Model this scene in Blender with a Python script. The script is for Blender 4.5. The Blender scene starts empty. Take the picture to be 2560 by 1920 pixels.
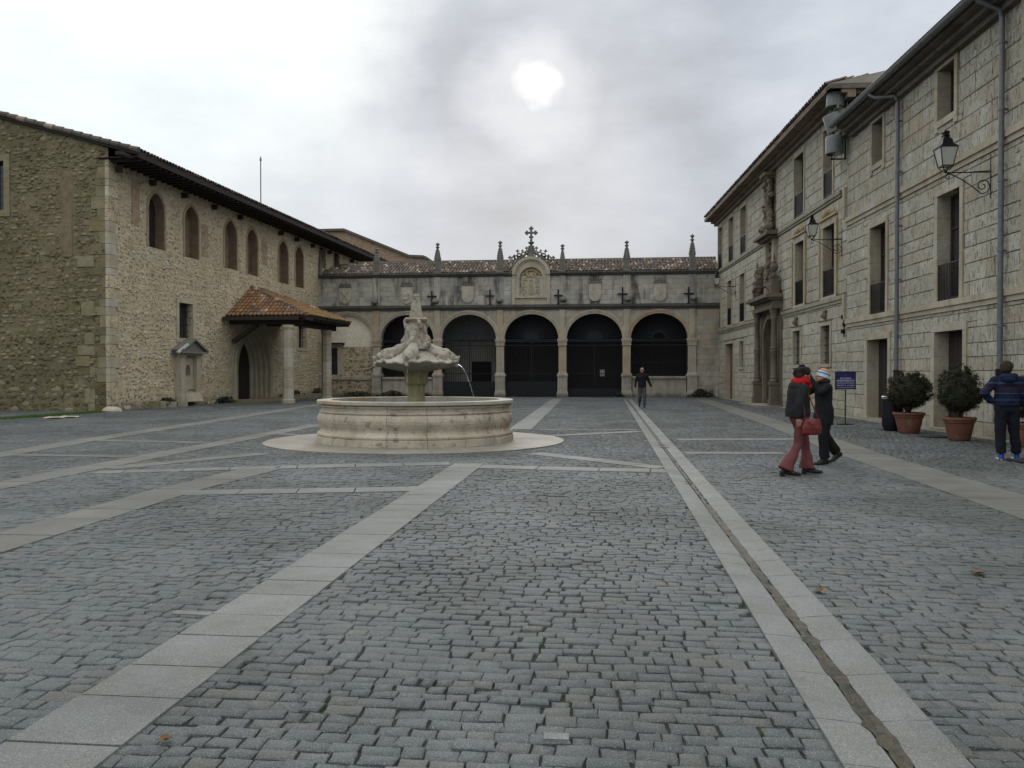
import bpy, bmesh, math, random
import numpy as np
from mathutils import Vector, Matrix, Quaternion
from mathutils import noise as mnoise

R = math.radians
rnd = random.Random(7)
nrs = np.random.RandomState(11)
sc = bpy.context.scene
COL = sc.collection

# ------------------------------------------------------------------ camera
FPX, CX, CY, HORIZ, EYE = 2083.0, 1280.0, 960.0, 935.0, 1.5
YAW = R(6.14)
PITCH = -math.atan((CY - HORIZ) / FPX)
cam_d = bpy.data.cameras.new('camera')
cam = bpy.data.objects.new('camera', cam_d)
COL.objects.link(cam)
cam.location = (0, 0, EYE)
cam.rotation_euler = (R(90) + PITCH, 0, YAW)
cam_d.sensor_width = 36.0
cam_d.lens = 36.0 * FPX / 2560.0
cam_d.clip_start = 0.05
cam_d.clip_end = 2000
sc.camera = cam
CAMROT = cam.rotation_euler.to_matrix()


def ray(px, py):
    v = CAMROT @ Vector((px - CX, CY - py, -FPX))
    return v.normalized()


def G(px, py, z=0.0):
    v = ray(px, py)
    t = (z - EYE) / v.z
    return Vector((v.x * t, v.y * t, z))


# ------------------------------------------------------------------ node helper
class NT:
    def __init__(s, tree):
        s.t = tree
        s.n = tree.nodes
        s.l = tree.links

    def add(s, typ, props=None, **ins):
        nd = s.n.new(typ)
        for k, v in (props or {}).items():
            setattr(nd, k, v)
        for k, v in ins.items():
            key = int(k[1:]) if k[0] == 'i' and k[1:].isdigit() else k.replace('_', ' ')
            sock = nd.inputs[key]
            s.put(sock, v)
        return nd

    def put(s, sock, v):
        if isinstance(v, bpy.types.NodeSocket):
            s.l.new(v, sock)
        elif isinstance(v, bpy.types.Node):
            s.l.new(v.outputs[0], sock)
        else:
            if sock.type == 'RGBA' and len(v) == 3:
                v = (*v, 1)
            sock.default_value = v

    def math(s, op, a, b=0.0, c=0.0, clamp=False):
        return s.add('ShaderNodeMath', dict(operation=op, use_clamp=clamp), i0=a, i1=b, i2=c).outputs[0]

    def mix(s, f, a, b, mode='MIX'):
        nd = s.n.new('ShaderNodeMix')
        nd.data_type = 'RGBA'
        nd.blend_type = mode
        s.put(nd.inputs[0], f)
        s.put(nd.inputs[6], a)
        s.put(nd.inputs[7], b)
        return nd.outputs[2]

    def ramp(s, v, a, b):
        """smooth 0..1 as v goes a..b"""
        nd = s.add('ShaderNodeMapRange', dict(interpolation_type='SMOOTHSTEP'), Value=v)
        nd.inputs['From Min'].default_value = a
        nd.inputs['From Max'].default_value = b
        return nd.outputs[0]

    def noise(s, vec, scale, detail=4, rough=.6, dist=0.0):
        return s.add('ShaderNodeTexNoise', None, Vector=vec, Scale=scale, Detail=detail, Roughness=rough, Distortion=dist).outputs[0]

    def mapping(s, vec, scale=(1, 1, 1), rot=(0, 0, 0)):
        return s.add('ShaderNodeMapping', None, Vector=vec, Scale=scale, Rotation=rot).outputs[0]


# ------------------------------------------------------------------ world: overcast sky over a Nishita sky
SUN_DIR = ray(1331, 208)
sun_el = math.asin(SUN_DIR.z)
sun_az = math.atan2(SUN_DIR.x, SUN_DIR.y)
world = bpy.data.worlds.new('World')
sc.world = world
world.use_nodes = True
w = NT(world.node_tree)
w.n.clear()
SKYK = 0.1
tc = w.add('ShaderNodeTexCoord').outputs['Generated']
sky = w.add('ShaderNodeTexSky', dict(sky_type='NISHITA', sun_disc=False, sun_elevation=sun_el, sun_rotation=sun_az,
                                     air_density=1.0, dust_density=2.0, ozone_density=1.0)).outputs[0]
warp = w.add('ShaderNodeTexNoise', None, Vector=tc, Scale=2.6, Detail=5, Roughness=.6)
wv = w.add('ShaderNodeVectorMath', dict(operation='SUBTRACT'), i0=warp.outputs['Color'], i1=(.5, .5, .5)).outputs[0]
wv = w.add('ShaderNodeVectorMath', dict(operation='SCALE'), i0=wv, Scale=.13).outputs[0]
warp2 = w.add('ShaderNodeTexNoise', None, Vector=tc, Scale=14.0, Detail=4, Roughness=.6)
wv2 = w.add('ShaderNodeVectorMath', dict(operation='SUBTRACT'), i0=warp2.outputs['Color'], i1=(.5, .5, .5)).outputs[0]
wv2 = w.add('ShaderNodeVectorMath', dict(operation='SCALE'), i0=wv2, Scale=.045).outputs[0]
wv = w.add('ShaderNodeVectorMath', dict(operation='ADD'), i0=wv, i1=wv2).outputs[0]
dirw = w.add('ShaderNodeVectorMath', dict(operation='ADD'), i0=tc, i1=wv).outputs[0]
dirw = w.add('ShaderNodeVectorMath', dict(operation='NORMALIZE'), i0=dirw).outputs[0]


def blob(px, py, deg0, deg1, vec=None):
    d = ray(px, py)
    dt = w.add('ShaderNodeVectorMath', dict(operation='DOT_PRODUCT'), i0=vec or dirw, i1=tuple(d)).outputs['Value']
    return w.ramp(dt, math.cos(R(deg1)), math.cos(R(deg0)))


flat = w.mapping(tc, (1.0, 1.0, 2.6))
big = w.noise(flat, 2.3, 5, .55)
fine = w.noise(flat, 7.0, 5, .6)
val = w.math('ADD', w.math('MULTIPLY_ADD', big, .42, .38), w.math('MULTIPLY', fine, .20))
for (px, py, a, b_, k) in [(1800, 260, 9, 25, -.24), (1180, 330, 1, 9, -.12), (1150, 40, 1, 9, -.06), (450, 330, 5, 20, .09),
                           (830, 600, 1, 9, -.15), (1040, 480, 1, 6, .05), (1500, 560, 1, 9, .10), (1560, 350, 1, 8, -.05),
                           (1320, 205, 0, 1.7, .20), (1314, 215, 0, 4.6, .18), (1240, 420, 1, 6, .04), (1700, 120, 2, 9, -.05), (2050, 300, 1, 8, .05)]:
    val = w.math('ADD', val, w.math('MULTIPLY', blob(px, py, a, b_), k))
zc = w.add('ShaderNodeSeparateXYZ', None, Vector=tc).outputs[2]
cie = w.math('DIVIDE', w.math('MULTIPLY_ADD', w.math('MAXIMUM', zc, 0.0), 1.5, 1.0), 1.38)      # overcast sky brightens towards the zenith
val = w.math('MULTIPLY', w.math('MAXIMUM', val, .30), cie)
tint_hi = w.ramp(val, .42, .85)
col = w.mix(tint_hi, (.84, .925, 1.065), (.98, 1.0, 1.01))
cyan = w.math('MULTIPLY', blob(350, -60, 3, 20), .6)
col = w.mix(cyan, col, (.90, 1.0, 1.03))
vs = w.add('ShaderNodeVectorMath', dict(operation='SCALE'), i0=col, Scale=w.math('MULTIPLY', val, 1.0 / SKYK)).outputs[0]
fin = w.mix(.03, vs, sky)
bg = w.add('ShaderNodeBackground', None, Color=fin, Strength=SKYK)
w.add('ShaderNodeOutputWorld', None, Surface=bg.outputs[0])

sun_d = bpy.data.lights.new('sun', 'SUN')
sun_d.energy = 0.5
sun_d.angle = R(25)
sun_d.color = (1, .96, .9)
sun = bpy.data.objects.new('sun', sun_d)
COL.objects.link(sun)
sun.rotation_euler = SUN_DIR.to_track_quat('Z', 'Y').to_euler()
sun.location = (0, 0, 60)

sc.view_settings.view_transform = 'Standard'
sc.view_settings.look = 'None'
sc.view_settings.exposure = 0.32
sc.view_settings.gamma = 1.0
sc.view_settings.use_curve_mapping = False
sc.render.engine = 'CYCLES'
sc.cycles.max_bounces = 6

# ------------------------------------------------------------------ materials
MATS = {}


def new_mat(name):
    m = bpy.data.materials.new(name)
    m.use_nodes = True
    t = NT(m.node_tree)
    t.n.clear()
    MATS[name] = m
    return m, t


def finish(t, color, rough=.9, bump=None, bdist=.01, bstr=1.0, metal=0.0, spec=.3, extra=None):
    b = t.add('ShaderNodeBsdfPrincipled', None, Base_Color=color, Roughness=rough, Metallic=metal)
    b.inputs['Specular IOR Level'].default_value = spec
    if bump is not None:
        bn = t.add('ShaderNodeBump', None, Height=bump, Distance=bdist, Strength=bstr)
        t.l.new(bn.outputs[0], b.inputs['Normal'])
    for k, v in (extra or {}).items():
        t.put(b.inputs[k], v)
    t.add('ShaderNodeOutputMaterial', None, Surface=b.outputs[0])
    return b


def tone_of(t):
    a = t.add('ShaderNodeAttribute', dict(attribute_name='tone')).outputs['Fac']
    o = t.add('ShaderNodeObjectInfo').outputs['Random']
    return t.math('FRACT', t.math('ADD', a, o))


def stone(name, ca, cb, cc=None, grain=40, bump=.6, bdist=.01, spots=(.07, .065, .05), spot_amt=.25, moss=None, moss_amt=0.0,
          tool=False, streak=0.0, streak_col=(.055, .055, .05), rough=.92, speck=0.0, spec=.25, patch=1.3, foot=None, foot_z=1.2, pits=0.0, pit_scale=(9, 9, 13), macro=0.0):
    m, t = new_mat(name)
    P = t.add('ShaderNodeNewGeometry').outputs['Position']
    tone = tone_of(t)
    c = t.mix(tone, ca, cb)
    if cc is not None:
        f = t.ramp(t.math('FRACT', t.math('MULTIPLY', tone, 7.31)), .78, .92)
        c = t.mix(f, c, cc)
    p1 = t.noise(P, patch, 5, .6)
    c = t.mix(t.ramp(p1, .3, .7), c, t.mix(1.0, c, (.80, .785, .75), 'MULTIPLY'))
    g = t.noise(P, grain, 4, .7)
    c = t.mix(t.ramp(g, .25, .75), t.mix(1.0, c, (.80, .80, .80), 'MULTIPLY'), t.mix(1.0, c, (1.18, 1.18, 1.18), 'MULTIPLY'))
    if speck:
        sp = t.noise(P, 150, 2, .5)
        c = t.mix(t.math('MULTIPLY', t.ramp(sp, .52, .66), speck), c, (.04, .04, .045))
        sp2 = t.noise(P, 190, 2, .5)
        c = t.mix(t.math('MULTIPLY', t.ramp(sp2, .56, .66), speck), c, (.55, .55, .54))
    s1 = t.noise(P, 3.1, 6, .68, .6)
    c = t.mix(t.math('MULTIPLY', t.ramp(s1, .52, .72), spot_amt), c, spots)
    if macro:
        mz = t.noise(P, .33, 4, .6, .5)
        c = t.mix(t.math('MULTIPLY', t.ramp(mz, .42, .62), macro), c, t.mix(1.0, c, (.66, .68, .66), 'MULTIPLY'))
        mz2 = t.noise(P, .9, 5, .65, .3)
        c = t.mix(t.math('MULTIPLY', t.ramp(mz2, .52, .66), macro * .8), c, t.mix(1.0, c, (.70, .72, .72), 'MULTIPLY'))
    if pits:
        pn = t.noise(t.mapping(P, pit_scale), 1.0, 3, .6, .3)
        pn2 = t.noise(P, 1.1, 3, .6)
        pk = t.math('MULTIPLY', t.ramp(pn, .57, .66), t.ramp(pn2, .30, .55))
        c = t.mix(t.math('MULTIPLY', pk, pits), c, (.05, .045, .03))
        g = t.math('SUBTRACT', g, t.math('MULTIPLY', pk, 2.5))
    if tool:
        tv = t.mapping(P, (19, 19, 3.4))
        tn = t.noise(tv, 1.3, 4, .65, .3)
        tv2 = t.mapping(P, (22, 22, 9))
        tn2 = t.noise(tv2, 1.0, 3, .6)
        pit = t.math('MULTIPLY', t.ramp(tn, .52, .64), t.ramp(tn2, .40, .58))
        c = t.mix(t.math('MULTIPLY', pit, .80), c, (.10, .095, .06))
        g = t.math('SUBTRACT', g, t.math('MULTIPLY', pit, 2.2))
    if streak:
        sv = t.mapping(P, (1.5, 1.5, .22))
        sn = t.noise(sv, 1.25, 5, .62, .35)
        f2 = t.noise(P, .7, 3, .5)
        k = t.math('MULTIPLY', t.ramp(sn, .44, .66), streak)
        k = t.math('MULTIPLY', k, t.ramp(f2, .32, .56))
        c = t.mix(k, c, streak_col)
    if moss is not None:
        mn = t.noise(P, 1.7, 6, .7, .4)
        c = t.mix(t.math('MULTIPLY', t.ramp(mn, .44, .68), moss_amt), c, moss)
    if foot is not None:
        z = t.add('ShaderNodeSeparateXYZ', None, Vector=P).outputs[2]
        fn = t.math('ADD', z, t.math('MULTIPLY', t.noise(P, 2.6, 5, .65), foot_z * 1.3))
        fk = t.math('MULTIPLY', t.ramp(fn, foot_z * 1.45, foot_z * .55), .75)
        c = t.mix(fk, c, foot)
    big_b = t.noise(P, grain * .22, 4, .6)
    finish(t, c, rough, t.math('ADD', t.math('MULTIPLY', g, .45), big_b), bdist, bump, spec=spec)
    return m


def plain(name, c, rough=.6, metal=0.0, var=.25, scale=8, bump=.2, bdist=.004, spec=.4, c2=None, stretch=None, tones=False):
    m, t = new_mat(name)
    P = t.add('ShaderNodeTexCoord').outputs['Object']
    if stretch:
        P = t.mapping(P, stretch)
    n = t.noise(P, scale, 5, .65)
    c2 = c2 or tuple(x * (1 - var) for x in c)
    col = t.mix(t.ramp(n, .3, .7), c, c2)
    if tones:
        col = t.mix(tone_of(t), col, t.mix(1.0, col, (.6, .6, .6), 'MULTIPLY'))
    n2 = t.noise(P, scale * 6, 3, .6)
    finish(t, col, rough, t.math('ADD', n, n2), bdist, bump, metal, spec)
    return m


stone('sett_granite', (.122, .138, .140), (.092, .107, .111), (.128, .133, .125), grain=75, bump=1.0, bdist=.012, spot_amt=.22, speck=.36, macro=.9,
      rough=.72, spec=.35, patch=.7)
stone('joint_earth', (.050, .048, .040), (.034, .032, .027), grain=30, bump=.5, moss=(.045, .065, .02), moss_amt=.45, spot_amt=.4, spots=(.03, .03, .025))
stone('pale_granite', (.188, .197, .188), (.158, .167, .160), grain=70, bump=.45, bdist=.005, spot_amt=.30, macro=.7, speck=.38, rough=.7, spec=.4)
stone('far_granite', (.165, .166, .15), (.14, .14, .127), grain=60, bump=.3, bdist=.004, spot_amt=.25, macro=.6, speck=.2, rough=.75, spec=.35)
stone('apron_limestone', (.29, .27, .23), (.25, .235, .20), (.29, .235, .175), macro=.5, grain=30, bump=.3, bdist=.005, spot_amt=.4, spots=(.30, .22, .14), rough=.6, spec=.4)
stone('fountain_limestone', (.53, .475, .385), (.49, .435, .35), (.48, .41, .31), grain=36, bump=.7, bdist=.008, spot_amt=.6, spots=(.17, .15, .12), rough=.85, patch=2.2, streak=.35, streak_col=(.22, .19, .15), pits=.5, pit_scale=(7, 7, 8))
stone('fountain_rim', (.47, .44, .37), (.40, .37, .31), (.42, .34, .24), grain=30, bump=.6, bdist=.007, spot_amt=.5, spots=(.17, .155, .13), rough=.75, patch=2.5)
stone('fountain_sculpture', (.42, .395, .34), (.36, .335, .28), grain=26, bump=1.0, bdist=.015, spot_amt=.6, pits=.5, pit_scale=(10, 10, 10), spots=(.15, .145, .13), rough=.85, patch=3.5,
      moss=(.36, .28, .17), moss_amt=.35)
stone('fountain_mossy', (.33, .29, .17), (.28, .25, .13), grain=26, bump=.6, bdist=.008, spot_amt=.4, spots=(.13, .12, .07), rough=.85, patch=4, streak=.5, streak_col=(.12, .11, .05))
stone('arcade_stone', (.45, .42, .345), (.36, .335, .28), (.42, .34, .24), grain=22, bump=.7, spot_amt=.35, spots=(.10, .10, .09), streak=.35, patch=.9,
      foot=(.07, .068, .05), foot_z=.5)
stone('arcade_weathered', (.48, .46, .40), (.39, .375, .33), (.36, .355, .34), grain=22, bump=.8, spot_amt=.5, spots=(.10, .10, .095), streak=.95, patch=.8)
stone('arcade_trim', (.50, .45, .355), (.44, .385, .295), (.47, .375, .26), grain=22, bump=.6, spot_amt=.3, spots=(.12, .11, .09), streak=.25, patch=1.2,
      foot=(.07, .07, .05), foot_z=.45)
stone('black_ledge', (.15, .145, .125), (.10, .10, .09), grain=20, bump=.8, spot_amt=.6, spots=(.05, .05, .045), streak=.6)
stone('tooled_ashlar', (.50, .495, .42), (.42, .415, .35), (.45, .41, .33), moss=(.34, .275, .175), moss_amt=.45, grain=34, bump=1.0, bdist=.018, spot_amt=.30, spots=(.22, .20, .13), tool=True, patch=1.0,
      foot=(.27, .25, .17), foot_z=.35)
stone('ashlar_joint', (.17, .15, .10), (.14, .12, .085), grain=24, bump=.6, spot_amt=.8, spots=(.06, .05, .035))
stone('ochre_trim', (.46, .42, .325), (.41, .37, .28), (.44, .41, .34), grain=26, bump=.6, spot_amt=.4, spots=(.20, .145, .08), patch=1.5, streak=.3, streak_col=(.17, .12, .06))
stone('grey_ledge', (.34, .32, .255), (.29, .275, .215), grain=26, bump=.6, spot_amt=.4, spots=(.15, .14, .10), patch=1.5, streak=.4, streak_col=(.13, .13, .09))
stone('portal_stone', (.21, .175, .135), (.16, .135, .105), (.25, .20, .14), grain=20, bump=1.0, bdist=.015, spot_amt=.6, spots=(.07, .06, .05), streak=.5, patch=1.6)
stone('buff_rubble', (.61, .525, .375), (.46, .39, .27), (.62, .58, .48), pits=.6, grain=24, bump=1.0, bdist=.02, spot_amt=.5, spots=(.17, .145, .10), patch=.9,
      foot=(.17, .16, .115), foot_z=.8)
stone('buff_mortar', (.57, .485, .34), (.51, .43, .30), pits=.8, pit_scale=(7, 7, 10), grain=12, bump=1.0, bdist=.03, spot_amt=.45, spots=(.19, .16, .105), patch=.6, foot=(.13, .12, .07), foot_z=.7)
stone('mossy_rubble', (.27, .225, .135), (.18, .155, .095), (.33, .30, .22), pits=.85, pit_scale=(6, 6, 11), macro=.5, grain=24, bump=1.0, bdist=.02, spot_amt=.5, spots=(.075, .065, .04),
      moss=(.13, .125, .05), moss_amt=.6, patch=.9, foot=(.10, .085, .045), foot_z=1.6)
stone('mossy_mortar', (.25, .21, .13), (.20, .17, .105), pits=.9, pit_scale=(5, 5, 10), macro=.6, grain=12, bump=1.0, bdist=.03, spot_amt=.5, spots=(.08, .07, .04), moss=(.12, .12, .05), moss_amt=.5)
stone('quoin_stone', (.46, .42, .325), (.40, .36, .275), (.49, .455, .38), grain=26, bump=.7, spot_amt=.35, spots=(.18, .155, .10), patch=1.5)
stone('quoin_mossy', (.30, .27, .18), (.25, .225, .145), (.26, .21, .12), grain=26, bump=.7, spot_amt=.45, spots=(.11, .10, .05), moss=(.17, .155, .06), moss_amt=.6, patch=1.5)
stone('grey_relief', (.20, .195, .175), (.15, .145, .13), grain=24, bump=.9, spot_amt=.5, spots=(.07, .07, .06))
stone('ochre_relief', (.42, .34, .21), (.36, .29, .18), grain=24, bump=.9, spot_amt=.4, spots=(.13, .09, .05), patch=4)
stone('shield_stone', (.50, .47, .39), (.44, .41, .34), grain=24, bump=.8, spot_amt=.4, spots=(.13, .12, .10), patch=2.5)
stone('cream_plaster', (.86, .81, .66), (.83, .78, .63), grain=10, bump=.15, spot_amt=.15, spots=(.36, .33, .26), patch=.8)
stone('inner_plaster', (.55, .53, .49), (.52, .50, .46), grain=10, bump=.15, spot_amt=.2)
stone('old_tile', (.25, .17, .125), (.15, .125, .10), (.55, .45, .36), grain=26, bump=.8, spot_amt=.6, spots=(.05, .045, .035), rough=.95)
stone('grey_tile', (.17, .15, .13), (.11, .10, .088), (.36, .29, .24), grain=26, bump=.8, spot_amt=.5, spots=(.05, .045, .035), rough=.95)
stone('orange_tile', (.36, .185, .095), (.29, .18, .10), (.44, .32, .21), grain=26, bump=.6, spot_amt=.30, spots=(.12, .09, .04), moss=(.10, .09, .035), moss_amt=.30, rough=.9)
stone('lichen_tile', (.36, .22, .09), (.30, .20, .085), (.34, .17, .09), grain=26, bump=.6, spot_amt=.3, spots=(.14, .11, .045), rough=.95)
stone('terracotta', (.19, .078, .052), (.165, .07, .046), grain=30, bump=.3, bdist=.003, spot_amt=.55, spots=(.27, .19, .14), streak=.3, streak_col=(.10, .07, .05), rough=.7)


def brick_mat(name, c1, c2, mort, scale=1.0, plane='XZ'):
    m, t = new_mat(name)
    P = t.add('ShaderNodeTexCoord').outputs['Object']
    v = t.mapping(P, (1, 1, 1), (R(-90), 0, 0))
    v = t.add('ShaderNodeSeparateXYZ', None, Vector=P)
    v = t.add('ShaderNodeCombineXYZ', None, X=v.outputs[0], Y=v.outputs[2], Z=0.0).outputs[0]
    br = t.n.new('ShaderNodeTexBrick')
    t.put(br.inputs['Vector'], v)
    br.inputs['Color1'].default_value = (*c1, 1)
    br.inputs['Color2'].default_value = (*c2, 1)
    br.inputs['Mortar'].default_value = (*mort, 1)
    br.inputs['Scale'].default_value = 1.0
    br.inputs['Brick Width'].default_value = .28
    br.inputs['Row Height'].default_value = .075
    br.inputs['Mortar Size'].default_value = .012
    n = t.noise(P, 3, 5, .6)
    c = t.mix(t.ramp(n, .3, .75), br.outputs[0], t.mix(1.0, br.outputs[0], (.6, .58, .55), 'MULTIPLY'))
    n2 = t.noise(P, 30, 3, .6)
    c = t.mix(t.math('MULTIPLY', n2, .4), c, (.28, .24, .17))
    finish(t, c, .92, t.math('SUBTRACT', n2, t.math('MULTIPLY', br.outputs['Fac'], 1.2)), .01, .7, spec=.2)
    return m


brick_mat('pale_brick', (.40, .29, .195), (.36, .27, .18), (.44, .36, .26))
brick_mat('mossy_brick', (.25, .19, .115), (.21, .165, .10), (.24, .20, .13))
brick_mat('reveal_brick', (.27, .185, .12), (.23, .16, .105), (.25, .195, .14))
brick_mat('pink_brick', (.44, .29, .20), (.38, .26, .18), (.42, .34, .25))

plain('black_iron', (.018, .019, .022), .5, .6, bump=.3)
plain('fan_steel', (.026, .029, .038), .5, .3, bump=.1)
plain('navy_steel', (.007, .008, .012), .55, .2, bump=.1)
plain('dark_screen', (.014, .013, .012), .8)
plain('dark_timber', (.045, .034, .026), .85, stretch=(1, 1, 6), scale=6, tones=True)
plain('eave_timber', (.035, .029, .025), .9, stretch=(1, 6, 1), scale=6)
plain('brown_timber', (.055, .032, .022), .7, stretch=(6, 6, .7), scale=3)
plain('red_door', (.17, .065, .045), .7, stretch=(8, 8, .7), scale=3)
plain('brown_door', (.16, .085, .045), .7, stretch=(8, 8, .7), scale=3)
plain('zinc_grey', (.20, .215, .21), .5, .5, bump=.1)
plain('pipe_grey', (.17, .18, .185), .5, .3, bump=.1)
plain('drum_grey', (.17, .185, .178), .55, .1, var=.2, scale=3)
plain('steel_bright', (.62, .62, .62), .3, .8)
plain('white_plastic', (.6, .6, .58), .5)
plain('soil', (.04, .03, .02), 1.0)
plain('bark', (.06, .045, .03), .95, scale=20)
plain('rubber_mat', (.02, .02, .02), .85)
plain('lamp_glass', (.52, .52, .47), .25, spec=.5, var=.1)


def glass(name, c=(.02, .022, .025)):
    m, t = new_mat(name)
    P = t.add('ShaderNodeTexCoord').outputs['Object']
    n = t.noise(P, 2.5, 3, .5)
    finish(t, t.mix(n, c, tuple(x * 1.8 for x in c)), .12, n, .01, .05, spec=.5)


glass('window_glass')


def leafmat(name, a, b):
    m, t = new_mat(name)
    tone = t.add('ShaderNodeAttribute', dict(attribute_name='tone')).outputs['Fac']
    o = t.add('ShaderNodeObjectInfo').outputs['Random']
    c = t.mix(t.math('FRACT', t.math('ADD', tone, t.math('MULTIPLY', o, .2))), a, b)
    finish(t, c, .65, spec=.3)


leafmat('box_leaf', (.014, .019, .008), (.036, .038, .014))
leafmat('box_leaf_brown', (.028, .023, .009), (.045, .038, .014))
leafmat('grass_blade', (.05, .10, .02), (.09, .15, .03))
leafmat('weed_leaf', (.016, .024, .010), (.035, .045, .018))
leafmat('dry_leaf', (.13, .07, .03), (.18, .10, .045))


def fabric(name, c, c2=None, rough=.9, scale=60, bump=.3, fold=True):
    m, t = new_mat(name)
    P = t.add('ShaderNodeTexCoord').outputs['Object']
    n = t.noise(P, scale, 3, .6)
    f = t.noise(t.mapping(P, (1, 1, .45)), 9, 4, .55, .4)
    col = t.mix(n, c, c2 or tuple(x * .7 for x in c))
    finish(t, col, rough, t.math('ADD', t.math('MULTIPLY', n, .12), f), .02, bump + .35, spec=.2)
    return m


fabric('blue_hood', (.012, .024, .062))
fabric('black_coat', (.014, .014, .016))
fabric('charcoal_coat', (.022, .022, .024))
fabric('black_trousers', (.012, .012, .014))
fabric('navy_trousers', (.014, .016, .022))
fabric('grey_trousers', (.075, .08, .082))
fabric('rose_corduroy', (.155, .055, .055), (.11, .035, .038))
fabric('red_scarf', (.42, .012, .015), (.28, .008, .01), scale=40)
fabric('fur_hat', (.012, .010, .010), (.03, .025, .022), scale=90)
fabric('dark_hair', (.02, .015, .012), (.035, .026, .02), scale=80)
fabric('brown_hair', (.03, .02, .013), (.05, .034, .022), scale=80)
plain('red_leather', (.16, .022, .016), .45, var=.3, scale=14)
plain('black_leather', (.018, .016, .016), .4, var=.3, scale=14)
plain('blue_shoe', (.01, .04, .30), .5)
plain('sole_white', (.6, .6, .62), .6)
m, t = new_mat('skin')
P = t.add('ShaderNodeTexCoord').outputs['Object']
finish(t, t.mix(t.noise(P, 18, 3, .5), (.40, .23, .16), (.33, .18, .125)), .55, spec=.35)


def band_mat(name, axis, bands, base, rough=.85):
    """bands: list of (centre, halfwidth, colour) along one object axis"""
    m, t = new_mat(name)
    P = t.add('ShaderNodeTexCoord').outputs['Object']
    s = t.add('ShaderNodeSeparateXYZ', None, Vector=P).outputs[axis]
    n = t.noise(P, 9, 4, .55)
    c = t.mix(t.ramp(n, .35, .65), base, tuple(x * .6 for x in base))
    for (z, h, cc) in bands:
        k = t.math('LESS_THAN', t.math('ABSOLUTE', t.math('SUBTRACT', s, z)), h)
        c = t.mix(k, c, cc)
    finish(t, c, rough, t.noise(P, 14, 4, .6), .02, .6, spec=.25)


# ------------------------------------------------------------------ object helpers
def tag(o, label=None, cat=None, group=None, kind=None):
    if label:
        o['label'] = label
    if cat:
        o['category'] = cat
    if group:
        o['group'] = group
    if kind:
        o['kind'] = kind
    return o


def empty(name, loc=(0, 0, 0), rz=0.0, M=None, **kw):
    o = bpy.data.objects.new(name, None)
    COL.objects.link(o)
    o.empty_display_size = .3
    if M is not None:
        o.matrix_world = M
    else:
        o.location = loc
        o.rotation_euler = (0, 0, rz)
    tag(o, **kw)
    return o


def link(name, me, parent=None, M=None, mat=None, **kw):
    o = bpy.data.objects.new(name, me)
    COL.objects.link(o)
    if mat and not me.materials:
        me.materials.append(MATS[mat])
    if parent is not None:
        o.parent = parent
    if M is not None:
        o.matrix_local = M
    tag(o, **kw)
    return o


def copy_tree(o, parent=None):
    c = o.copy()
    COL.objects.link(c)
    if parent is not None:
        c.parent = parent
    for ch in o.children:
        copy_tree(ch, c)
    return c


def me_np(name, V, Q, tone=None, smooth=False):
    """numpy quads (degenerate 4th index = triangle not supported) -> mesh"""
    me = bpy.data.meshes.new(name)
    V = np.asarray(V, dtype=np.float32)
    Q = np.asarray(Q, dtype=np.int32)
    me.vertices.add(len(V))
    me.vertices.foreach_set('co', V.ravel())
    me.loops.add(Q.size)
    me.loops.foreach_set('vertex_index', Q.ravel())
    me.polygons.add(len(Q))
    me.polygons.foreach_set('loop_start', np.arange(0, Q.size, Q.shape[1], dtype=np.int32))
    me.polygons.foreach_set('loop_total', np.full(len(Q), Q.shape[1], dtype=np.int32))
    if smooth:
        me.polygons.foreach_set('use_smooth', np.ones(len(Q), dtype=bool))
    me.update(calc_edges=True)
    if tone is not None:
        a = me.attributes.new('tone', 'FLOAT', 'FACE')
        a.data.foreach_set('value', np.asarray(tone, dtype=np.float32))
    return me


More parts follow.
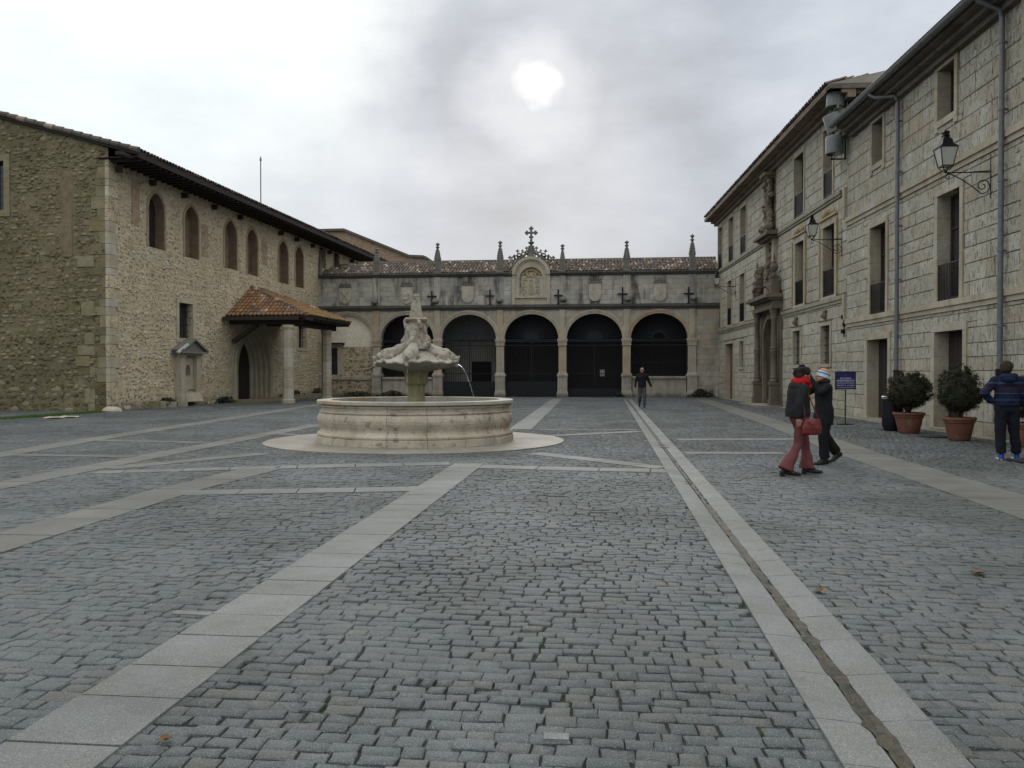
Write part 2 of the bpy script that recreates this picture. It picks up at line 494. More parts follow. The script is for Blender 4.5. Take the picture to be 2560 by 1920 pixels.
class MB:
    """mesh builder: verts, faces, per-face tone"""

    def __init__(s):
        s.v, s.f, s.t = [], [], []
        s.tone = 0.0

    def face(s, pts):
        i = len(s.v)
        s.v += [tuple(p) for p in pts]
        s.f.append(tuple(range(i, i + len(pts))))
        s.t.append(s.tone)

    def add(s, V, F, M=None):
        i = len(s.v)
        s.v += [tuple(M @ Vector(p)) if M is not None else tuple(p) for p in V]
        for f in F:
            s.f.append(tuple(a + i for a in f))
            s.t.append(s.tone)

    def box(s, x0, x1, y0, y1, z0, z1, M=None):
        V = [(x0, y0, z0), (x1, y0, z0), (x1, y1, z0), (x0, y1, z0), (x0, y0, z1), (x1, y0, z1), (x1, y1, z1), (x0, y1, z1)]
        F = [(0, 3, 2, 1), (4, 5, 6, 7), (0, 1, 5, 4), (1, 2, 6, 5), (2, 3, 7, 6), (3, 0, 4, 7)]
        s.add(V, F, M)

    def frustum(s, x0, x1, y0, y1, z0, z1, ix, iy):
        V = [(x0, y0, z0), (x1, y0, z0), (x1, y1, z0), (x0, y1, z0), (x0 + ix, y0 + iy, z1), (x1 - ix, y0 + iy, z1), (x1 - ix, y1 - iy, z1), (x0 + ix, y1 - iy, z1)]
        F = [(0, 3, 2, 1), (4, 5, 6, 7), (0, 1, 5, 4), (1, 2, 6, 5), (2, 3, 7, 6), (3, 0, 4, 7)]
        s.add(V, F)

    def beam(s, a, b, w, h=None):
        a, b = Vector(a), Vector(b)
        h = h or w
        d = (b - a)
        L = d.length
        q = d.to_track_quat('X', 'Z').to_matrix().to_4x4()
        s.box(0, L, -w / 2, w / 2, -h / 2, h / 2, Matrix.Translation(a) @ q)

    def tube(s, pts, r, n=8, cap=True, flat=1.0):
        pts = [Vector(p) for p in pts]
        rs = r if isinstance(r, (list, tuple)) else [r] * len(pts)
        i0 = len(s.v)
        up = Vector((0, 0, 1))
        prev = None
        for k, p in enumerate(pts):
            t = (pts[min(k + 1, len(pts) - 1)] - pts[max(k - 1, 0)]).normalized()
            if prev is None:
                a = t.cross(up) if abs(t.z) < .95 else t.cross(Vector((1, 0, 0)))
                a.normalize()
            else:
                a = (prev - t * prev.dot(t)).normalized()
            prev = a
            b = t.cross(a)
            for j in range(n):
                an = 2 * math.pi * j / n
                s.v.append(tuple(p + a * (math.cos(an) * rs[k]) + b * (math.sin(an) * rs[k] * flat)))
        for k in range(len(pts) - 1):
            for j in range(n):
                j2 = (j + 1) % n
                s.f.append((i0 + k * n + j, i0 + k * n + j2, i0 + (k + 1) * n + j2, i0 + (k + 1) * n + j))
                s.t.append(s.tone)
        if cap:
            s.f.append(tuple(i0 + j for j in range(n))[::-1])
            s.f.append(tuple(i0 + (len(pts) - 1) * n + j for j in range(n)))
            s.t += [s.tone, s.tone]

    def lathe(s, prof, n=24, c=(0, 0), a0=0.0, a1=2 * math.pi, phase=0.0, caps=True):
        """prof: [(r,z)] bottom to top"""
        full = abs(a1 - a0 - 2 * math.pi) < 1e-6
        i0 = len(s.v)
        m = n if full else n + 1
        for (r, z) in prof:
            for j in range(m):
                an = a0 + (a1 - a0) * j / n + phase
                s.v.append((c[0] + r * math.cos(an), c[1] + r * math.sin(an), z))
        for k in range(len(prof) - 1):
            for j in range(n):
                j2 = (j + 1) % m
                s.f.append((i0 + k * m + j, i0 + k * m + j2, i0 + (k + 1) * m + j2, i0 + (k + 1) * m + j))
                s.t.append(s.tone)
        if full and caps:
            s.f.append(tuple(i0 + j for j in range(m))[::-1])
            s.f.append(tuple(i0 + (len(prof) - 1) * m + j for j in range(m)))
            s.t += [s.tone, s.tone]

    def prism(s, poly, y0, y1):
        """poly in (x,z), extruded along y (y0 front)"""
        n = len(poly)
        i = len(s.v)
        s.v += [(x, y0, z) for x, z in poly] + [(x, y1, z) for x, z in poly]
        s.f.append(tuple(range(i, i + n)))
        s.f.append(tuple(range(i + n, i + 2 * n))[::-1])
        s.t += [s.tone] * 2
        for k in range(n):
            k2 = (k + 1) % n
            s.f.append((i + k, i + n + k, i + n + k2, i + k2))
            s.t.append(s.tone)

    def ball(s, c, r, n=8, m=6):
        rx, ry, rz = r if isinstance(r, (tuple, list)) else (r, r, r)
        prof = []
        i0 = len(s.v)
        for k in range(m + 1):
            th = math.pi * k / m
            for j in range(n):
                an = 2 * math.pi * j / n
                s.v.append((c[0] + rx * math.sin(th) * math.cos(an), c[1] + ry * math.sin(th) * math.sin(an), c[2] - rz * math.cos(th)))
        for k in range(m):
            for j in range(n):
                j2 = (j + 1) % n
                s.f.append((i0 + k * n + j, i0 + k * n + j2, i0 + (k + 1) * n + j2, i0 + (k + 1) * n + j))
                s.t.append(s.tone)

    def mesh(s, name, smooth=False, jitter=0.0, fix=True):
        me = bpy.data.meshes.new(name)
        V = s.v
        if jitter:
            V = [tuple(Vector(p) + mnoise.noise_vector(Vector(p) * 3.1) * jitter) for p in V]
        me.from_pydata(V, [], s.f)
        if s.t and any(s.t):
            a = me.attributes.new('tone', 'FLOAT', 'FACE')
            a.data.foreach_set('value', np.asarray(s.t, dtype=np.float32))
        if fix:
            bm = bmesh.new()
            bm.from_mesh(me)
            bmesh.ops.recalc_face_normals(bm, faces=bm.faces)
            bm.to_mesh(me)
            bm.free()
        if smooth:
            me.polygons.foreach_set('use_smooth', [True] * len(me.polygons))
            try:
                me.set_sharp_from_angle(angle=R(40))
            except Exception:
                pass
        me.update()
        return me

    def build(s, name, mat, parent=None, M=None, smooth=False, jitter=0.0, fix=True, **kw):
        me = s.mesh(name, smooth, jitter, fix)
        me.materials.append(MATS[mat])
        return link(name, me, parent, M, **kw)


class Wall:
    """frame with x = along the wall (left to right seen from the plaza), y = into the wall, z = up"""

    def __init__(s, ox, oy, dx, dy):
        d = Vector((dx, dy)).normalized()
        s.o = Vector((ox, oy))
        s.d = d
        s.inn = Vector((-d.y, d.x))
        s.M = Matrix(((d.x, s.inn.x, 0, ox), (d.y, s.inn.y, 0, oy), (0, 0, 1, 0), (0, 0, 0, 1)))
        s.Mi = s.M.inverted()

    def uv(s, px, py, off=0.0):
        """where the sight line of a photo pixel meets the wall plane moved off metres inwards: (u, z)"""
        v = ray(px, py)
        c = Vector((0, 0, EYE))
        lc = s.Mi @ c
        lv = s.Mi.to_3x3() @ v
        t = (off - lc.y) / lv.y
        p = lc + lv * t
        return p.x, p.z

    def u(s, px):
        return s.uv(px, HORIZ)[0]

    def rect(s, px0, px1, y0, y1, at='l'):
        """photo rectangle given at its left edge (y0 top, y1 bottom) -> u0,u1,z0,z1"""
        u0 = s.u(px0)
        u1 = s.u(px1)
        xx = px0 if at == 'l' else px1
        return u0, u1, s.uv(xx, y1)[1], s.uv(xx, y0)[1]


def sub_rects(r, holes, eps=.05):
    out = [r]
    for (a0, a1, b0, b1) in holes:
        nxt = []
        for (x0, x1, z0, z1) in out:
            if a1 <= x0 or a0 >= x1 or b1 <= z0 or b0 >= z1:
                nxt.append((x0, x1, z0, z1))
                continue
            if z0 < b0:
                nxt.append((x0, x1, z0, b0))
            if b1 < z1:
                nxt.append((x0, x1, b1, z1))
            m0, m1 = max(z0, b0), min(z1, b1)
            if x0 < a0:
                nxt.append((x0, a0, m0, m1))
            if a1 < x1:
                nxt.append((a1, x1, m0, m1))
        out = nxt
    return [q for q in out if q[1] - q[0] > eps and q[3] - q[2] > eps]


def backing(mb, u0, u1, z0, z1, holes, depth, y=0.0):
    """wall face with rectangular openings and their reveals"""
    us = sorted({u0, u1, *[h[0] for h in holes], *[h[1] for h in holes]})
    zs = sorted({z0, z1, *[h[2] for h in holes], *[h[3] for h in holes]})
    us = [q for q in us if u0 <= q <= u1]
    zs = [q for q in zs if z0 <= q <= z1]
    for a, b in zip(us, us[1:]):
        for c, d in zip(zs, zs[1:]):
            mu, mz = (a + b) / 2, (c + d) / 2
            if any(h[0] < mu < h[1] and h[2] < mz < h[3] for h in holes):
                continue
            mb.face([(a, y, c), (b, y, c), (b, y, d), (a, y, d)])
    for h in holes:
        a, b, c, d = h[:4]
        c = max(c, z0)
        e = y + depth
        mb.face([(a, y, c), (a, y, d), (a, e, d), (a, e, c)])
        mb.face([(b, y, c), (b, e, c), (b, e, d), (b, y, d)])
        mb.face([(a, y, d), (b, y, d), (b, e, d), (a, e, d)])
        mb.face([(a, y, c), (a, e, c), (b, e, c), (b, y, c)])


# block variants: unit 1x1 in x,z ; front at y=-1 (proud) back at y=0; scaled per piece
def block_variants(n, bev=.03, seed=1, rough=.25):
    out = []
    r = random.Random(seed)
    for k in range(n):
        V = []
        F = []
        nx, nz = 4, 3
        # front grid
        for j in range(nz):
            for i in range(nx):
                x = i / (nx - 1)
                z = j / (nz - 1)
                edge = (i in (0, nx - 1)) or (j in (0, nz - 1))
                xx = bev + x * (1 - 2 * bev) + r.uniform(-.35, .35) * bev
                zz = bev + z * (1 - 2 * bev) + r.uniform(-.35, .35) * bev
                V.append((xx, -1 + r.uniform(0, rough) + (.12 if edge else 0), zz))
        for j in range(nz - 1):
            for i in range(nx - 1):
                a = j * nx + i
                F.append((a, a + 1, a + nx + 1, a + nx))
        # side ring
        ring = [i for i in range(nx)] + [nx * j + nx - 1 for j in range(1, nz)] + [nx * (nz - 1) + i for i in range(nx - 2, -1, -1)] + [nx * j for j in range(nz - 2, 0, -1)]
        base = len(V)
        for a in ring:
            x, y, z = V[a]
            ox = 0 if x < .2 else (1 if x > .8 else x)
            oz = 0 if z < .2 else (1 if z > .8 else z)
            V.append((ox, 0.0, oz))
        m = len(ring)
        for i in range(m):
            j = (i + 1) % m
            F.append((ring[i], base + i, base + j, ring[j]))
        out.append((np.array(V), F))
    return out


BV = block_variants(8, .022, 1, .35)
RV = block_variants(8, .07, 2, .6)
_vm = {}


def variant_mesh(key, VV, k, mat):
    kk = (key, k, mat)
    if kk not in _vm:
        me = bpy.data.meshes.new(key)
        V, F = VV[k]
        me.from_pydata([tuple(p) for p in V], [], F)
        me.materials.append(MATS[mat])
        me.update()
        _vm[kk] = me
    return _vm[kk]


def size_seen(Mw, w, h):
    p = Mw.translation
    v = CAMROT.transposed() @ (p - Vector((0, 0, EYE)))
    d = max(-v.z, .3)
    sx, sy = v.x / d * FPX, -v.y / d * FPX
    s = w * h / d / d
    if v.z > 0 or abs(sx) > 1340 or abs(sy) > 1010:
        s *= .001
    return s


def pieces(name, plural, parent, items, VV, n_ind, proud_key='block'):
    """items: (M_local, w, proud, h, mat). The largest n_ind become objects, the rest one joined part per material"""
    PW = parent.matrix_world
    sc_ = []
    for it in items:
        M, w_, pr, h_, mt = it
        sc_.append(size_seen(PW @ M, w_, h_))
    order = sorted(range(len(items)), key=lambda i: -sc_[i])
    piles = {}
    for rank, i in enumerate(order):
        M, w_, pr, h_, mt = items[i]
        k = rnd.randrange(len(VV))
        S = Matrix.Diagonal((w_, pr, h_, 1))
        if rank < n_ind:
            me = variant_mesh(name + '_' + proud_key, VV, k, mt)
            link(name, me, parent, M @ S)
        else:
            piles.setdefault(mt, MB())
            pb = piles[mt]
            pb.tone = rnd.random()
            V, F = VV[k]
            pb.add(V, F, M @ S)
    for mt, pb in piles.items():
        pb.build(plural, mt, parent, fix=False, kind='stuff')


def courses(u0, u1, z0, z1, holes, ch=(.36, .44), ln=(.6, 1.1), gap=.012, proud=.03, mat='tooled_ashlar', mats=None, shape=None):
    items = []
    z = z0
    while z < z1 - .05:
        h = rnd.uniform(*ch)
        if z1 - (z + h) < .12:
            h = z1 - z
        u = u0 - rnd.uniform(0, ln[0])
        while u < u1:
            l = rnd.uniform(*ln)
            if rnd.random() < .12:
                l *= .5
            a, b = max(u, u0), min(u + l, u1)
            u += l
            if b - a < .06:
                continue
            for (x0, x1, c0, c1) in sub_rects((a, b, z, z + h), holes, .07):
                g = gap * rnd.uniform(.6, 1.5)
                mt = mat if mats is None else rnd.choice(mats)
                items.append((Matrix.Translation((x0 + g / 2, 0, c0 + g / 2)), x1 - x0 - g, proud * rnd.uniform(.55, 1.25), c1 - c0 - g, mt))
        z += h
    return items


def arch_curve(a, b, zs, kind='round', n=20, rise=None):
    """points (u,z) left spring -> right spring"""
    r = (b - a) / 2
    c = (a + b) / 2
    pts = []
    if kind == 'round':
        for k in range(n + 1):
            an = math.pi - math.pi * k / n
            pts.append((c + r * math.cos(an), zs + (rise or r) * math.sin(an)))
    else:
        rise = rise or r * 1.3
        Rr = (r * r + rise * rise) / (2 * r)
        h = n // 2
        a_end = math.asin(min(1, rise / Rr))
        for k in range(h + 1):
            an = a_end * k / h
            pts.append((a + Rr - Rr * math.cos(an), zs + Rr * math.sin(an)))
        pts[-1] = (c, zs + rise)
        pts += [(2 * c - x, z) for x, z in pts[:-1][::-1]]
    return pts


def arch_fill(mb, pts, ztop, depth, y=0.0):
    """face between an arch curve and a level line above, plus the curved soffit"""
    for (a, za), (b, zb) in zip(pts, pts[1:]):
        if ztop - max(za, zb) > .002 or abs(za - zb) > 1e-4:
            mb.face([(a, y, za), (b, y, zb), (b, y, ztop), (a, y, ztop)])
        mb.face([(a, y, za), (a, y + depth, za), (b, y + depth, zb), (b, y, zb)])


def ring_strip(mb, pts_in, pts_out, y0, y1):
    """solid band between two matching curves; front at y0, back at y1"""
    for k in range(len(pts_in) - 1):
        a, b = pts_in[k], pts_in[k + 1]
        c, d = pts_out[k + 1], pts_out[k]
        mb.face([(a[0], y0, a[1]), (b[0], y0, b[1]), (c[0], y0, c[1]), (d[0], y0, d[1])])
        mb.face([(d[0], y0, d[1]), (c[0], y0, c[1]), (c[0], y1, c[1]), (d[0], y1, d[1])])
        mb.face([(b[0], y0, b[1]), (a[0], y0, a[1]), (a[0], y1, a[1]), (b[0], y1, b[1])])
    for (p, q) in ((pts_in[0], pts_out[0]), (pts_in[-1], pts_out[-1])):
        mb.face([(p[0], y0, p[1]), (q[0], y0, q[1]), (q[0], y1, q[1]), (p[0], y1, p[1])])


# capsule bodies joined by a voxel remesh
def organic(name, mat, parent, prims, voxel=.012, smooth=4, M=None, disp=0.0, **kw):
    mb = MB()
    for p in prims:
        if p[0] == 'c':
            _, a, b, r0, r1 = p
            a, b = Vector(a), Vector(b)
            mb.ball(a, r0, 12, 8)
            mb.ball(b, r1, 12, 8)
            if (b - a).length > 1e-4:
                mb.tube([a, b], [r0, r1], 12)
        elif p[0] == 'e':
            mb.ball(p[1], p[2], 16, 12)
        elif p[0] == 'b':
            mb.box(*p[1])
        elif p[0] == 'p':
            mb.tube(p[1], p[2], 14, True, p[3] if len(p) > 3 else 1.0)
        elif p[0] == 'v':
            # limb with own cross sections: list of (centre, rx, ry)
            i0 = len(mb.v)
            n = 16
            for (c, rx, ry) in p[1]:
                for j in range(n):
                    an = 2 * math.pi * j / n
                    mb.v.append((c[0] + rx * math.cos(an), c[1] + ry * math.sin(an), c[2]))
            L = len(p[1])
            for k in range(L - 1):
                for j in range(n):
                    j2 = (j + 1) % n
                    mb.f.append((i0 + k * n + j, i0 + k * n + j2, i0 + (k + 1) * n + j2, i0 + (k + 1) * n + j))
                    mb.t.append(0)
            mb.f.append(tuple(i0 + j for j in range(n))[::-1])
            mb.f.append(tuple(i0 + (L - 1) * n + j for j in range(n)))
            mb.t += [0, 0]
    me = mb.mesh(name, fix=True)
    tmp = bpy.data.objects.new('tmp', me)
    COL.objects.link(tmp)
    md = tmp.modifiers.new('r', 'REMESH')
    md.mode = 'VOXEL'
    md.voxel_size = voxel
    md.use_smooth_shade = True
    if smooth:
        sm = tmp.modifiers.new('s', 'SMOOTH')
        sm.iterations = smooth
        sm.factor = .5
    dg = bpy.context.evaluated_depsgraph_get()
    dg.update()
    out = bpy.data.meshes.new_from_object(tmp.evaluated_get(dg))
    bpy.data.objects.remove(tmp)
    out.name = name
    out.materials.clear()
    out.materials.append(MATS[mat])
    if disp:
        n = len(out.vertices)
        for v in out.vertices:
            v.co += v.normal * (mnoise.noise(v.co * 9.0) * disp)
    return link(name, out, parent, M, **kw)

# ================================================================== THE SETTING: ground and paving
FY = 54.6
FAC = Wall(0, FY, 1, 0)
LWs = Vector((-20.0, 32.1))
LWe = Vector((-18.98, 54.6))
LWW = Wall(LWs.x, LWs.y, LWe.x - LWs.x, LWe.y - LWs.y)
GWW = Wall(LWs.x, LWs.y, LWW.d.y, -LWW.d.x)          # end wall facing the camera, u=0 at the corner, negative to the left
Rv = Vector((math.cos(YAW), math.sin(YAW)))
Fv = Vector((-math.sin(YAW), math.cos(YAW)))
rp = 10.10 * Rv
rdir = (.06 * Rv + Fv).normalized()
# far corner of the right hand wall = meets the arcade plane
tt = (FY - rp.y) / rdir.y
rfar = rp + rdir * tt
RWW = Wall(rfar.x, rfar.y, -rdir.x, -rdir.y)

mb = MB()
mb.box(-220, 220, -60, 380, -.9, -.038)
ground = mb.build('ground', 'joint_earth', kind='structure')

# ---- pale granite bands: (list of photo points on the centre line, width in metres, material)
STRIPS = []


def strip(pts, wd, mat='pale_granite', ln=.5, ext=(0, 0)):
    P = [G(x, y).to_2d() for x, y in pts]
    for k in range(len(P) - 1):
        a, b = P[k], P[k + 1]
        d = (b - a).normalized()
        if k == 0:
            a = a - d * ext[0]
        if k == len(P) - 2:
            b = b + d * ext[1]
        STRIPS.append((a, b, wd, mat, ln))


A0, A1 = G(116, 1891).to_2d(), G(1168, 1163).to_2d()
strip([(116, 1891), (1168, 1163)], .50, ext=(1.6, .25), ln=.42)
strip([(1302, 1072), (1394, 996.6)], .62, 'pale_granite', .6, ext=(.3, -.2))
strip([(1125, 1159), (700, 1168)], .46, ln=.8)
strip([(690, 1169), (240, 1181)], .40, ln=.8)
strip([(1200, 1167), (1668, 1178)], .46, ln=.8)
strip([(1335, 1133), (1655, 1170)], .40, ln=.8)
strip([(1030, 1223), (440, 1233)], .42, ln=.75, ext=(.1, .1))
strip([(660, 1171), (445, 1224), (0, 1356)], .62, 'far_granite', ln=.7, ext=(0, 3))
strip([(793, 1062), (366, 1143), (0, 1214)], .55, 'far_granite', ln=.7, ext=(0, 3))
strip([(660, 1134), (270, 1172)], .42, 'far_granite', ln=.7)
strip([(800, 1011), (570, 1047), (228, 1099), (0, 1137)], .60, 'far_granite', ln=.8, ext=(0, 2))
strip([(37, 1137), (330, 1142)], .34, 'far_granite', ln=.7)
strip([(240, 1101), (520, 1107)], .34, 'far_granite', ln=.7)
strip([(665, 1083), (797, 1091)], .40, 'far_granite', ln=.7)
strip([(1348, 1091), (1600, 1079)], .42, 'pale_granite', ln=.8)
strip([(1350, 1075), (1590, 1075)], .30, 'pale_granite', ln=.8)
strip([(1690, 1099), (1990, 1098)], .45, 'pale_granite', ln=.8)
strip([(1712, 1133), (1960, 1133)], .40, 'pale_granite', ln=.8)
strip([(1755, 999), (1960, 1066), (2150, 1135), (2570, 1270)], .85, 'far_granite', ln=.75, ext=(0, 5))

# ---- drainage channel: two sloping slab rows and a wet gutter
CL = [G(1750, 1320).to_2d(), G(1558.3, 998).to_2d()]
CR = [G(1876.5, 1320).to_2d(), G(1578, 998).to_2d()]
cdir = (CL[1] - CL[0]).normalized()
c0 = (CL[0] + CR[0]) / 2
cnrm = Vector((cdir.y, -cdir.x))
half0 = (CR[0] - CL[0]).dot(cnrm) / 2
half1 = (CR[1] - CL[1]).dot(cnrm) / 2
c1 = (CL[1] + CR[1]) / 2
cdir = (c1 - c0).normalized()
cnrm = Vector((cdir.y, -cdir.x))
CH_HALF = (half0 + half1) / 2
print('channel half widths', half0, half1, 'dir', cdir)
ch_a = c0 - cdir * 6.5
ch_len = (c1 - ch_a).length - .3
CH_HALF = max(.22, min(.35, half0))

quads = []
for (a, b, wd, mat, ln) in STRIPS:
    quads.append((a, b, wd / 2, -.045))
quads.append((ch_a, ch_a + cdir * ch_len, CH_HALF, -.032))
FC = Vector((-4.155, 18.44))
APR = 3.32


def in_strips(X, Y, pad=0.0):
    m = np.zeros(X.shape, bool)
    for (a, b, h, pd) in quads:
        d = b - a
        L = d.length
        d = d / L
        s = (X - a.x) * d.x + (Y - a.y) * d.y
        q = np.abs((X - a.x) * d.y - (Y - a.y) * d.x)
        m |= (s > -pd) & (s < L + pd) & (q < h + pd)
    m |= ((X - FC.x) ** 2 + (Y - FC.y) ** 2) < (APR * .985 + pad) ** 2
    return m


plaza = MB()
plaza.box(-34, 22, -8, FY + .4, -.037, -.015)
plaza = plaza.build('plaza', 'joint_earth', kind='structure')

# ---- granite setts
xs, ys, hx, hy, rw = [], [], [], [], []
y = 1.15
row = 0
while y < FY - .1:
    far = y > 26
    rh = rnd.choice((rnd.uniform(.080, .098), rnd.uniform(.095, .118))) * (1.25 if far else 1)
    y += rh
    d_ = y
    xa = max(-19.6 + .0454 * (y - 32.1) - (6 if y < 32.3 else 0), -y * .80 - 1.6)
    xb = min(10.2 - .047 * (y - 1) - .0, y * .56 + 1.6)
    n = int((xb - xa) / .12) + 3
    wds = np.clip(nrs.normal(.134, .027, n), .075, .20) * (1.3 if far else 1)
    e = xa - nrs.uniform(0, .1) + np.concatenate([[0], np.cumsum(wds)])
    xc = (e[:-1] + e[1:]) / 2
    k = xc < xb
    xs.append(xc[k])
    hx.append(wds[k] / 2)
    wob = .018 * np.sin(xc[k] * 1.3 + row * .15) + .02 * np.sin(xc[k] * .43 + y) + .008 * np.sin(xc[k] * 5.1 + row * .4)
    ys.append(np.full(k.sum(), y - rh / 2) + wob)
    hy.append(np.full(k.sum(), rh / 2))
    row += 1
xs = np.concatenate(xs); ys = np.concatenate(ys); hx = np.concatenate(hx); hy = np.concatenate(hy)
keep = ~in_strips(xs, ys, .012)
keep &= ~((ys > 31.8) & (xs < -20.0 + .0454 * (ys - 32.1)))
xs, ys, hx, hy = xs[keep], ys[keep], hx[keep], hy[keep]
print('setts', len(xs))
N = len(xs)
gapx = nrs.uniform(.0012, .0045, N) + (nrs.uniform(0, 1, N) > .88) * nrs.uniform(.002, .012, N)
gapy = nrs.uniform(.0012, .004, N) + (nrs.uniform(0, 1, N) > .9) * nrs.uniform(.002, .006, N)
hz = nrs.normal(-.0015, .0034, N).clip(-.009, .006)
tx = nrs.normal(0, .026, N)
ty = nrs.normal(0, .026, N)
tn = nrs.uniform(0, 1, N)
camd = np.hypot(xs, ys)
vis = (np.abs(xs * math.cos(YAW) + ys * math.sin(YAW)) < .60 * (ys * math.cos(YAW) - xs * math.sin(YAW))) & (ys > 3.0)
sizeord = np.argsort(np.where(vis, camd, 1e6))
solo = np.zeros(N, bool)
solo[sizeord[:300]] = True


def sett_geometry(idx, rings):
    n = len(idx)
    sx = np.array([-1, 1, 1, -1]); sy = np.array([-1, -1, 1, 1])
    X, Y, HX, HY = xs[idx][:, None], ys[idx][:, None], (hx - gapx)[idx][:, None], (hy - gapy)[idx][:, None]
    jx = nrs.normal(0, .0060, (n, 4)); jy = nrs.normal(0, .0046, (n, 4))
    ox = sx * HX + jx; oy = sy * HY + jy
    skew = nrs.normal(0, .06, (n, 1))
    ox = ox + skew * oy
    zt = hz[idx][:, None] + tx[idx][:, None] * ox + ty[idx][:, None] * oy
    lay = []
    if rings:
        b = .0055
        lay.append(np.stack([X + ox - sx * b, Y + oy - sy * b, zt], -1))
        lay.append(np.stack([X + ox - sx * .001, Y + oy - sy * .001, zt - .0035], -1))
    else:
        lay.append(np.stack([X + ox - sx * .005, Y + oy - sy * .005, zt], -1))
    lay.append(np.stack([X + ox, Y + oy, np.full((n, 4), -.0335)], -1))
    V = np.concatenate(lay, 1)
    L = len(lay)
    base = (np.arange(n) * 4 * L)[:, None]
    Q = [base + np.array([[0, 1, 2, 3]])]
    for k in range(L - 1):
        for j in range(4):
            j2 = (j + 1) % 4
            Q.append(base + np.array([[k * 4 + j2, k * 4 + j, (k + 1) * 4 + j, (k + 1) * 4 + j2]]))
    Q = np.stack(Q, 1).reshape(-1, 4)
    T = np.repeat(tn[idx], 1 + 4 * (L - 1))
    return V.reshape(-1, 3), Q, T


near_i = np.where((camd < 15) & ~solo)[0]
far_i = np.where((camd >= 15) & ~solo)[0]
Va, Qa, Ta = sett_geometry(near_i, True)
Vb, Qb, Tb = sett_geometry(far_i, False)
me = me_np('cobblestones', np.concatenate([Va, Vb]), np.concatenate([Qa, Qb + len(Va)]), np.concatenate([Ta, Tb]))
me.materials.append(MATS['sett_granite'])
link('cobblestones', me, plaza, kind='stuff')
# the 300 nearest setts, one object each, sharing a dozen shapes
sv = []
for k in range(12):
    r = random.Random(100 + k)
    mb = MB()
    c = [(-.5 + r.uniform(-.06, .06), -.5 + r.uniform(-.07, .07)), (.5 + r.uniform(-.05, .05), -.5 + r.uniform(-.06, .06)),
         (.5 + r.uniform(-.05, .05), .5 + r.uniform(-.06, .06)), (-.5 + r.uniform(-.05, .05), .5 + r.uniform(-.06, .06))]
    # eight sided outline with a slightly domed top
    o = []
    for j in range(4):
        a, b = c[j], c[(j + 1) % 4]
        o.append(a)
        o.append(((a[0] + b[0]) / 2 + r.uniform(-.03, .03), (a[1] + b[1]) / 2 + r.uniform(-.04, .04)))
    top = [(x * .93, y_ * .90, r.uniform(-.001, .001)) for x, y_ in o]
    mid = [(x * .995, y_ * .99, -.0045) for x, y_ in o]
    bot = [(x, y_, -.0335) for x, y_ in o]
    V = [(0, 0, .0008)] + top + mid + bot
    F = []
    for j in range(8):
        j2 = (j + 1) % 8
        F.append((0, 1 + j, 1 + j2))
        F.append((9 + j, 9 + j2, 1 + j2, 1 + j))
        F.append((17 + j, 17 + j2, 9 + j2, 9 + j))
    mb.add(V, F)
    me = mb.mesh('cobblestone', fix=False)
    me.polygons.foreach_set('use_smooth', [True] * len(me.polygons))
    me.set_sharp_from_angle(angle=R(35))
    me.materials.append(MATS['sett_granite'])
    sv.append(me)
for i in np.where(solo)[0]:
    M = Matrix.Translation((xs[i], ys[i], hz[i])) @ Matrix.Rotation(tx[i], 4, 'Y') @ Matrix.Rotation(ty[i], 4, 'X') @ Matrix.Rotation(rnd.gauss(0, .03), 4, 'Z') @ Matrix.Diagonal(
        (2 * (hx[i] - gapx[i]), 2 * (hy[i] - gapy[i]), 1, 1))
    link('cobblestone', rnd.choice(sv), plaza, M)

# ---- band slabs
slab_items = []
for (a, b, wd, mat, ln) in STRIPS:
    d = b - a
    L = d.length
    d = d / L
    nrm = Vector((d.y, -d.x))
    s = 0.0
    while s < L - .05:
        l = min(ln * rnd.uniform(.8, 1.25), L - s)
        p = a + d * s - nrm * wd / 2
        # block variants: x along, y is "proud" (-1 .. 0), z other side -> lay them flat
        M = Matrix(((d.x, 0, nrm.x, p.x), (d.y, 0, nrm.y, p.y), (0, -1, 0, -.034), (0, 0, 0, 1)))
        hgt = .0465 + rnd.uniform(-.0015, .002)
        cpt = a + d * (s + l / 2)
        if (cpt - FC).length > APR - .1:
            slab_items.append((M @ Matrix.Translation((.003, 0, 0)), l - .006, hgt, wd, mat))
        s += l
SV = block_variants(6, .008, 5, .015)
pieces('paving_slab', 'paving_slabs', plaza, slab_items, SV, 280, 'flat')

# ---- channel
channel = empty('drainage_channel', M=Matrix.Translation((ch_a.x, ch_a.y, 0)) @ Matrix(((cdir.x, -cnrm.x, 0, 0), (cdir.y, -cnrm.y, 0, 0), (0, 0, 1, 0), (0, 0, 0, 1))), kind='structure')
# local x along the channel, local y towards its left
items = []
GUT = .045
for side in (1, -1):
    s = 0.0
    while s < ch_len:
        l = rnd.uniform(.34, .62) if s < 30 else .9
        l = min(l, ch_len - s)
        mbx = MB()
        yo, yi = side * CH_HALF, side * GUT * .8
        g = .003
        n_ = 4
        ym = side * (CH_HALF * .55)
        zt = [.0105, .004, -.0075]
        Y3 = [yo, ym, yi]
        V = []
        for xx in (s + g, s + l - g):
            for q in range(3):
                V.append((xx + rnd.uniform(-.002, .002), Y3[q], zt[q] + rnd.uniform(-.001, .001)))
            V.append((xx, Y3[2], -.034))
            V.append((xx, Y3[0], -.034))
        F = [(0, 1, 6, 5), (1, 2, 7, 6), (2, 3, 8, 7), (3, 4, 9, 8), (4, 0, 5, 9), (0, 4, 3, 2, 1), (5, 6, 7, 8, 9)]
        mbx.tone = rnd.random()
        mbx.add(V, F)
        mbx.build('channel_slab', 'pale_granite', channel)
        s += l
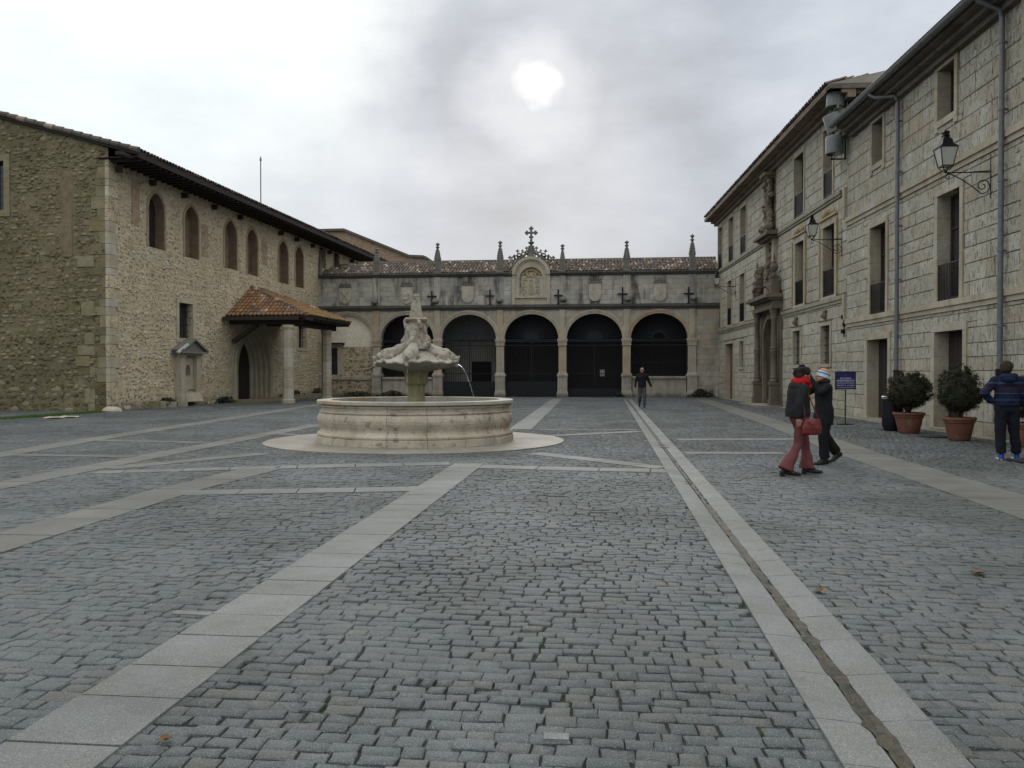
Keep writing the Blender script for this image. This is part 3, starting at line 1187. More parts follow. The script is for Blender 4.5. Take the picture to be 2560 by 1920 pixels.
# damp silt in the gutter: an irregular sheet
m, t = new_mat('damp_silt')
P = t.add('ShaderNodeNewGeometry').outputs['Position']
n = t.noise(P, 8, 5, .7)
n2 = t.noise(P, 30, 4, .65)
c = t.mix(t.ramp(n, .35, .65), (.012, .011, .008), (.060, .050, .030))
c = t.mix(t.math('MULTIPLY', t.ramp(n2, .5, .7), .5), c, (.05, .065, .02))
finish(t, c, .6, n2, .01, .9, spec=.35)
mbx = MB()
nseg = int(ch_len / .06)
prev = None
for k in range(nseg):
    x = k * .06
    nz = mnoise.noise(Vector((x * 1.7, 3, 0)))
    nz2 = (mnoise.noise(Vector((x * 6, 9, 2))) + .8 * mnoise.noise(Vector((x * 17, 4, 2))))
    wl = .034 + .018 * nz + .026 * nz2
    wr = .034 + .018 * mnoise.noise(Vector((x * 1.9, 13, 5))) + .026 * mnoise.noise(Vector((x * 7, 1, 7)))
    if x > 8:
        wl, wr = wl * 1.5 - .030, wr * 1.5 - .030
    wl, wr = max(.002, wl), max(.002, wr)
    zz = -.0068
    cur = [(x, -wr, zz + .0035 if wr > .03 else zz - .0005), (x, 0, -.0055), (x, wl, zz + .0035 if wl > .03 else zz - .0005)]
    if prev:
        mbx.face([prev[0], cur[0], cur[1], prev[1]])
        mbx.face([prev[1], cur[1], cur[2], prev[2]])
    prev = cur
mbx.build('silt', 'damp_silt', channel, fix=False, smooth=True)
# iron grating where the channel widens
cg = G(1655, 1116)
lx = (cg.to_2d() - ch_a).dot(cdir)
mbx = MB()
for k in range(9):
    mbx.box(lx - .30, lx + .30, -.16 + k * .04, -.145 + k * .04, -.016, .001)
mbx.box(lx - .31, lx - .29, -.17, .19, -.02, .003)
mbx.box(lx + .29, lx + .31, -.17, .19, -.02, .003)
mbx.build('grating', 'black_iron', channel)

# ---- round apron of limestone slabs under the fountain
apron = empty('fountain_apron', M=Matrix.Translation((FC.x, FC.y, 0)), kind='structure')
na = 20
for k in range(na):
    a0_, a1_ = 2 * math.pi * k / na, 2 * math.pi * (k + 1) / na
    for (r0_, r1_) in ((1.9, 2.62), (2.625, APR)):
        mbx = MB()
        ga = .006 / r1_
        pts = []
        for q in range(4):
            an = a0_ + ga + (a1_ - a0_ - 2 * ga) * q / 3
            pts.append((r1_ * math.cos(an) * (1 + .004 * rnd.random()), r1_ * math.sin(an)))
        for q in range(3, -1, -1):
            an = a0_ + ga + (a1_ - a0_ - 2 * ga) * q / 3
            pts.append((r0_ * math.cos(an), r0_ * math.sin(an)))
        dz = rnd.uniform(0, .004)
        n_ = len(pts)
        V = [(x, y_, .016 + dz) for x, y_ in pts] + [(x, y_, -.033) for x, y_ in pts]
        F = [tuple(range(n_))] + [(i, n_ + i, n_ + (i + 1) % n_, (i + 1) % n_) for i in range(n_)]
        mbx.add(V, F)
        mbx.tone = rnd.random()
        mbx.build('apron_slab', 'apron_limestone', apron)

# grass and moss strip along the foot of the end wall
mbx = MB()
gx0 = G(0, 1049).to_2d()
gx1 = G(250, 1031).to_2d()
for k in range(5200):
    f = rnd.random()
    base = gx0.lerp(gx1, f * 1.1 - .08)
    spread = rnd.random() * (1.7 * (1 - f) + .1)
    p = base + Vector((-.1 + rnd.uniform(-.3, .3), spread))
    lp = GWW.Mi @ Vector((p.x, p.y, 0))
    if lp.y > -.05:
        continue
    h = rnd.uniform(.03, .10)
    an = rnd.uniform(0, 6.28)
    w_ = .012
    mbx.tone = rnd.random()
    mbx.face([(p.x - w_ * math.cos(an), p.y - w_ * math.sin(an), -.02), (p.x + w_ * math.cos(an), p.y + w_ * math.sin(an), -.02),
              (p.x + rnd.uniform(-.03, .03), p.y + rnd.uniform(-.03, .03), h)])
mbx.build('grass', 'grass_blade', fix=False, kind='stuff')

# little tufts of grass and moss in the joints close to the camera
mbx = MB()
wide = np.where((camd < 9) & vis & (gapx > .007))[0]
nrs.shuffle(wide)
for i in wide[:170]:
    bx, by_ = xs[i] + hx[i], ys[i] + nrs.uniform(-.02, .02)
    for q in range(rnd.randrange(5, 22)):
        px_, py_ = bx + rnd.gauss(0, .007), by_ + rnd.gauss(0, .02)
        an = rnd.uniform(0, 6.28)
        mbx.tone = rnd.random()
        h = rnd.uniform(.004, .013)
        mbx.face([(px_ - .003 * math.cos(an), py_ - .003 * math.sin(an), -.016), (px_ + .003 * math.cos(an), py_ + .003 * math.sin(an), -.016),
                  (px_ + rnd.uniform(-.008, .008), py_ + rnd.uniform(-.008, .008), -.009 + h)])
mbx.build('joint_moss', 'grass_blade', fix=False, kind='stuff')

# ================================================================== ARCADE BUILDING (facing the camera)
PX = [-19.05, -14.99, -10.85, -6.66, -2.55, 1.61, 5.79]
FEND = 7.62
ZSP, ZCR, ZST0, ZST1, ZCO0, ZCO1 = 3.80, 5.44, 5.70, 6.06, 7.92, 8.18
arc = empty('arcade_building', M=FAC.M, label='low weathered stone arcade with gated round arches across the far side of the plaza', cat='arcade')
PH = .27     # half pier
WT = .65     # wall thickness
mb = MB()
holes = []
for i in range(6):
    a, b = PX[i] + PH, PX[i + 1] - PH
    pts = arch_curve(a, b, ZSP, 'round', 28, ZCR - ZSP)
    arch_fill(mb, pts, ZST0, WT)
mb.face([(PX[0] - .8, 0, ZST0), (FEND, 0, ZST0), (FEND, 0, ZCO0), (PX[0] - .8, 0, ZCO0)])
# piece right of the last pier and left of the first
mb.box(PX[6] + PH, FEND, 0, WT, -.2, ZST0)
mb.box(PX[0] - .9, PX[0] + PH, 0, WT, -.2, ZST0)
for x in PX[1:]:
    mb.face([(x - PH, 0, ZSP), (x + PH, 0, ZSP), (x + PH, 0, ZST0), (x - PH, 0, ZST0)])
mb.face([(PX[0] - .8, WT, ZCR), (FEND, WT, ZCR), (FEND, WT, ZCO0), (PX[0] - .8, WT, ZCO0)])
mb.build('wall', 'arcade_weathered', arc, fix=False)
# body behind: end walls, floor, ceiling, back wall with doors
mb = MB()
mb.box(PX[0] - .8, FEND, 4.9, 5.2, -.2, 7.9)
mb.box(FEND - .25, FEND, WT, 4.9, -.2, 7.9)
mb.box(PX[0] - .8, PX[0] - .5, WT, 4.9, -.2, 7.9)
mb.build('gallery_wall', 'inner_plaster', arc)
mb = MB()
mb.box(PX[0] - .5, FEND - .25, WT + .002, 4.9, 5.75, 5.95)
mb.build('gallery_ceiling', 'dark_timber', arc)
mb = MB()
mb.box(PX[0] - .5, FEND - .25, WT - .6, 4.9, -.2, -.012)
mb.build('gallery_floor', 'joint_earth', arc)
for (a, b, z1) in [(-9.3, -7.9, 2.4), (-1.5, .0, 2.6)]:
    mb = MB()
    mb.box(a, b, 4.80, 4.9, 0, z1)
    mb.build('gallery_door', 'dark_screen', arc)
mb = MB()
mb.box(PX[3] - .1, FEND - .3, 1.9, 1.98, 0, 5.7)  # near-black sheet added behind the right hand arches to keep the interior dark
mb.build('darkening_sheet', 'dark_screen', arc)
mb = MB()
mb.box(PX[1], PX[2] + .1, 1.9, 1.98, 0, 5.7)  # the same added sheet behind the second bay, darkening what shows through
mb.build('darkening_sheet', 'dark_screen', arc)
mb = MB()
mb.box(PX[3] + 6.55, PX[3] + 6.85, 1.84, 1.895, 1.35, 1.8)
mb.build('notice', 'inner_plaster', arc)

# ashlar blocks of the frieze
NICH = (-5.86, -3.36)
shields = [(863.5, 720, 761), (1017.4, 717, 761), (1170, 714, 758), (1487.6, 708, 754), (1650.3, 708, 754)]
sh_h = []
for (px, y0, y1) in shields:
    u, zt = FAC.uv(px, y0)
    _, zb = FAC.uv(px, y1)
    sh_h.append((u, zb, zt))
hol = [(x - .27, x + .27, ZST1, ZCO0) for x in PX] + [(NICH[0], NICH[1], ZST1, ZCO0)]
items = courses(PX[0] - .6, FEND, ZST1, ZCO0, hol, (.28, .36), (.4, .75), .010, .022, 'arcade_weathered')
hol2 = []
# blocks right of the last arch
items += courses(PX[6] + .3, FEND - .01, .45, ZST0, [], (.27, .38), (.45, .8), .010, .022, 'arcade_stone')
pieces('ashlar_block', 'ashlar_blocks', arc, items, BV, 290, 'ashlar')
# spandrel stones: cut to the line of each arch
mbs = []
for i in range(6):
    a, b = PX[i] + PH, PX[i + 1] - PH
    c = (a + b) / 2
    ro = (b - a) / 2 + .27
    rz = (ZCR - ZSP) + .27

    def zarch(x):
        q = 1 - ((x - c) / ro) ** 2
        return ZSP + rz * math.sqrt(q) if q > 0 else ZSP
    z = ZSP + .02
    while z < ZST0 - .05:
        h = min(.36, ZST0 - z)
        x = PX[i] + .21
        xe = PX[i + 1] - .21
        while x < xe - .02:
            l = min(rnd.uniform(.35, .62), xe - x)
            lo = [max(z + .005, zarch(x + .005 + (l - .01) * q / 5) + .004) for q in range(6)]
            if max(z + h - v for v in lo) > .06:
                poly = []
                for q in range(6):
                    poly.append((x + .005 + (l - .01) * q / 5, min(lo[q], z + h - .006)))
                poly += [(x + l - .005, z + h - .005), (x + .005, z + h - .005)]
                mb = MB()
                mb.tone = rnd.random()
                mb.prism(poly, -.016 - .008 * rnd.random(), .0)
                mbs.append(mb)
            x += l
        z += h
for mb in mbs:
    mb.build('spandrel_stone', 'arcade_stone', arc)
# archivolts
for i in range(6):
    a, b = PX[i] + PH, PX[i + 1] - PH
    mb = MB()
    for (r0_, r1_, y0) in ((0, .09, -.03), (.09, .17, -.055), (.17, .27, -.085)):
        pi = arch_curve(a - r0_, b + r0_, ZSP, 'round', 32, ZCR - ZSP + r0_)
        po = arch_curve(a - r1_, b + r1_, ZSP, 'round', 32, ZCR - ZSP + r1_)
        ring_strip(mb, pi, po, y0, .01)
    mb.build('archivolt', 'arcade_trim', arc)
# piers
for i, x in enumerate(PX):
    mb = MB()
    hw = .25
    mb.box(x - hw, x + hw, -.06, WT + .02, 1.60, 3.36)
    mb.build('pier', 'arcade_trim', arc)
    mb = MB()
    mb.box(x - .30, x + .30, -.12, WT + .05, 3.36, 3.44)
    mb.frustum(x - .27, x + .27, -.10, WT + .04, 3.441, 3.66, -.05, -.04)
    mb.box(x - .335, x + .335, -.16, WT + .08, 3.661, 3.80)
    mb.build('capital', 'arcade_trim', arc)
    mb = MB()
    mb.box(x - .37, x + .37, -.20, WT + .1, -.1, .20)
    mb.frustum(x - .36, x + .36, -.19, WT + .1, .20, .42, .035, .035)
    mb.box(x - .315, x + .315, -.145, WT + .06, .42, 1.28)
    mb.box(x - .22, x + .22, -.155, 0, .62, 1.12)
    mb.box(x - .335, x + .335, -.165, WT + .07, 1.281, 1.36)
    mb.box(x - .36, x + .36, -.19, WT + .09, 1.361, 1.45)
    mb.frustum(x - .34, x + .34, -.17, WT + .08, 1.451, 1.60, .07, .06)
    mb.build('pedestal', 'arcade_stone', arc)
    mb = MB()
    mb.box(x - .20, x + .20, -.075, 0, 3.80, ZST0)
    mb.box(x - .13, x + .13, -.095, -.075, 3.95, ZST0 - .12)
    mb.build('pilaster', 'arcade_trim', arc)
    mb = MB()
    mb.box(x - .22, x + .22, -.075, 0, ZST1, ZCO0)
    mb.box(x - .15, x - .12, -.09, -.075, ZST1 + .2, ZCO0 - .15)
    mb.box(x + .12, x + .15, -.09, -.075, ZST1 + .2, ZCO0 - .15)
    mb.build('upper_pilaster', 'arcade_weathered', arc)
# string course and cornice
mb = MB()
for (z0, z1, p) in ((ZST0, 5.80, .07), (5.80, 5.88, .12), (5.88, 5.98, .20), (5.98, ZST1, .15)):
    mb.box(PX[0] - .75, FEND - .01, -p, .0, z0 + .001, z1)
mb.build('string_course', 'black_ledge', arc)
mb = MB()
for seg in ((PX[0] - .75, NICH[0]), (NICH[1], FEND - .01)):
    for (z0, z1, p) in ((ZCO0, 7.99, .07), (7.99, 8.08, .15), (8.08, ZCO1, .24)):
        mb.box(seg[0], seg[1], -p, .25, z0 + .001, z1)
mb.build('cornice', 'black_ledge', arc)

# low walls below the two end arches, blind bay at the left
for (i, zt) in ((1, 1.30), (5, 1.36)):
    a, b = PX[i] + .37, PX[i + 1] - .37
    mb = MB()
    mb.box(a, b, .04, .45, -.1, zt - .2)
    mb.box(a, b, -.04, .5, zt - .20, zt - .12)
    mb.box(a, b, -.10, .55, zt - .119, zt)
    mb.box(a, b, -.04, .45, -.1, .28)
    mb.build('parapet', 'arcade_stone', arc)
a, b = PX[0] + PH, PX[1] - PH
mb = MB()
pts = arch_curve(a + .001, b - .001, ZSP, 'round', 28, ZCR - ZSP - .002)
for (p, q) in zip(pts, pts[1:]):
    mb.face([(p[0], .22, 3.32), (q[0], .22, 3.32), (q[0], .22, q[1]), (p[0], .22, p[1])])
mb.build('tympanum', 'cream_plaster', arc, fix=False)
du0, du1 = -18.25, -17.75
mb = MB()
backing(mb, a, b, -.1, 3.32, [(du0, du1, 1.45, 3.25)], .3, .2)
mb.build('infill_wall', 'buff_mortar', arc, fix=False)
mb = MB()
mb.box(du0, du1, .45, .5, 1.4, 3.3)
mb.build('window', 'window_glass', arc)
mb = MB()
mb.box(a, b, .06, .2, 1.12, 1.28)
mb.build('ledge', 'arcade_stone', arc)
mb = MB()
mb.box(du1, du1 + .28, .14, .2, 1.40, 3.32)
mb.box(a, du1 + .45, .12, .2, 3.321, 3.44)
mb.build('window_surround', 'quoin_stone', arc)
mb = MB()
mb.box(a + .1, -17.25, -.35, .19, 3.52, 3.60)
mb.beam((-17.3, -.34, 3.55), (-17.12, -.42, 3.47), .09)
mb.build('lamp_canopy', 'black_iron', arc)


def rubble(u0, u1, z0, z1, holes, cell=(.26, .17), proud=.03, mats=('buff_rubble',), top=None, seed=3, big_foot=0.0, y=0.0, arch=None, skip=.05):
    """irregular field stones as {material: MB}"""
    out = {m_: MB() for m_ in mats}
    r = random.Random(seed)
    z = z0
    rowi = 0
    while z < z1:
        k = 1 + big_foot * max(0, 1 - (z - z0) / 1.6)
        ch_ = cell[1] * r.uniform(.7, 1.35) * k
        u = u0 + r.uniform(-.3, 0)
        while u < u1:
            cw = cell[0] * r.uniform(.5, 1.6) * k
            cu, cz = u + cw / 2, z + ch_ / 2 + r.uniform(-.05, .05) + .05 * math.sin(u * .9 + rowi)
            u += cw
            if cu < u0 + .04 or cu > u1 - .04 or cz > z1 - .04 or r.random() < skip:
                continue
            if top and cz + ch_ * .5 > top(cu):
                continue
            hw, hh = cw * r.uniform(.30, .50), ch_ * r.uniform(.32, .54)
            if any(h[0] - hw < cu < h[1] + hw and h[2] - hh * .8 < cz < h[3] + hh * .8 for h in holes):
                continue
            if arch and arch(cu, cz):
                continue
            n = r.choice((6, 7, 8))
            ph = r.random() * 6.28
            pr = proud * r.uniform(.4, 1.4)
            tilt = (r.uniform(-.5, .5), r.uniform(-.5, .5))
            o, m1 = [], []
            for j in range(n):
                an = ph + 2 * math.pi * j / n
                rr = r.uniform(.85, 1.1)
                cx_, cz_ = math.cos(an), math.sin(an)
                # squarish super ellipse
                q = (abs(cx_) ** 3 + abs(cz_) ** 3) ** (-1 / 3)
                o.append((cu + hw * cx_ * q * rr, y + .004, cz + hh * cz_ * q * rr))
                m1.append((cu + hw * .78 * cx_ * q * rr, y - pr * (.8 + .3 * tilt[0] * cx_ + .3 * tilt[1] * cz_), cz + hh * .74 * cz_ * q * rr))
            cpt = (cu, y - pr * 1.1, cz)
            mt = mats[0] if len(mats) == 1 else r.choice(mats)
            B = out[mt]
            B.tone = r.random()
            V = [cpt] + m1 + o
            F = []
            for j in range(n):
                j2 = (j + 1) % n
                F.append((0, 1 + j, 1 + j2))
                F.append((1 + j, 1 + n + j, 1 + n + j2, 1 + j2))
            B.add(V, F)
        z += ch_
        rowi += 1.7
    return out


for mt, B in rubble(a, b, 0, 3.3, [(du0 - .1, du1 + .35, 1.3, 3.45), (a, b, 1.1, 1.3)], (.34, .2), .025, ('buff_rubble', 'quoin_mossy'), seed=5, y=.2).items():
    B.build('rubble_stones', mt, arc, fix=False, kind='stuff')

# iron gates
for i in range(1, 6):
    a, b = PX[i] + PH, PX[i + 1] - PH
    c = (a + b) / 2
    ry = .30
    gate = MB()
    gate.box(a, b, ry - .05, ry + .05, 3.62, 3.745)
    gate.box(a, b, ry - .09, ry + .06, 3.746, 3.80)
    gate.box(a, b, ry - .03, ry + .03, 3.36, 3.42)
    zb = {1: 1.3, 5: 1.36}.get(i, 0.0)
    for xx in (a + .03, b - .03, *(() if zb else (c,))):
        gate.box(xx - .03, xx + .03, ry - .03, ry + .03, max(0, zb), 3.62)
    gt = gate.build('gate', 'navy_steel', arc)
    bars = MB()
    n = 24
    for k in range(1, n):
        xx = a + (b - a) * k / n
        bars.box(xx - .011, xx + .011, ry - .011, ry + .011, zb, 3.36)
    for zz in (zb + .12, zb + (3.36 - zb) * .45):
        bars.box(a, b, ry - .014, ry + .014, zz, zz + .04)
    bars.build('bars', 'black_iron', gt)
    fan = MB()
    for k in range(1, 25):
        an = math.pi * k / 25
        r1_ = (b - a) / 2 - .02
        x1_, z1_ = c + r1_ * math.cos(an), ZSP + (ZCR - ZSP - .02) * math.sin(an)
        x0_, z0_ = c + .5 * math.cos(an), ZSP + .5 * math.sin(an)
        fan.beam((x0_, ry, z0_), (x1_, ry, z1_), .022)
    fan.build('fan_bars', 'fan_steel', gt)
    hub = MB()
    pi = arch_curve(c - .40, c + .40, ZSP, 'round', 16)
    po = arch_curve(c - .50, c + .50, ZSP, 'round', 16)
    ring_strip(hub, pi, po, ry - .02, ry + .02)
    if i in (3, 4):
        for (p, q) in zip(pi, pi[1:]):
            hub.face([(p[0], ry, ZSP), (q[0], ry, ZSP), (q[0], ry, q[1]), (p[0], ry, p[1])])
    hub.build('hub', 'navy_steel', gt)
    if i in (2, 3, 4):
        pn = MB()
        zt = {2: 1.0, 3: 1.0, 4: .55}[i]
        pn.box(a + .06, c - .03, ry - .012, ry + .012, .02, zt)
        pn.box(c + .03, b - .06, ry - .012, ry + .012, .02, zt)
        pn.build('kick_panel', 'navy_steel', gt)

# shields with coronets
for k, (u, zb, zt) in enumerate(sh_h):
    w_ = .40
    pl = [(u - w_, zt)]
    n = 12
    pts = [(u - w_, zb + .42)]
    for q in range(n + 1):
        an = math.pi + math.pi * q / n
        pts.append((u + w_ * math.cos(an), zb + .42 + .40 * math.sin(an)))
    poly = [(u - w_, zt), *pts[1:], (u + w_, zt)][::-1]
    mb = MB()
    mb.prism(poly, -.10, 0)
    inner = [(u + (x - u) * .84, (zb + zt) / 2 + (z - (zb + zt) / 2) * .88) for x, z in poly]
    mb.prism(inner, -.118, -.10)
    sh = mb.build('shield', 'shield_stone', arc)
    mb = MB()
    r = random.Random(k)
    if k == 0:
        mb.beam((u - .24, -.13, zb + .25), (u + .24, -.13, zt - .2), .09, .04)
        mb.beam((u + .24, -.13, zb + .25), (u - .24, -.13, zt - .2), .09, .04)
    elif k == 1:
        mb.ball((u, -.12, zb + .55), (.24, .05, .28), 10, 6)
        mb.ball((u - .1, -.15, zb + .35), (.16, .05, .12), 8, 5)
        mb.ball((u + .12, -.15, zb + .7), (.13, .05, .16), 8, 5)
    else:
        for q in range(3):
            mb.box(u - .20, u + .20, -.128, -.118, zb + .30 + q * .22, zb + .42 + q * .22)
        mb.box(u - .05, u + .05, -.132, -.12, zb + .2, zt - .15)
    mb.build('charge', 'shield_stone', sh)
    mb = MB()
    mb.box(u - .42, u + .42, -.16, 0, zt + .02, zt + .10)
    for q in range(5):
        xx = u - .34 + .17 * q
        mb.frustum(xx - .06, xx + .06, -.14, -.02, zt + .10, zt + .24, .05, .02)
        mb.ball((xx, -.08, zt + .27), .045, 8, 5)
    for q in range(4):
        xx = u - .255 + .17 * q
        mb.ball((xx, -.08, zt + .20), .04, 8, 5)
    mb.build('coronet', 'grey_relief', sh)

# carved niche above the middle arch
nc = (NICH[0] + NICH[1]) / 2
NW = (NICH[1] - NICH[0]) / 2
zn0, zsp = ZST1, 8.02
mb = MB()
mb.box(NICH[0], NICH[0] + .20, -.12, .25, zn0, zsp)
mb.box(NICH[1] - .20, NICH[1], -.12, .25, zn0, zsp)
pi = arch_curve(NICH[0] + .45, NICH[1] - .45, zsp - .2, 'round', 24)
po = [(nc + (x - nc) * NW / (NW - .45), zsp + (z - zsp + .2) * NW / (NW - .45) * .99) for x, z in pi]
ring_strip(mb, arch_curve(NICH[0] + .2, NICH[1] - .2, zsp, 'round', 24, .98), arch_curve(NICH[0], NICH[1], zsp, 'round', 24, 1.18), -.22, .3)
ring_strip(mb, arch_curve(NICH[0] + .32, NICH[1] - .32, zsp, 'round', 24, .86), arch_curve(NICH[0] + .2, NICH[1] - .2, zsp, 'round', 24, .98), -.12, .3)
mb.box(NICH[0] + .20, NICH[1] - .20, -.16, .0, zn0 + .42, zn0 + .54)
mb.box(NICH[0] + .20, NICH[1] - .20, -.06, .0, zn0, zn0 + .42)
niche = mb.build('niche', 'arcade_trim', arc)
nz0 = zn0 + .54
ia, ib = nc - .76, nc + .76
mb = MB()
# surround plate with arched recess
cur = arch_curve(ia, ib, 7.75, 'round', 20)
for (p, q) in zip(cur, cur[1:]):
    mb.face([(p[0], -.07, p[1]), (q[0], -.07, q[1]), (q[0], -.07, max(q[1], zsp + .86 * math.sqrt(max(0, 1 - ((q[0] - nc) / (NW - .32)) ** 2)))),
             (p[0], -.07, max(p[1], zsp + .86 * math.sqrt(max(0, 1 - ((p[0] - nc) / (NW - .32)) ** 2))))])
    mb.face([(p[0], -.07, p[1]), (p[0], .12, p[1]), (q[0], .12, q[1]), (q[0], -.07, q[1])])
for (x0_, x1_, xi) in ((NICH[0] + .2, ia, ia), (ib, NICH[1] - .2, ib)):
    ztop = zsp + .62
    mb.face([(x0_, -.07, nz0), (x1_, -.07, nz0), (x1_, -.07, ztop), (x0_, -.07, ztop - .35 if x0_ < nc and x1_ < nc else ztop)])
    mb.face([(xi, -.07, nz0), (xi, .12, nz0), (xi, .12, 7.75), (xi, -.07, 7.75)])
mb.build('niche_frame', 'quoin_stone', niche, fix=False)
mb = MB()
mb.box(ia, ib, .10, .14, nz0, 8.5)
mb.build('niche_back', 'ochre_relief', niche)
# relief: a robed figure among small winged figures and cloud scrolls (plain carving)
r = random.Random(4)
pr = [('v', [((nc, .02, nz0 + .10), .20, .08), ((nc, .0, nz0 + .45), .15, .09), ((nc, .0, nz0 + .72), .12, .08), ((nc, .02, nz0 + .92), .14, .07), ((nc, .03, nz0 + .98), .05, .05)]),
      ('e', (nc, -.01, nz0 + 1.06), (.075, .07, .09)),
      ('c', (nc - .12, 0, nz0 + .88), (nc - .02, -.06, nz0 + .74), .045, .035), ('c', (nc + .12, 0, nz0 + .88), (nc + .02, -.06, nz0 + .74), .045, .035)]
for s in (-1, 1):
    for (dx, dz, sc_) in ((.44, .25, 1), (.50, .66, 1), (.46, 1.05, .9), (.26, 1.42, .8)):
        x0_, z0_ = nc + s * dx, nz0 + dz
        pr.append(('e', (x0_, .02, z0_), (.11 * sc_, .07, .13 * sc_)))
        pr.append(('e', (x0_ - s * .03, .0, z0_ + .17 * sc_), (.06 * sc_, .06, .065 * sc_)))
        pr.append(('c', (x0_, 0, z0_ + .05), (x0_ - s * .18, -.03, z0_ + r.uniform(-.05, .14)), .035, .022))
        pr.append(('c', (x0_, 0, z0_ - .05), (x0_ + s * .07, -.03, z0_ - .2), .045, .025))
        pr.append(('c', (x0_ + s * .03, .02, z0_ + .08), (x0_ + s * .18, .02, z0_ + .18), .04, .02))
for k in range(16):
    an = math.pi * k / 15
    pr.append(('e', (nc + .62 * math.cos(an), .06, 7.75 + .58 * math.sin(an)), (.08, .05, .06)))
pr.append(('e', (nc, .0, nz0 + 1.40), (.14, .07, .12)))
pr.append(('c', (nc - .25, .02, nz0 + 1.3), (nc + .25, .02, nz0 + 1.3), .07, .07))
organic('relief_carving', 'ochre_relief', niche, pr, .016, 2, disp=.02)

# openwork crest on top of the niche
crest = MB()


def flat_ring(mb, cx, cz, r0, r1, y0, y1, n=12, sq=1.0):
    for k in range(n):
        a0_, a1_ = 2 * math.pi * k / n, 2 * math.pi * (k + 1) / n
        P = [(cx + r0 * math.cos(a0_), cz + sq * r0 * math.sin(a0_)), (cx + r1 * math.cos(a0_), cz + sq * r1 * math.sin(a0_)),
             (cx + r1 * math.cos(a1_), cz + sq * r1 * math.sin(a1_)), (cx + r0 * math.cos(a1_), cz + sq * r0 * math.sin(a1_))]
        mb.prism(P, y0, y1)


def fleuron(mb, x, z, s, y=.05):
    for (dx, dz, rr) in ((0, 0, .55), (-.75, .25, .5), (.75, .25, .5), (0, .95, .5), (0, -.7, .35)):
        mb.ball((x + dx * s, y, z + dz * s), (rr * s, .06, rr * s), 8, 5)


k8 = 1 / 7.9 / 38.0
for (gx, gz) in [(770, 535), (855, 507), (930, 480), (708, 580), (775, 590), (828, 575), (912, 552),
                 (1098, 480), (1180, 507), (1256, 535), (1115, 552), (1195, 577), (1252, 590), (1320, 583), (660, 600), (1368, 600)]:
    u, z = FAC.uv(1200 + gx / 7.9, 570 + gz / 7.9)
    flat_ring(crest, u, z, .075, .16, .0, .12, 10)
for (gx, gz, s) in [(740, 462, .10), (835, 450, .07), (920, 402, .10), (1112, 402, .10), (1200, 450, .07), (1295, 462, .10), (675, 545, .07), (1352, 545, .07), (590, 590, .11), (1445, 590, .11)]:
    u, z = FAC.uv(1200 + gx / 7.9, 570 + gz / 7.9)
    fleuron(crest, u, z, s)
u0_, z0_ = nc, zsp + 1.15
for s in (-1, 1):
    crest.tube([(nc + s * .12, .05, z0_ + .75), (nc + s * .20, .05, z0_ + .35), (nc + s * .5, .05, z0_ + .10), (nc + s * 1.0, .05, z0_ - .2)], [.07, .07, .09, .07], 6)
crest.build('openwork_crest', 'grey_relief', arc)
mb = MB()
mb.lathe([(.24, z0_ - .1), (.13, z0_ + .35), (.09, z0_ + .85), (.20, z0_ + .92), (.22, z0_ + .98), (.10, z0_ + 1.03), (.06, z0_ + 1.25)], 8, (nc, .05))
cz = z0_ + 1.60
mb.box(nc - .065, nc + .065, .0, .1, z0_ + 1.2, cz + .30)
mb.box(nc - .30, nc + .30, .001, .099, cz - .065, cz + .065)
for (dx, dz) in ((-.28, 0), (.28, 0), (0, .28), (0, -.28)):
    for (ex, ez) in ((0, 0), (.1, 0), (-.1, 0), (0, .1), (0, -.1)):
        mb.ball((nc + dx + ex * .85, .05, cz + dz + ez * .85), (.075, .06, .075), 8, 5)
mb.build('stone_cross', 'grey_relief', arc)


# pinnacles on the cornice
def pinnacle(x, ztop, crocket=True):
    mb = MB()
    y = .05
    H = ztop - ZCO1
    f = lambda q: ZCO1 + H * q
    mb.frustum(x - .24, x + .24, y - .2, y + .2, ZCO1, f(.10), .06, .04)
    mb.box(x - .18, x + .18, y - .18, y + .18, f(.10), f(.42))
    mb.box(x - .19, x + .19, y - .19, y + .19, f(.42), f(.45))
    n = 4
    mb.frustum(x - .175, x + .175, y - .175, y + .175, f(.45), f(.80), .10, .10)
    mb.box(x - .06, x + .06, y - .06, y + .06, f(.80), f(.97))
    mb.frustum(x - .11, x + .11, y - .11, y + .11, f(.845), f(.875), .05, .05)
    mb.ball((x, y, f(.965)), (.15, .15, .08), 8, 5)
    mb.ball((x, y, f(.86)), (.14, .14, .07), 8, 5)
    mb.ball((x, y, f(1.0)), (.05, .05, .06), 8, 5)
    if crocket:
        for q in range(5):
            z = f(.48 + q * .065)
            rr = .155 - q * .022
            for (sx, sy) in ((-1, -1), (1, -1), (1, 1), (-1, 1)):
                mb.ball((x + sx * rr, y + sy * rr, z), (.07, .07, .07), 6, 4)
    mb.build('pinnacle', 'grey_relief', arc, jitter=.012)


for x, py in zip(PX, (617, 615, 604, 602, 613, 607, 594)):
    pinnacle(x if x > -19 else -19.0, FAC.uv(1331, py)[1], x not in (PX[4],))

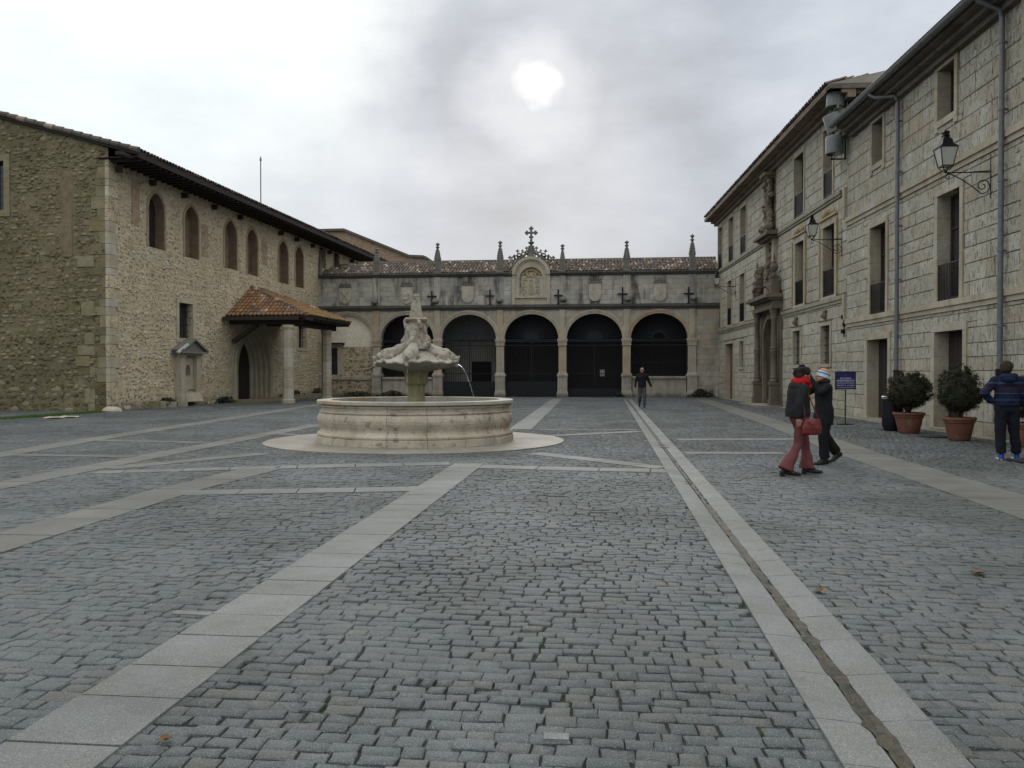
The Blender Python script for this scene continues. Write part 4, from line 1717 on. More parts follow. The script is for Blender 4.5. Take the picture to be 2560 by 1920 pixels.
# small spouts carved as beasts' heads above the string course
for (px, py) in [(938, 756), (1089, 754), (1249, 752), (1407.7, 749), (1568.5, 748), (1733.5, 745)]:
    u, z = FAC.uv(px, py)
    s = rnd.uniform(.85, 1.1)
    M = Matrix.Translation((u, -.12, z))
    organic('water_spout', 'grey_relief', arc, [('e', (0, -.02, 0), (.24 * s, .22, .17)), ('e', (.04, -.26, -.05), (.15, .18, .11)), ('e', (-.12, -.08, .12), (.06, .06, .07)),
                                                ('e', (.13, -.08, .12), (.06, .06, .07)), ('c', (.04, -.3, -.02), (.04, -.42, -.04), .07, .06)], .025, 2, M, disp=.04)


# tiled roof
def tile_rows(parent, name, plural, origin, along, up, width, length, mat, pitch=.22, tl=.42, n_ind=0, clip=None, mats=None, r0=.095, jit=.01):
    """barrel tiles: along = unit vector of the eave, up = unit vector up the slope (parent frame)"""
    o = Vector(origin)
    al = Vector(along).normalized()
    up_ = Vector(up).normalized()
    nr = al.cross(up_).normalized()
    if nr.z < 0:
        nr = -nr
    sid = al
    # unit tile: half tube, x across, y up the slope, z normal
    V, F = [], []
    ns = 6
    for yy, rr, lift in ((0, 1.0, .028), (1, .78, .0)):
        for q in range(ns + 1):
            an = math.pi * q / ns
            V.append((rr * math.cos(an) * r0, yy * tl * 1.12, rr * math.sin(an) * r0 * .9 + lift))
    for q in range(ns):
        F.append((q, q + 1, ns + 2 + q, ns + 1 + q))
    # thickness lip at the lower edge
    b = len(V)
    for q in range(ns + 1):
        an = math.pi * q / ns
        V.append((.78 * math.cos(an) * r0, .0, .78 * math.sin(an) * r0 * .9 + .028))
    for q in range(ns):
        F.append((q + 1, q, b + q, b + q + 1))
    Fm = Matrix(((al.x, up_.x, nr.x, 0), (al.y, up_.y, nr.y, 0), (al.z, up_.z, nr.z, 0), (0, 0, 0, 1)))
    nc_ = int(width / pitch)
    nr_ = int(length / tl + .3)
    its = []
    for i in range(nc_):
        for j in range(nr_):
            x, y_ = (i + .5) * pitch, j * tl
            if clip and not clip(x, y_):
                continue
            p = o + al * (x + rnd.uniform(-jit, jit)) + up_ * (y_ + rnd.uniform(-jit, jit)) + nr * .01
            its.append((Matrix.Translation(p) @ Fm @ Matrix.Rotation(rnd.gauss(0, .03), 4, 'Z'), rnd.choice(mats) if mats else mat))
    sc2 = [size_seen(parent.matrix_world @ m_, pitch, tl) for m_, _ in its]
    od = sorted(range(len(its)), key=lambda q: -sc2[q])
    piles = {}
    for rank, q in enumerate(od):
        m_, mt = its[q]
        if rank < n_ind:
            kk = ('tile', 0, mt, tl, r0)
            if kk not in _vm:
                me_ = bpy.data.meshes.new('roof_tile')
                me_.from_pydata(V, [], F)
                me_.polygons.foreach_set('use_smooth', [True] * len(F))
                me_.materials.append(MATS[mt])
                _vm[kk] = me_
            link(name, _vm[kk], parent, m_)
        else:
            B = piles.setdefault(mt, MB())
            B.tone = rnd.random()
            B.add(V, F, m_)
    for mt, B in piles.items():
        B.build(plural, mt, parent, fix=False, kind='stuff', smooth=False)


def roof_slab(parent, pts, th, mat, name='roof'):
    """pts: 4 corners counterclockwise seen from above"""
    mb = MB()
    n = len(pts)
    V = [tuple(p) for p in pts] + [(p[0], p[1], p[2] - th) for p in pts]
    F = [tuple(range(n)), tuple(range(n, 2 * n))[::-1]] + [(i, n + i, n + (i + 1) % n, (i + 1) % n) for i in range(n)]
    mb.add(V, F)
    return mb.build(name, mat, parent)


ry0, ry1 = .12, 2.7
rz0 = ZCO1 + .01
rz1 = FAC.uv(1331, 646, ry1)[1] - .20
sl = Vector((0, ry1 - ry0, rz1 - rz0))
roof_slab(arc, [(PX[0] - .2, ry0, rz0), (FEND, ry0, rz0), (FEND, ry1, rz1), (PX[0] + 1.5, ry1, rz1)], .12, 'grey_tile')
roof_slab(arc, [(PX[0] + .5, ry1, rz1), (FEND, ry1, rz1), (FEND, 5.3, 7.95), (PX[0] - .2, 5.3, 7.95)], .12, 'grey_tile')
tile_rows(arc, 'roof_tile', 'roof_tiles', (PX[0] - .1, ry0 - .05, rz0), (1, 0, 0), sl, FEND - PX[0] + .0, sl.length, 'old_tile', .215, .40, 0,
          clip=lambda x, y: x > (y - .8) * 1.3, mats=['old_tile', 'grey_tile', 'old_tile', 'grey_tile', 'grey_tile'], r0=.10, jit=.02)
mb = MB()
mb.tube([(PX[0] + 1.9, ry1, rz1 + .03), (FEND, ry1, rz1 + .03)], .12, 8)
mb.build('ridge', 'grey_tile', arc)

# dark weeds along the foot of the arcade
for (px, w_, n, h_) in ((1752, .7, 700, .55), (1548, .35, 200, .35), (985, .9, 500, .4), (1060, .6, 260, .25), (900, 1.2, 500, .35)):
    u = FAC.u(px)
    mb = MB()
    for k in range(n):
        x = u + rnd.gauss(0, w_ * .5)
        s = rnd.uniform(.03, .06)
        d = Vector((rnd.uniform(-1, 1), rnd.uniform(-1, 1), rnd.uniform(-1, 1))).normalized() * s
        e = Vector((rnd.uniform(-1, 1), rnd.uniform(-1, 1), rnd.uniform(-1, 1))).normalized() * s
        p = FAC.M @ Vector((min(x, 7.5), -.25 - abs(rnd.gauss(0, .12)), rnd.uniform(0, h_) * math.exp(-((x - u) / w_) ** 2)))
        mb.tone = rnd.random()
        mb.face([p - d, p + e, p + d, p - e])
    mb.build('weeds', 'weed_leaf', None, fix=False, kind='stuff')
# iron crosses standing on the string course
for k, (px, py, w_, h_) in enumerate([(1080.4, 742, 24, 28), (1225.5, 741, 22, 33), (1395.8, 740, 22, 33), (1556, 736, 24, 35), (1721, 735, 24, 33)]):
    u, zc = FAC.uv(px, py)
    zb = ZST1
    zt = zc + h_ / 38 * .5
    mb = MB()
    mb.box(u - .045, u + .045, -.16, -.09, zb, zt)
    mb.box(u - w_ / 76, u + w_ / 76, -.159, -.091, zc - .03, zc + .06)
    mb.box(u - .09, u + .09, -.19, -.08, zb, zb + .03)
    lab = ['small black iron cross on the ledge above the arch behind the fountain spire',
           'small black iron cross on the ledge left of the carved niche',
           'small black iron cross on the ledge just right of the carved niche',
           'small black iron cross on the ledge between the two right hand blank shields',
           'small black iron cross on the ledge nearest the right hand building'][k]
    mb.build('iron_cross', 'black_iron', None, M=FAC.M, label=lab, cat='cross', group='iron crosses on the arcade ledge')

# brick gable building far behind
RY = 70.0
RW_ = Wall(0, RY, 1, 0)
P_ = [RW_.uv(*p) for p in ((780, 574), (794, 574.6), (862, 572), (1024.5, 637.6), (1060, 639), (1066, 643))]
bk = empty('brick_building', M=RW_.M, label='pinkish brick building with a sloping roof edge rising behind the arcade roof', cat='building')
mb = MB()
poly = [(P_[0][0] - 5, 0), (P_[5][0], 0), (P_[5][0], P_[5][1] - .15), (P_[4][0], P_[4][1] - .15), (P_[3][0], P_[3][1] - .15), (P_[2][0], P_[2][1] - .15), (P_[0][0] - 5, P_[0][1] - .15)]
mb.prism(poly, 0, 9)
mb.build('wall', 'pink_brick', bk)
mb = MB()
edge = [(P_[0][0] - 5, P_[0][1]), P_[2], P_[3], P_[4], (P_[5][0] + .1, P_[5][1])]
for a, b in zip(edge, edge[1:]):
    V = [(a[0], -.25, a[1] - .2), (b[0], -.25, b[1] - .2), (b[0], -.25, b[1]), (a[0], -.25, a[1]), (a[0], 9.2, a[1] - .2), (b[0], 9.2, b[1] - .2), (b[0], 9.2, b[1]), (a[0], 9.2, a[1])]
    mb.add(V, [(0, 1, 2, 3), (5, 4, 7, 6), (3, 2, 6, 7), (1, 0, 4, 5), (0, 3, 7, 4), (1, 5, 6, 2)])
mb.build('roof', 'grey_tile', bk)

# ================================================================== LEFT BUILDING (rubble walls, pointed windows)
lb = empty('rubble_building', M=LWW.M, label='long two storey rubble stone building with pointed upper windows along the left side', cat='building')
LEN = 36.5
ZT = 10.32
PW = []   # pointed windows
for (x0, x1, sx, sy, ax, ay) in [(373, 412, 373, 616, 392, 484.5), (463, 497, 463, 640.8, 479, 517), (562.8, 592.6, 562.8, 668, 577, 552.5),
                                 (618.6, 644, 618.6, 684.4, 631.6, 574), (697.6, 720.5, 697.6, 704.7, 708, 602.8), (739, 758.4, 739, 716, 748, 617.3)]:
    u0, u1 = LWW.u(x0), LWW.u(x1)
    PW.append((u0, u1, LWW.uv(sx, sy)[1], LWW.uv(ax, ay)[1]))
    print('PW', PW[-1])
RWn = [LWW.rect(800, 814, 617.9, 668), LWW.rect(834.8, 847.8, 631.8, 672)]
LW1 = LWW.rect(447.6, 481.8, 755.7, 844.6)
LW2 = LWW.rect(745.5, 764.7, 812, 869)
PD = (LWW.u(592), LWW.u(641), 0.12, 3.55)   # pointed doorway
print('rects', RWn, LW1, LW2, PD)
PDi = (11.85, 13.42, .12, 3.30)
PD = (10.32, 15.28, .12, 4.36)
holes = []
archs = []
for (a, b, z0, z1) in PW:
    holes.append((a, b, z0, z1))
    archs.append((a, b, z1 - (b - a) * .62, (b - a) * .62))
holes += RWn + [LW1, LW2]
holes.append((PD[0], PD[1], -.2, PD[3]))
archs.append((PD[0], PD[1], 1.75, PD[3] - 1.75))
mb = MB()
backing(mb, 0, LEN, -.25, ZT, [h for h in holes], .50)
for (a, b, zs, rise) in archs:
    pts = arch_curve(a, b, zs, 'pointed', 16, rise)
    arch_fill(mb, pts, zs + rise, .50)
mb.build('wall', 'buff_mortar', lb, fix=False)


def in_arch_frame(cu, cz):
    return False


# rubble facing, kept clear of openings, quoins and brick dressings
clear = [(h[0] - .16, h[1] + .16, h[2] - .05, h[3] + .1) for h in holes[:6]]
clear += [(h[0] - .22, h[1] + .22, h[2] - .22, h[3] + .22) for h in [LW1, LW2]]
clear += [(h[0] - .12, h[1] + .12, h[2] - .1, h[3] + .12) for h in RWn]
NU = (LWW.u(434) - .15, LWW.u(500))          # small wall fountain
clear += [(PD[0] - .05, PD[1] + .05, -.2, PD[3] - .9), (PD[0] + .9, PD[1] - .9, 3, PD[3] + .1), (0, .55, -.3, ZT), (NU[0] + .2, NU[1] - .2, -.2, 2.4)]
R_ = rubble(.1, 22.6, -.1, ZT - .05, clear, (.26, .15), .026, ('buff_rubble', 'buff_rubble', 'buff_rubble', 'quoin_stone'), seed=8, big_foot=1.1, skip=.26)
for mt, B in R_.items():
    B.build('rubble_stones', mt, lb, fix=False, kind='stuff')
R_ = rubble(22.6, LEN, 7.6, ZT - .05, clear, (.34, .22), .03, ('buff_rubble',), seed=9)
for mt, B in R_.items():
    B.build('rubble_stones', mt, lb, fix=False, kind='stuff')

# pointed windows: brick reveals, shutters of brick infill
for k, (a, b, z0, z1) in enumerate(PW):
    zs, rise = z1 - (b - a) * .62, (b - a) * .62
    pts = [(a, z0)] + arch_curve(a, b, zs, 'pointed', 16, rise) + [(b, z0)]
    w_ = .15
    out_ = [(a - w_, z0)] + arch_curve(a - w_, b + w_, zs, 'pointed', 16, rise + .17) + [(b + w_, z0)]
    mb = MB()
    ring_strip(mb, pts, out_, -.028, .01)
    fr = mb.build('window_surround', 'pale_brick', lb)
    mb = MB()
    rim = [(a + .004, z0)] + arch_curve(a + .004, b - .004, zs, 'pointed', 16, rise - .004) + [(b - .004, z0)]
    for (p, q) in zip(rim, rim[1:]):
        mb.face([(p[0], -.02, p[1]), (q[0], -.02, q[1]), (q[0], .44, q[1]), (p[0], .44, p[1])])
    mb.face([(a, -.02, z0 + .004), (b, -.02, z0 + .004), (b, .44, z0 + .004), (a, .44, z0 + .004)])
    mb.build('reveal', 'reveal_brick', fr, fix=False)
    mb = MB()
    mb.box(a, b, .44, .50, z0, z1)
    mb.build('shutter', 'window_glass' if k in (0,) else 'reveal_brick', fr)
for (a, b, z0, z1) in RWn:
    mb = MB()
    mb.box(a, b, .30, .36, z0, z1)
    sh = mb.build('window', 'reveal_brick', lb)
    mb = MB()
    for q in (a - .14, b):
        mb.box(q, q + .14, -.02, .3, z0, z1)
    mb.box(a - .14, b + .14, -.025, .3, z1, z1 + .14)
    mb.build('window_surround', 'pale_brick', sh)


def barred_window(parent, a, b, z0, z1, fw, mat, depth=.32, bars=3):
    mb = MB()
    mb.box(a, b, depth, depth + .05, z0, z1)
    wn = mb.build('window', 'window_glass', parent)
    mb = MB()
    mb.box(a - fw, a - .001, -.035, .05, z0 - fw, z1 + fw)
    mb.box(b + .001, b + fw, -.035, .05, z0 - fw, z1 + fw)
    mb.box(a, b, -.034, .05, z1 + .001, z1 + fw)
    mb.box(a, b, -.045, .05, z0 - fw, z0)
    mb.build('window_surround', mat, wn)
    mb = MB()
    for k in range(bars):
        x = a + (b - a) * (k + 1) / (bars + 1)
        mb.box(x - .012, x + .012, .10, .124, z0, z1)
    n = max(2, int((z1 - z0) / .3))
    for k in range(1, n):
        z = z0 + (z1 - z0) * k / n
        mb.box(a, b, .095, .115, z - .01, z + .01)
    mb.build('grille', 'black_iron', wn)
    return wn


barred_window(lb, *LW1, .20, 'quoin_stone')
barred_window(lb, *LW2, .20, 'quoin_stone')

# brick strips let into the wall
for (px0, px1, py0, py1) in [(331, 350, 448, 560), (505, 520, 560, 640), (655, 668, 600, 660)]:
    a, b = LWW.u(px0), LWW.u(px1)
    z1, z0 = LWW.uv(px0, py0)[1], LWW.uv(px0, py1)[1]
    mb = MB()
    mb.box(a, b, -.03, .0, z0, z1)
    mb.build('brick_patch', 'pale_brick', lb)

# pointed doorway in receding orders
NO = 5
def porch_order(f):
    a = PDi[0] + (PD[0] - PDi[0]) * f
    b = PDi[1] + (PD[1] - PDi[1]) * f
    zt_ = PDi[3] + (PD[3] - PDi[3]) * f
    zs_ = 1.7 + .05 * f
    return [(a, .12)] + arch_curve(a, b, zs_, 'pointed', 20, zt_ - zs_) + [(b, .12)]
mb = MB()
mb.box(PDi[0] - .1, PDi[1] + .1, .56, .62, 0, PDi[3])
dr = mb.build('door', 'dark_timber', lb)
mb = MB()
for q in range(7):
    x = PDi[0] + (PDi[1] - PDi[0]) * q / 7
    mb.box(x + .008, x + (PDi[1] - PDi[0]) / 7 - .008, .535, .558, .14, PDi[3] - .05)
mb.build('plank', 'dark_timber', dr)
for k in range(NO):
    f0, f1 = k / NO, (k + 1) / NO
    y0 = .44 - (.44 + .05) * k / (NO - 1)
    mb = MB()
    ring_strip(mb, porch_order(f0), porch_order(f1 + (.02 if k < NO - 1 else 0)), y0, .60)
    # roll moulding on the edge of each order
    pts = [(p[0], y0 + .01, p[1]) for p in porch_order(f0)]
    mb.tube(pts, .045, 6)
    mb.build('doorway_order', 'quoin_stone', lb)
# doorstep kerb below the porch
mb = MB()
mb.box(9.9, 15.9, -1.6, .0, -.1, .14)
mb.build('step', 'quoin_mossy', lb, jitter=.02)
mb = MB()
mb.box(16.2, 22.4, -.7, .0, -.1, .22)
mb.build('step', 'quoin_mossy', lb, jitter=.02)

# quoins at the corner (both faces)
z = -.1
k = 0
while z < ZT - .3:
    h = rnd.uniform(.26, .54)
    la, lg = (.62, .36) if k % 2 else (.38, .60)
    la *= rnd.uniform(.85, 1.15)
    lg *= rnd.uniform(.8, 1.6)
    mt = 'quoin_stone'
    base = -.06 if z > 2.6 else -.10 - .05 * (2.6 - z) / 2.6
    mb = MB()
    mb.tone = rnd.random()
    g = .008
    # local frame: x along the long wall, y inwards; the end wall lies on x=0, running to +y
    pr = -base
    mb.box(-.045, la, -.045, .12, z + g, z + h - g)
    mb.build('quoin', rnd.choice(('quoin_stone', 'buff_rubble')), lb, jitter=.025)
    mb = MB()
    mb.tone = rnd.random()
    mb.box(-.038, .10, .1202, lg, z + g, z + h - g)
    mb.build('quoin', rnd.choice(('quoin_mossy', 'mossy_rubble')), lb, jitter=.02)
    z += h
    k += 1

# ---- end wall (facing the camera)
Mg = LWW.Mi @ GWW.M
ue = -14.0
z_c = ZT + .3
slope = (12.52 - 10.78) / (.58 + 4.91)
topf = lambda u: min(10.72 + slope * (-u), 14.6)
u_r = -(14.6 - 10.72) / slope
gw0 = GWW.rect(-12, 13.6, 402, 525, 'r')
gw0 = (gw0[1] - 1.0, gw0[1], gw0[2], gw0[3])
mb = MB()
cols = sorted({ue, gw0[0], gw0[1], u_r, 0.0, *[u_r + (0 - u_r) * q / 6 for q in range(7)]})
for a, b in zip(cols, cols[1:]):
    if gw0[0] - .001 < a and b < gw0[1] + .001:
        mb.face([(a, 0, -.25), (b, 0, -.25), (b, 0, gw0[2]), (a, 0, gw0[2])])
        mb.face([(a, 0, gw0[3]), (b, 0, gw0[3]), (b, 0, topf(b)), (a, 0, topf(a))])
    else:
        mb.face([(a, 0, -.25), (b, 0, -.25), (b, 0, topf(b)), (a, 0, topf(a))])
a, b, c, d = gw0
mb.face([(a, 0, c), (a, 0, d), (a, .4, d), (a, .4, c)])
mb.face([(b, 0, c), (b, .4, c), (b, .4, d), (b, 0, d)])
mb.face([(a, 0, d), (b, 0, d), (b, .4, d), (a, .4, d)])
mb.face([(a, 0, c), (a, .4, c), (b, .4, c), (b, 0, c)])
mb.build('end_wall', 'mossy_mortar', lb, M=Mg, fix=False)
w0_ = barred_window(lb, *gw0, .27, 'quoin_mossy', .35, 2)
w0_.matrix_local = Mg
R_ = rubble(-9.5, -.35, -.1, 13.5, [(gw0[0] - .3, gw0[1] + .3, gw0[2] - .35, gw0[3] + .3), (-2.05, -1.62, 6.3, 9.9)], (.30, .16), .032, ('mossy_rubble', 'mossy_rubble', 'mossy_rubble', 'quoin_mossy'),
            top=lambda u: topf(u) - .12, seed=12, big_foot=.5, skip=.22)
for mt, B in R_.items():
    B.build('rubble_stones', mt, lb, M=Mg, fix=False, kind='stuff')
mb = MB()
mb.box(-2.03, -1.64, -.012, 0, 6.32, 9.85)
mb.build('brick_patch', 'mossy_brick', lb, M=Mg, jitter=.02)
# large squared stones low on the end wall near the corner
for (px0, px1, py0, py1) in [(205, 262, 755, 790), (213, 268, 832, 862), (195, 250, 866, 888), (190, 226, 890, 916), (226, 256, 918, 944), (212, 262, 972, 1008), (222, 266, 1008, 1030), (38, 58, 760, 776), (196, 238, 640, 668)]:
    a, b = GWW.u(px0), min(GWW.u(px1), -.62)
    if b - a < .2:
        continue
    z1, z0 = GWW.uv(px0, py0)[1], GWW.uv(px0, py1)[1]
    me_ = variant_mesh('ashlar_end', BV, rnd.randrange(8), 'quoin_mossy')
    link('squared_stone', me_, lb, Mg @ Matrix.Translation((a, 0, z0)) @ Matrix.Diagonal((b - a, .06, z1 - z0, 1)))

# back and far walls so that the building is solid, seen from anywhere
mb = MB()
mb.box(LEN - .3, LEN, .5, 13.9, -.2, ZT)
mb.box(.45, LEN - .3, 13.6, 13.9, -.2, ZT)
mb.build('rear_wall', 'buff_mortar', lb)

# roof: ridge parallel to the plaza, eaves overhanging
OV = 1.42
ue_, ze_ = None, None
v = ray(640, 503)
lc = LWW.Mi @ Vector((0, 0, EYE))
lv = LWW.Mi.to_3x3() @ v
zE = ZT + .02
t_ = (zE - lc.z) / lv.z
print('eave overhang test', (lc + lv * t_))
ridge_y = 7.0
ridge_z = ZT + .32 + slope * ridge_y
roofA = [(-.13, -OV, ZT + .15), (LEN, -OV, ZT + .15), (LEN, ridge_y, ridge_z), (-.13, ridge_y, ridge_z)]
rb = roof_slab(lb, roofA, .13, 'eave_timber')
roof_slab(lb, [(-.35, ridge_y, ridge_z), (LEN, ridge_y, ridge_z), (LEN, 14.6, ZT), (-.35, 14.6, ZT)], .13, 'grey_tile')
upv = Vector((0, ridge_y + OV, ridge_z - ZT - .15))
tile_rows(lb, 'roof_tile', 'roof_tiles', (-.13, -OV - .06, ZT + .16), (1, 0, 0), upv, LEN, 3.2, 'old_tile', .23, .42, 0, mats=['grey_tile', 'grey_tile', 'old_tile'], r0=.105, jit=.015)
# verge tiles up the end wall
mb = MB()
for k in range(22):
    y_ = -OV + k * .42
    z_ = ZT + .17 + (upv.z / upv.y) * (y_ + OV)
    mb.tone = rnd.random()
    mb.tube([(-.12, y_ - .02, z_ + .05), (-.12, y_ + .43, z_ + .05 + upv.z / upv.y * .40)], [.125, .095], 8)
mb.build('verge_tiles', 'grey_tile', lb, kind='stuff')
# rafters and brackets
mb = MB()
x = .1
while x < LEN - .2:
    mb.tone = rnd.random()
    mb.box(x, x + .12, -OV + .06, .0, ZT - .16, ZT - .045)
    x += .46
mb.build('rafters', 'eave_timber', lb, kind='stuff')
mb = MB()
mb.box(-.13, LEN, -OV - .015, -OV + .03, ZT - .08, ZT + .12)
mb.build('fascia', 'eave_timber', lb)
mb = MB()
mb.box(-.12, LEN, -OV + .03, .45, ZT - .044, ZT - .01)
mb.build('soffit_boards', 'dark_timber', lb)
for (px, py) in [(291, 412), (377, 446), (457, 477), (531, 506), (596, 531), (698, 572), (738, 588), (778, 604), (820, 622), (876, 640)]:
    u = LWW.u(px)
    mb = MB()
    mb.box(u - .06, u + .06, -.30, .0, ZT - .50, ZT - .25)
    mb.build('eave_bracket', 'dark_timber', lb)
mb = MB()
mb.box(-.80, -.05, -OV * .80, -OV * .60, ZT - .12, ZT + .02)
mb.build('purlin_end', 'eave_timber', lb)

# ---- wall fountain niche with pediment
nf = empty('wall_fountain', M=LWW.M @ Matrix.Translation((NU[0], 0, 0)), label='small pale stone niche with a broken triangular pediment built against the rubble wall', cat='niche')
WN = NU[1] - NU[0] - .2
z_of = lambda px, py: LWW.uv(px, py)[1]
D_ = .42
mb = MB()
mb.box(.30, WN - .28, -.12, 0, .2, 2.35)
mb.box(.30, .30 + .36, -.30, -.12, .55, 2.30)
mb.box(WN - .62, WN - .28, -.30, -.12, .55, 2.30)
mb.build('niche_body', 'quoin_stone', nf, jitter=.006)
mb = MB()
cx_ = WN / 2 + .01
cur = arch_curve(cx_ - .27, cx_ + .27, 1.75, 'round', 12)
mb.prism([(cx_ - .30, 1.42), (cx_ + .30, 1.42), (cx_ + .30, 2.28), (cx_ - .30, 2.28)], -.135, -.125)
mb.build('niche_panel', 'ochre_trim', nf)
mb = MB()
poly = [(cx_ - .2, 1.45), *arch_curve(cx_ - .2, cx_ + .2, 1.75, 'round', 10), (cx_ + .2, 1.45)]
mb.prism(poly[::-1], -.142, -.136)
mb.build('niche_hollow', 'portal_stone', nf)
mb = MB()
for x0_ in (.25, WN - .67):
    mb.box(x0_, x0_ + .44, -.34, -.1, 2.30, 2.38)
    mb.box(x0_ - .02, x0_ + .46, -.37, -.1, .2, .55)
mb.box(.22, WN - .2, -.38, 0, 2.38, 2.47)
mb.build('entablature', 'quoin_stone', nf)
mb = MB()
zt = 2.47
mb.box(.0, WN, -.55, 0, zt, zt + .10)
poly = [(.0, zt + .10), (WN, zt + .10), (WN / 2, zt + .62)]
mb.prism(poly[::-1] if False else poly, -.42, 0)
for (p, q) in (((-.05, zt + .12), (WN / 2, zt + .68)), ((WN / 2, zt + .68), (WN + .05, zt + .12))):
    mb.beam((p[0], -.28, p[1]), (q[0], -.28, q[1]), .56, .10)
mb.build('pediment', 'grey_relief', nf, jitter=.01)
mb = MB()
mb.beam((-.25, -.45, zt + .02), (.45, -.55, zt + .42), .12, .09)
mb.build('broken_moulding', 'white_plastic', nf)
mb = MB()
mb.box(cx_ - .24, cx_ + .24, -.36, -.30, .72, .76)
mb.build('spout_bar', 'black_iron', nf)
mb = MB()
mb.frustum(.45, WN - .42, -.55, -.1, .20, .62, .1, .18)
mb.build('basin', 'quoin_stone', nf)
# kerb stones around it
xk = LWW.u(426)
k = 0
for (p0, p1, py0, py1) in [(428, 448, 1001, 1022), (450, 475, 1002, 1022), (476, 499, 1002, 1022), (500, 516, 1001, 1021), (517, 526, 1000, 1019), (529, 553, 999, 1017)]:
    a = G(p0, py1)
    b = G(p1, py1)
    h = .32 if k < 4 else .26
    mid = (a + b) / 2
    d = (b - a)
    lw_ = LWW.Mi @ mid
    u0, u1 = (LWW.Mi @ a).x, (LWW.Mi @ b).x
    mb = MB()
    mb.box(-(u1 - u0) / 2 + .02, (u1 - u0) / 2 - .02, -.25, .25, -.05, h)
    mb.build('kerb_stone', 'quoin_mossy' if k < 3 else 'quoin_stone', None, M=LWW.M @ Matrix.Translation(((u0 + u1) / 2, -.62, 0)) @ Matrix.Rotation(rnd.uniform(-.05, .05), 4, 'Z'), jitter=.03,
             label=['rough dark kerb block left of the wall niche foot, leftmost of the row', 'rough dark kerb block under the left edge of the wall niche', 'squared kerb block under the centre of the wall niche',
                    'pale kerb block under the right edge of the wall niche', 'narrow pale kerb block just right of the wall niche', 'long pale kerb block at the right end of the row by the niche'][k],
             cat='stone block', group='kerb blocks at the foot of the wall niche')
    k += 1
for k, (px, py) in enumerate([(280, 1027), (135, 1044), (172, 1042)]):
    p = G(px, py + 2)
    mb = MB()
    mb.ball((0, 0, .02), (.42 if k == 0 else .34, .28, .20 if k == 0 else .05), 10, 6)
    mb.build('loose_stone', 'quoin_stone', None, M=Matrix.Translation(p), jitter=.05,
             label=['big pale boulder at the foot of the corner of the rubble building', 'flat pale stone in the grass strip, left of its twin', 'flat pale stone in the grass strip, nearest the building corner'][k], cat='stone')

# lightning rod on the left roof
pu, pz = LWW.uv(652, 512)
v = ray(652, 515)
mb = MB()
q = Wall(-30, 52, 1, 0)
uu, zz = q.uv(652, 515)
_, z2 = q.uv(650, 396)
mb.tube([(uu, 0, 9.5), (uu, 0, z2)], .035, 6)
mb.ball((uu, 0, z2 - .1), (.09, .09, .05), 8, 5)
mb.ball((uu, 0, z2 - .0), (.05, .05, .12), 8, 5)
mb.build('lightning_rod', 'pipe_grey', None, M=q.M, label='thin metal rod standing on the roof of the long rubble building', cat='lightning rod')

# ================================================================== PORCH
c1g = G(727, 1008)
c2g = G(811, 1000)
lc1 = LWW.Mi @ c1g
lc2 = LWW.Mi @ c2g
print('porch columns local', lc1, lc2)
yc = (lc1.y + lc2.y) / 2
po = empty('porch', M=LWW.M, label='tiled lean-to porch roof on two octagonal stone columns over the pointed doorway', cat='porch')
for (u_, hgt) in ((lc1.x, 4.02), (lc2.x, 4.02)):
    mb0 = MB()
    mb0.lathe([(.35, -.02), (.35, .16), (.30, .24)], 8, (u_, yc), phase=R(22.5))
    base = mb0.build('column', 'quoin_stone', po)
    z = .24
    while z < hgt - .3:
        h = rnd.uniform(.38, .62)
        h = min(h, hgt - .25 - z)
        mb = MB()
        mb.tone = rnd.random()
        mb.lathe([(.265, z + .004), (.275, z + .02), (.275, z + h - .02), (.265, z + h - .004)], 8, (u_, yc), phase=R(22.5))
        mb.build('column_drum', 'quoin_stone', base, jitter=.006)
        z += h
    mb = MB()
    mb.lathe([(.275, z), (.315, z + .12), (.315, hgt)], 8, (u_, yc), phase=R(22.5))
    mb.build('capital', 'quoin_stone', base)
ZB = 4.02
ux0, ux1 = lc1.x - 1.7, lc2.x + 1.0
eu0, eu1 = LWW.uv(563, 783)[0] + .1, lc2.x + 1.7
mb = MB()
mb.box(eu0 + .55, eu1 - .5, yc - .14, yc + .14, ZB, ZB + .26)
for u_ in (lc1.x, lc2.x):
    mb.box(u_ - .13, u_ + .13, yc - .5, 0, ZB + .26, ZB + .46)
mb.box(eu0 + .35, eu0 + .60, yc - .5, 0, ZB + .1, ZB + .34)
mb.build('beam', 'dark_timber', po)
ey = yc - .85
EZ = ZB + .50
ru0, ru1 = LWW.u(628) , LWW.u(628) + 1.9
RZ = LWW.uv(640, 725)[1]
print('porch', eu0, eu1, ey, ru0, ru1, RZ, 'col', lc1.x, lc2.x, yc)
hipu = ru1 + .1
# three roof planes: near side, front, far side
A_ = Vector((eu0, 0, EZ)); B_ = Vector((eu0, ey, EZ)); C_ = Vector((eu1, ey, EZ)); D_v = Vector((eu1, 0, EZ))
E_ = Vector((ru0, 0, RZ)); F_ = Vector((ru1, 0, RZ))
th = Vector((0, 0, .10))
for nm, tri in (('near', (A_, B_, E_)), ('front', (B_, C_, F_, E_)), ('far', (C_, D_v, F_))):
    mb = MB()
    n = len(tri)
    V = [tuple(p) for p in tri] + [tuple(p - th) for p in tri]
    mb.add(V, [tuple(range(n)), tuple(range(n, 2 * n))[::-1]] + [(i, n + i, n + (i + 1) % n, (i + 1) % n) for i in range(n)])
    mb.build('roof_deck', 'dark_timber', po)


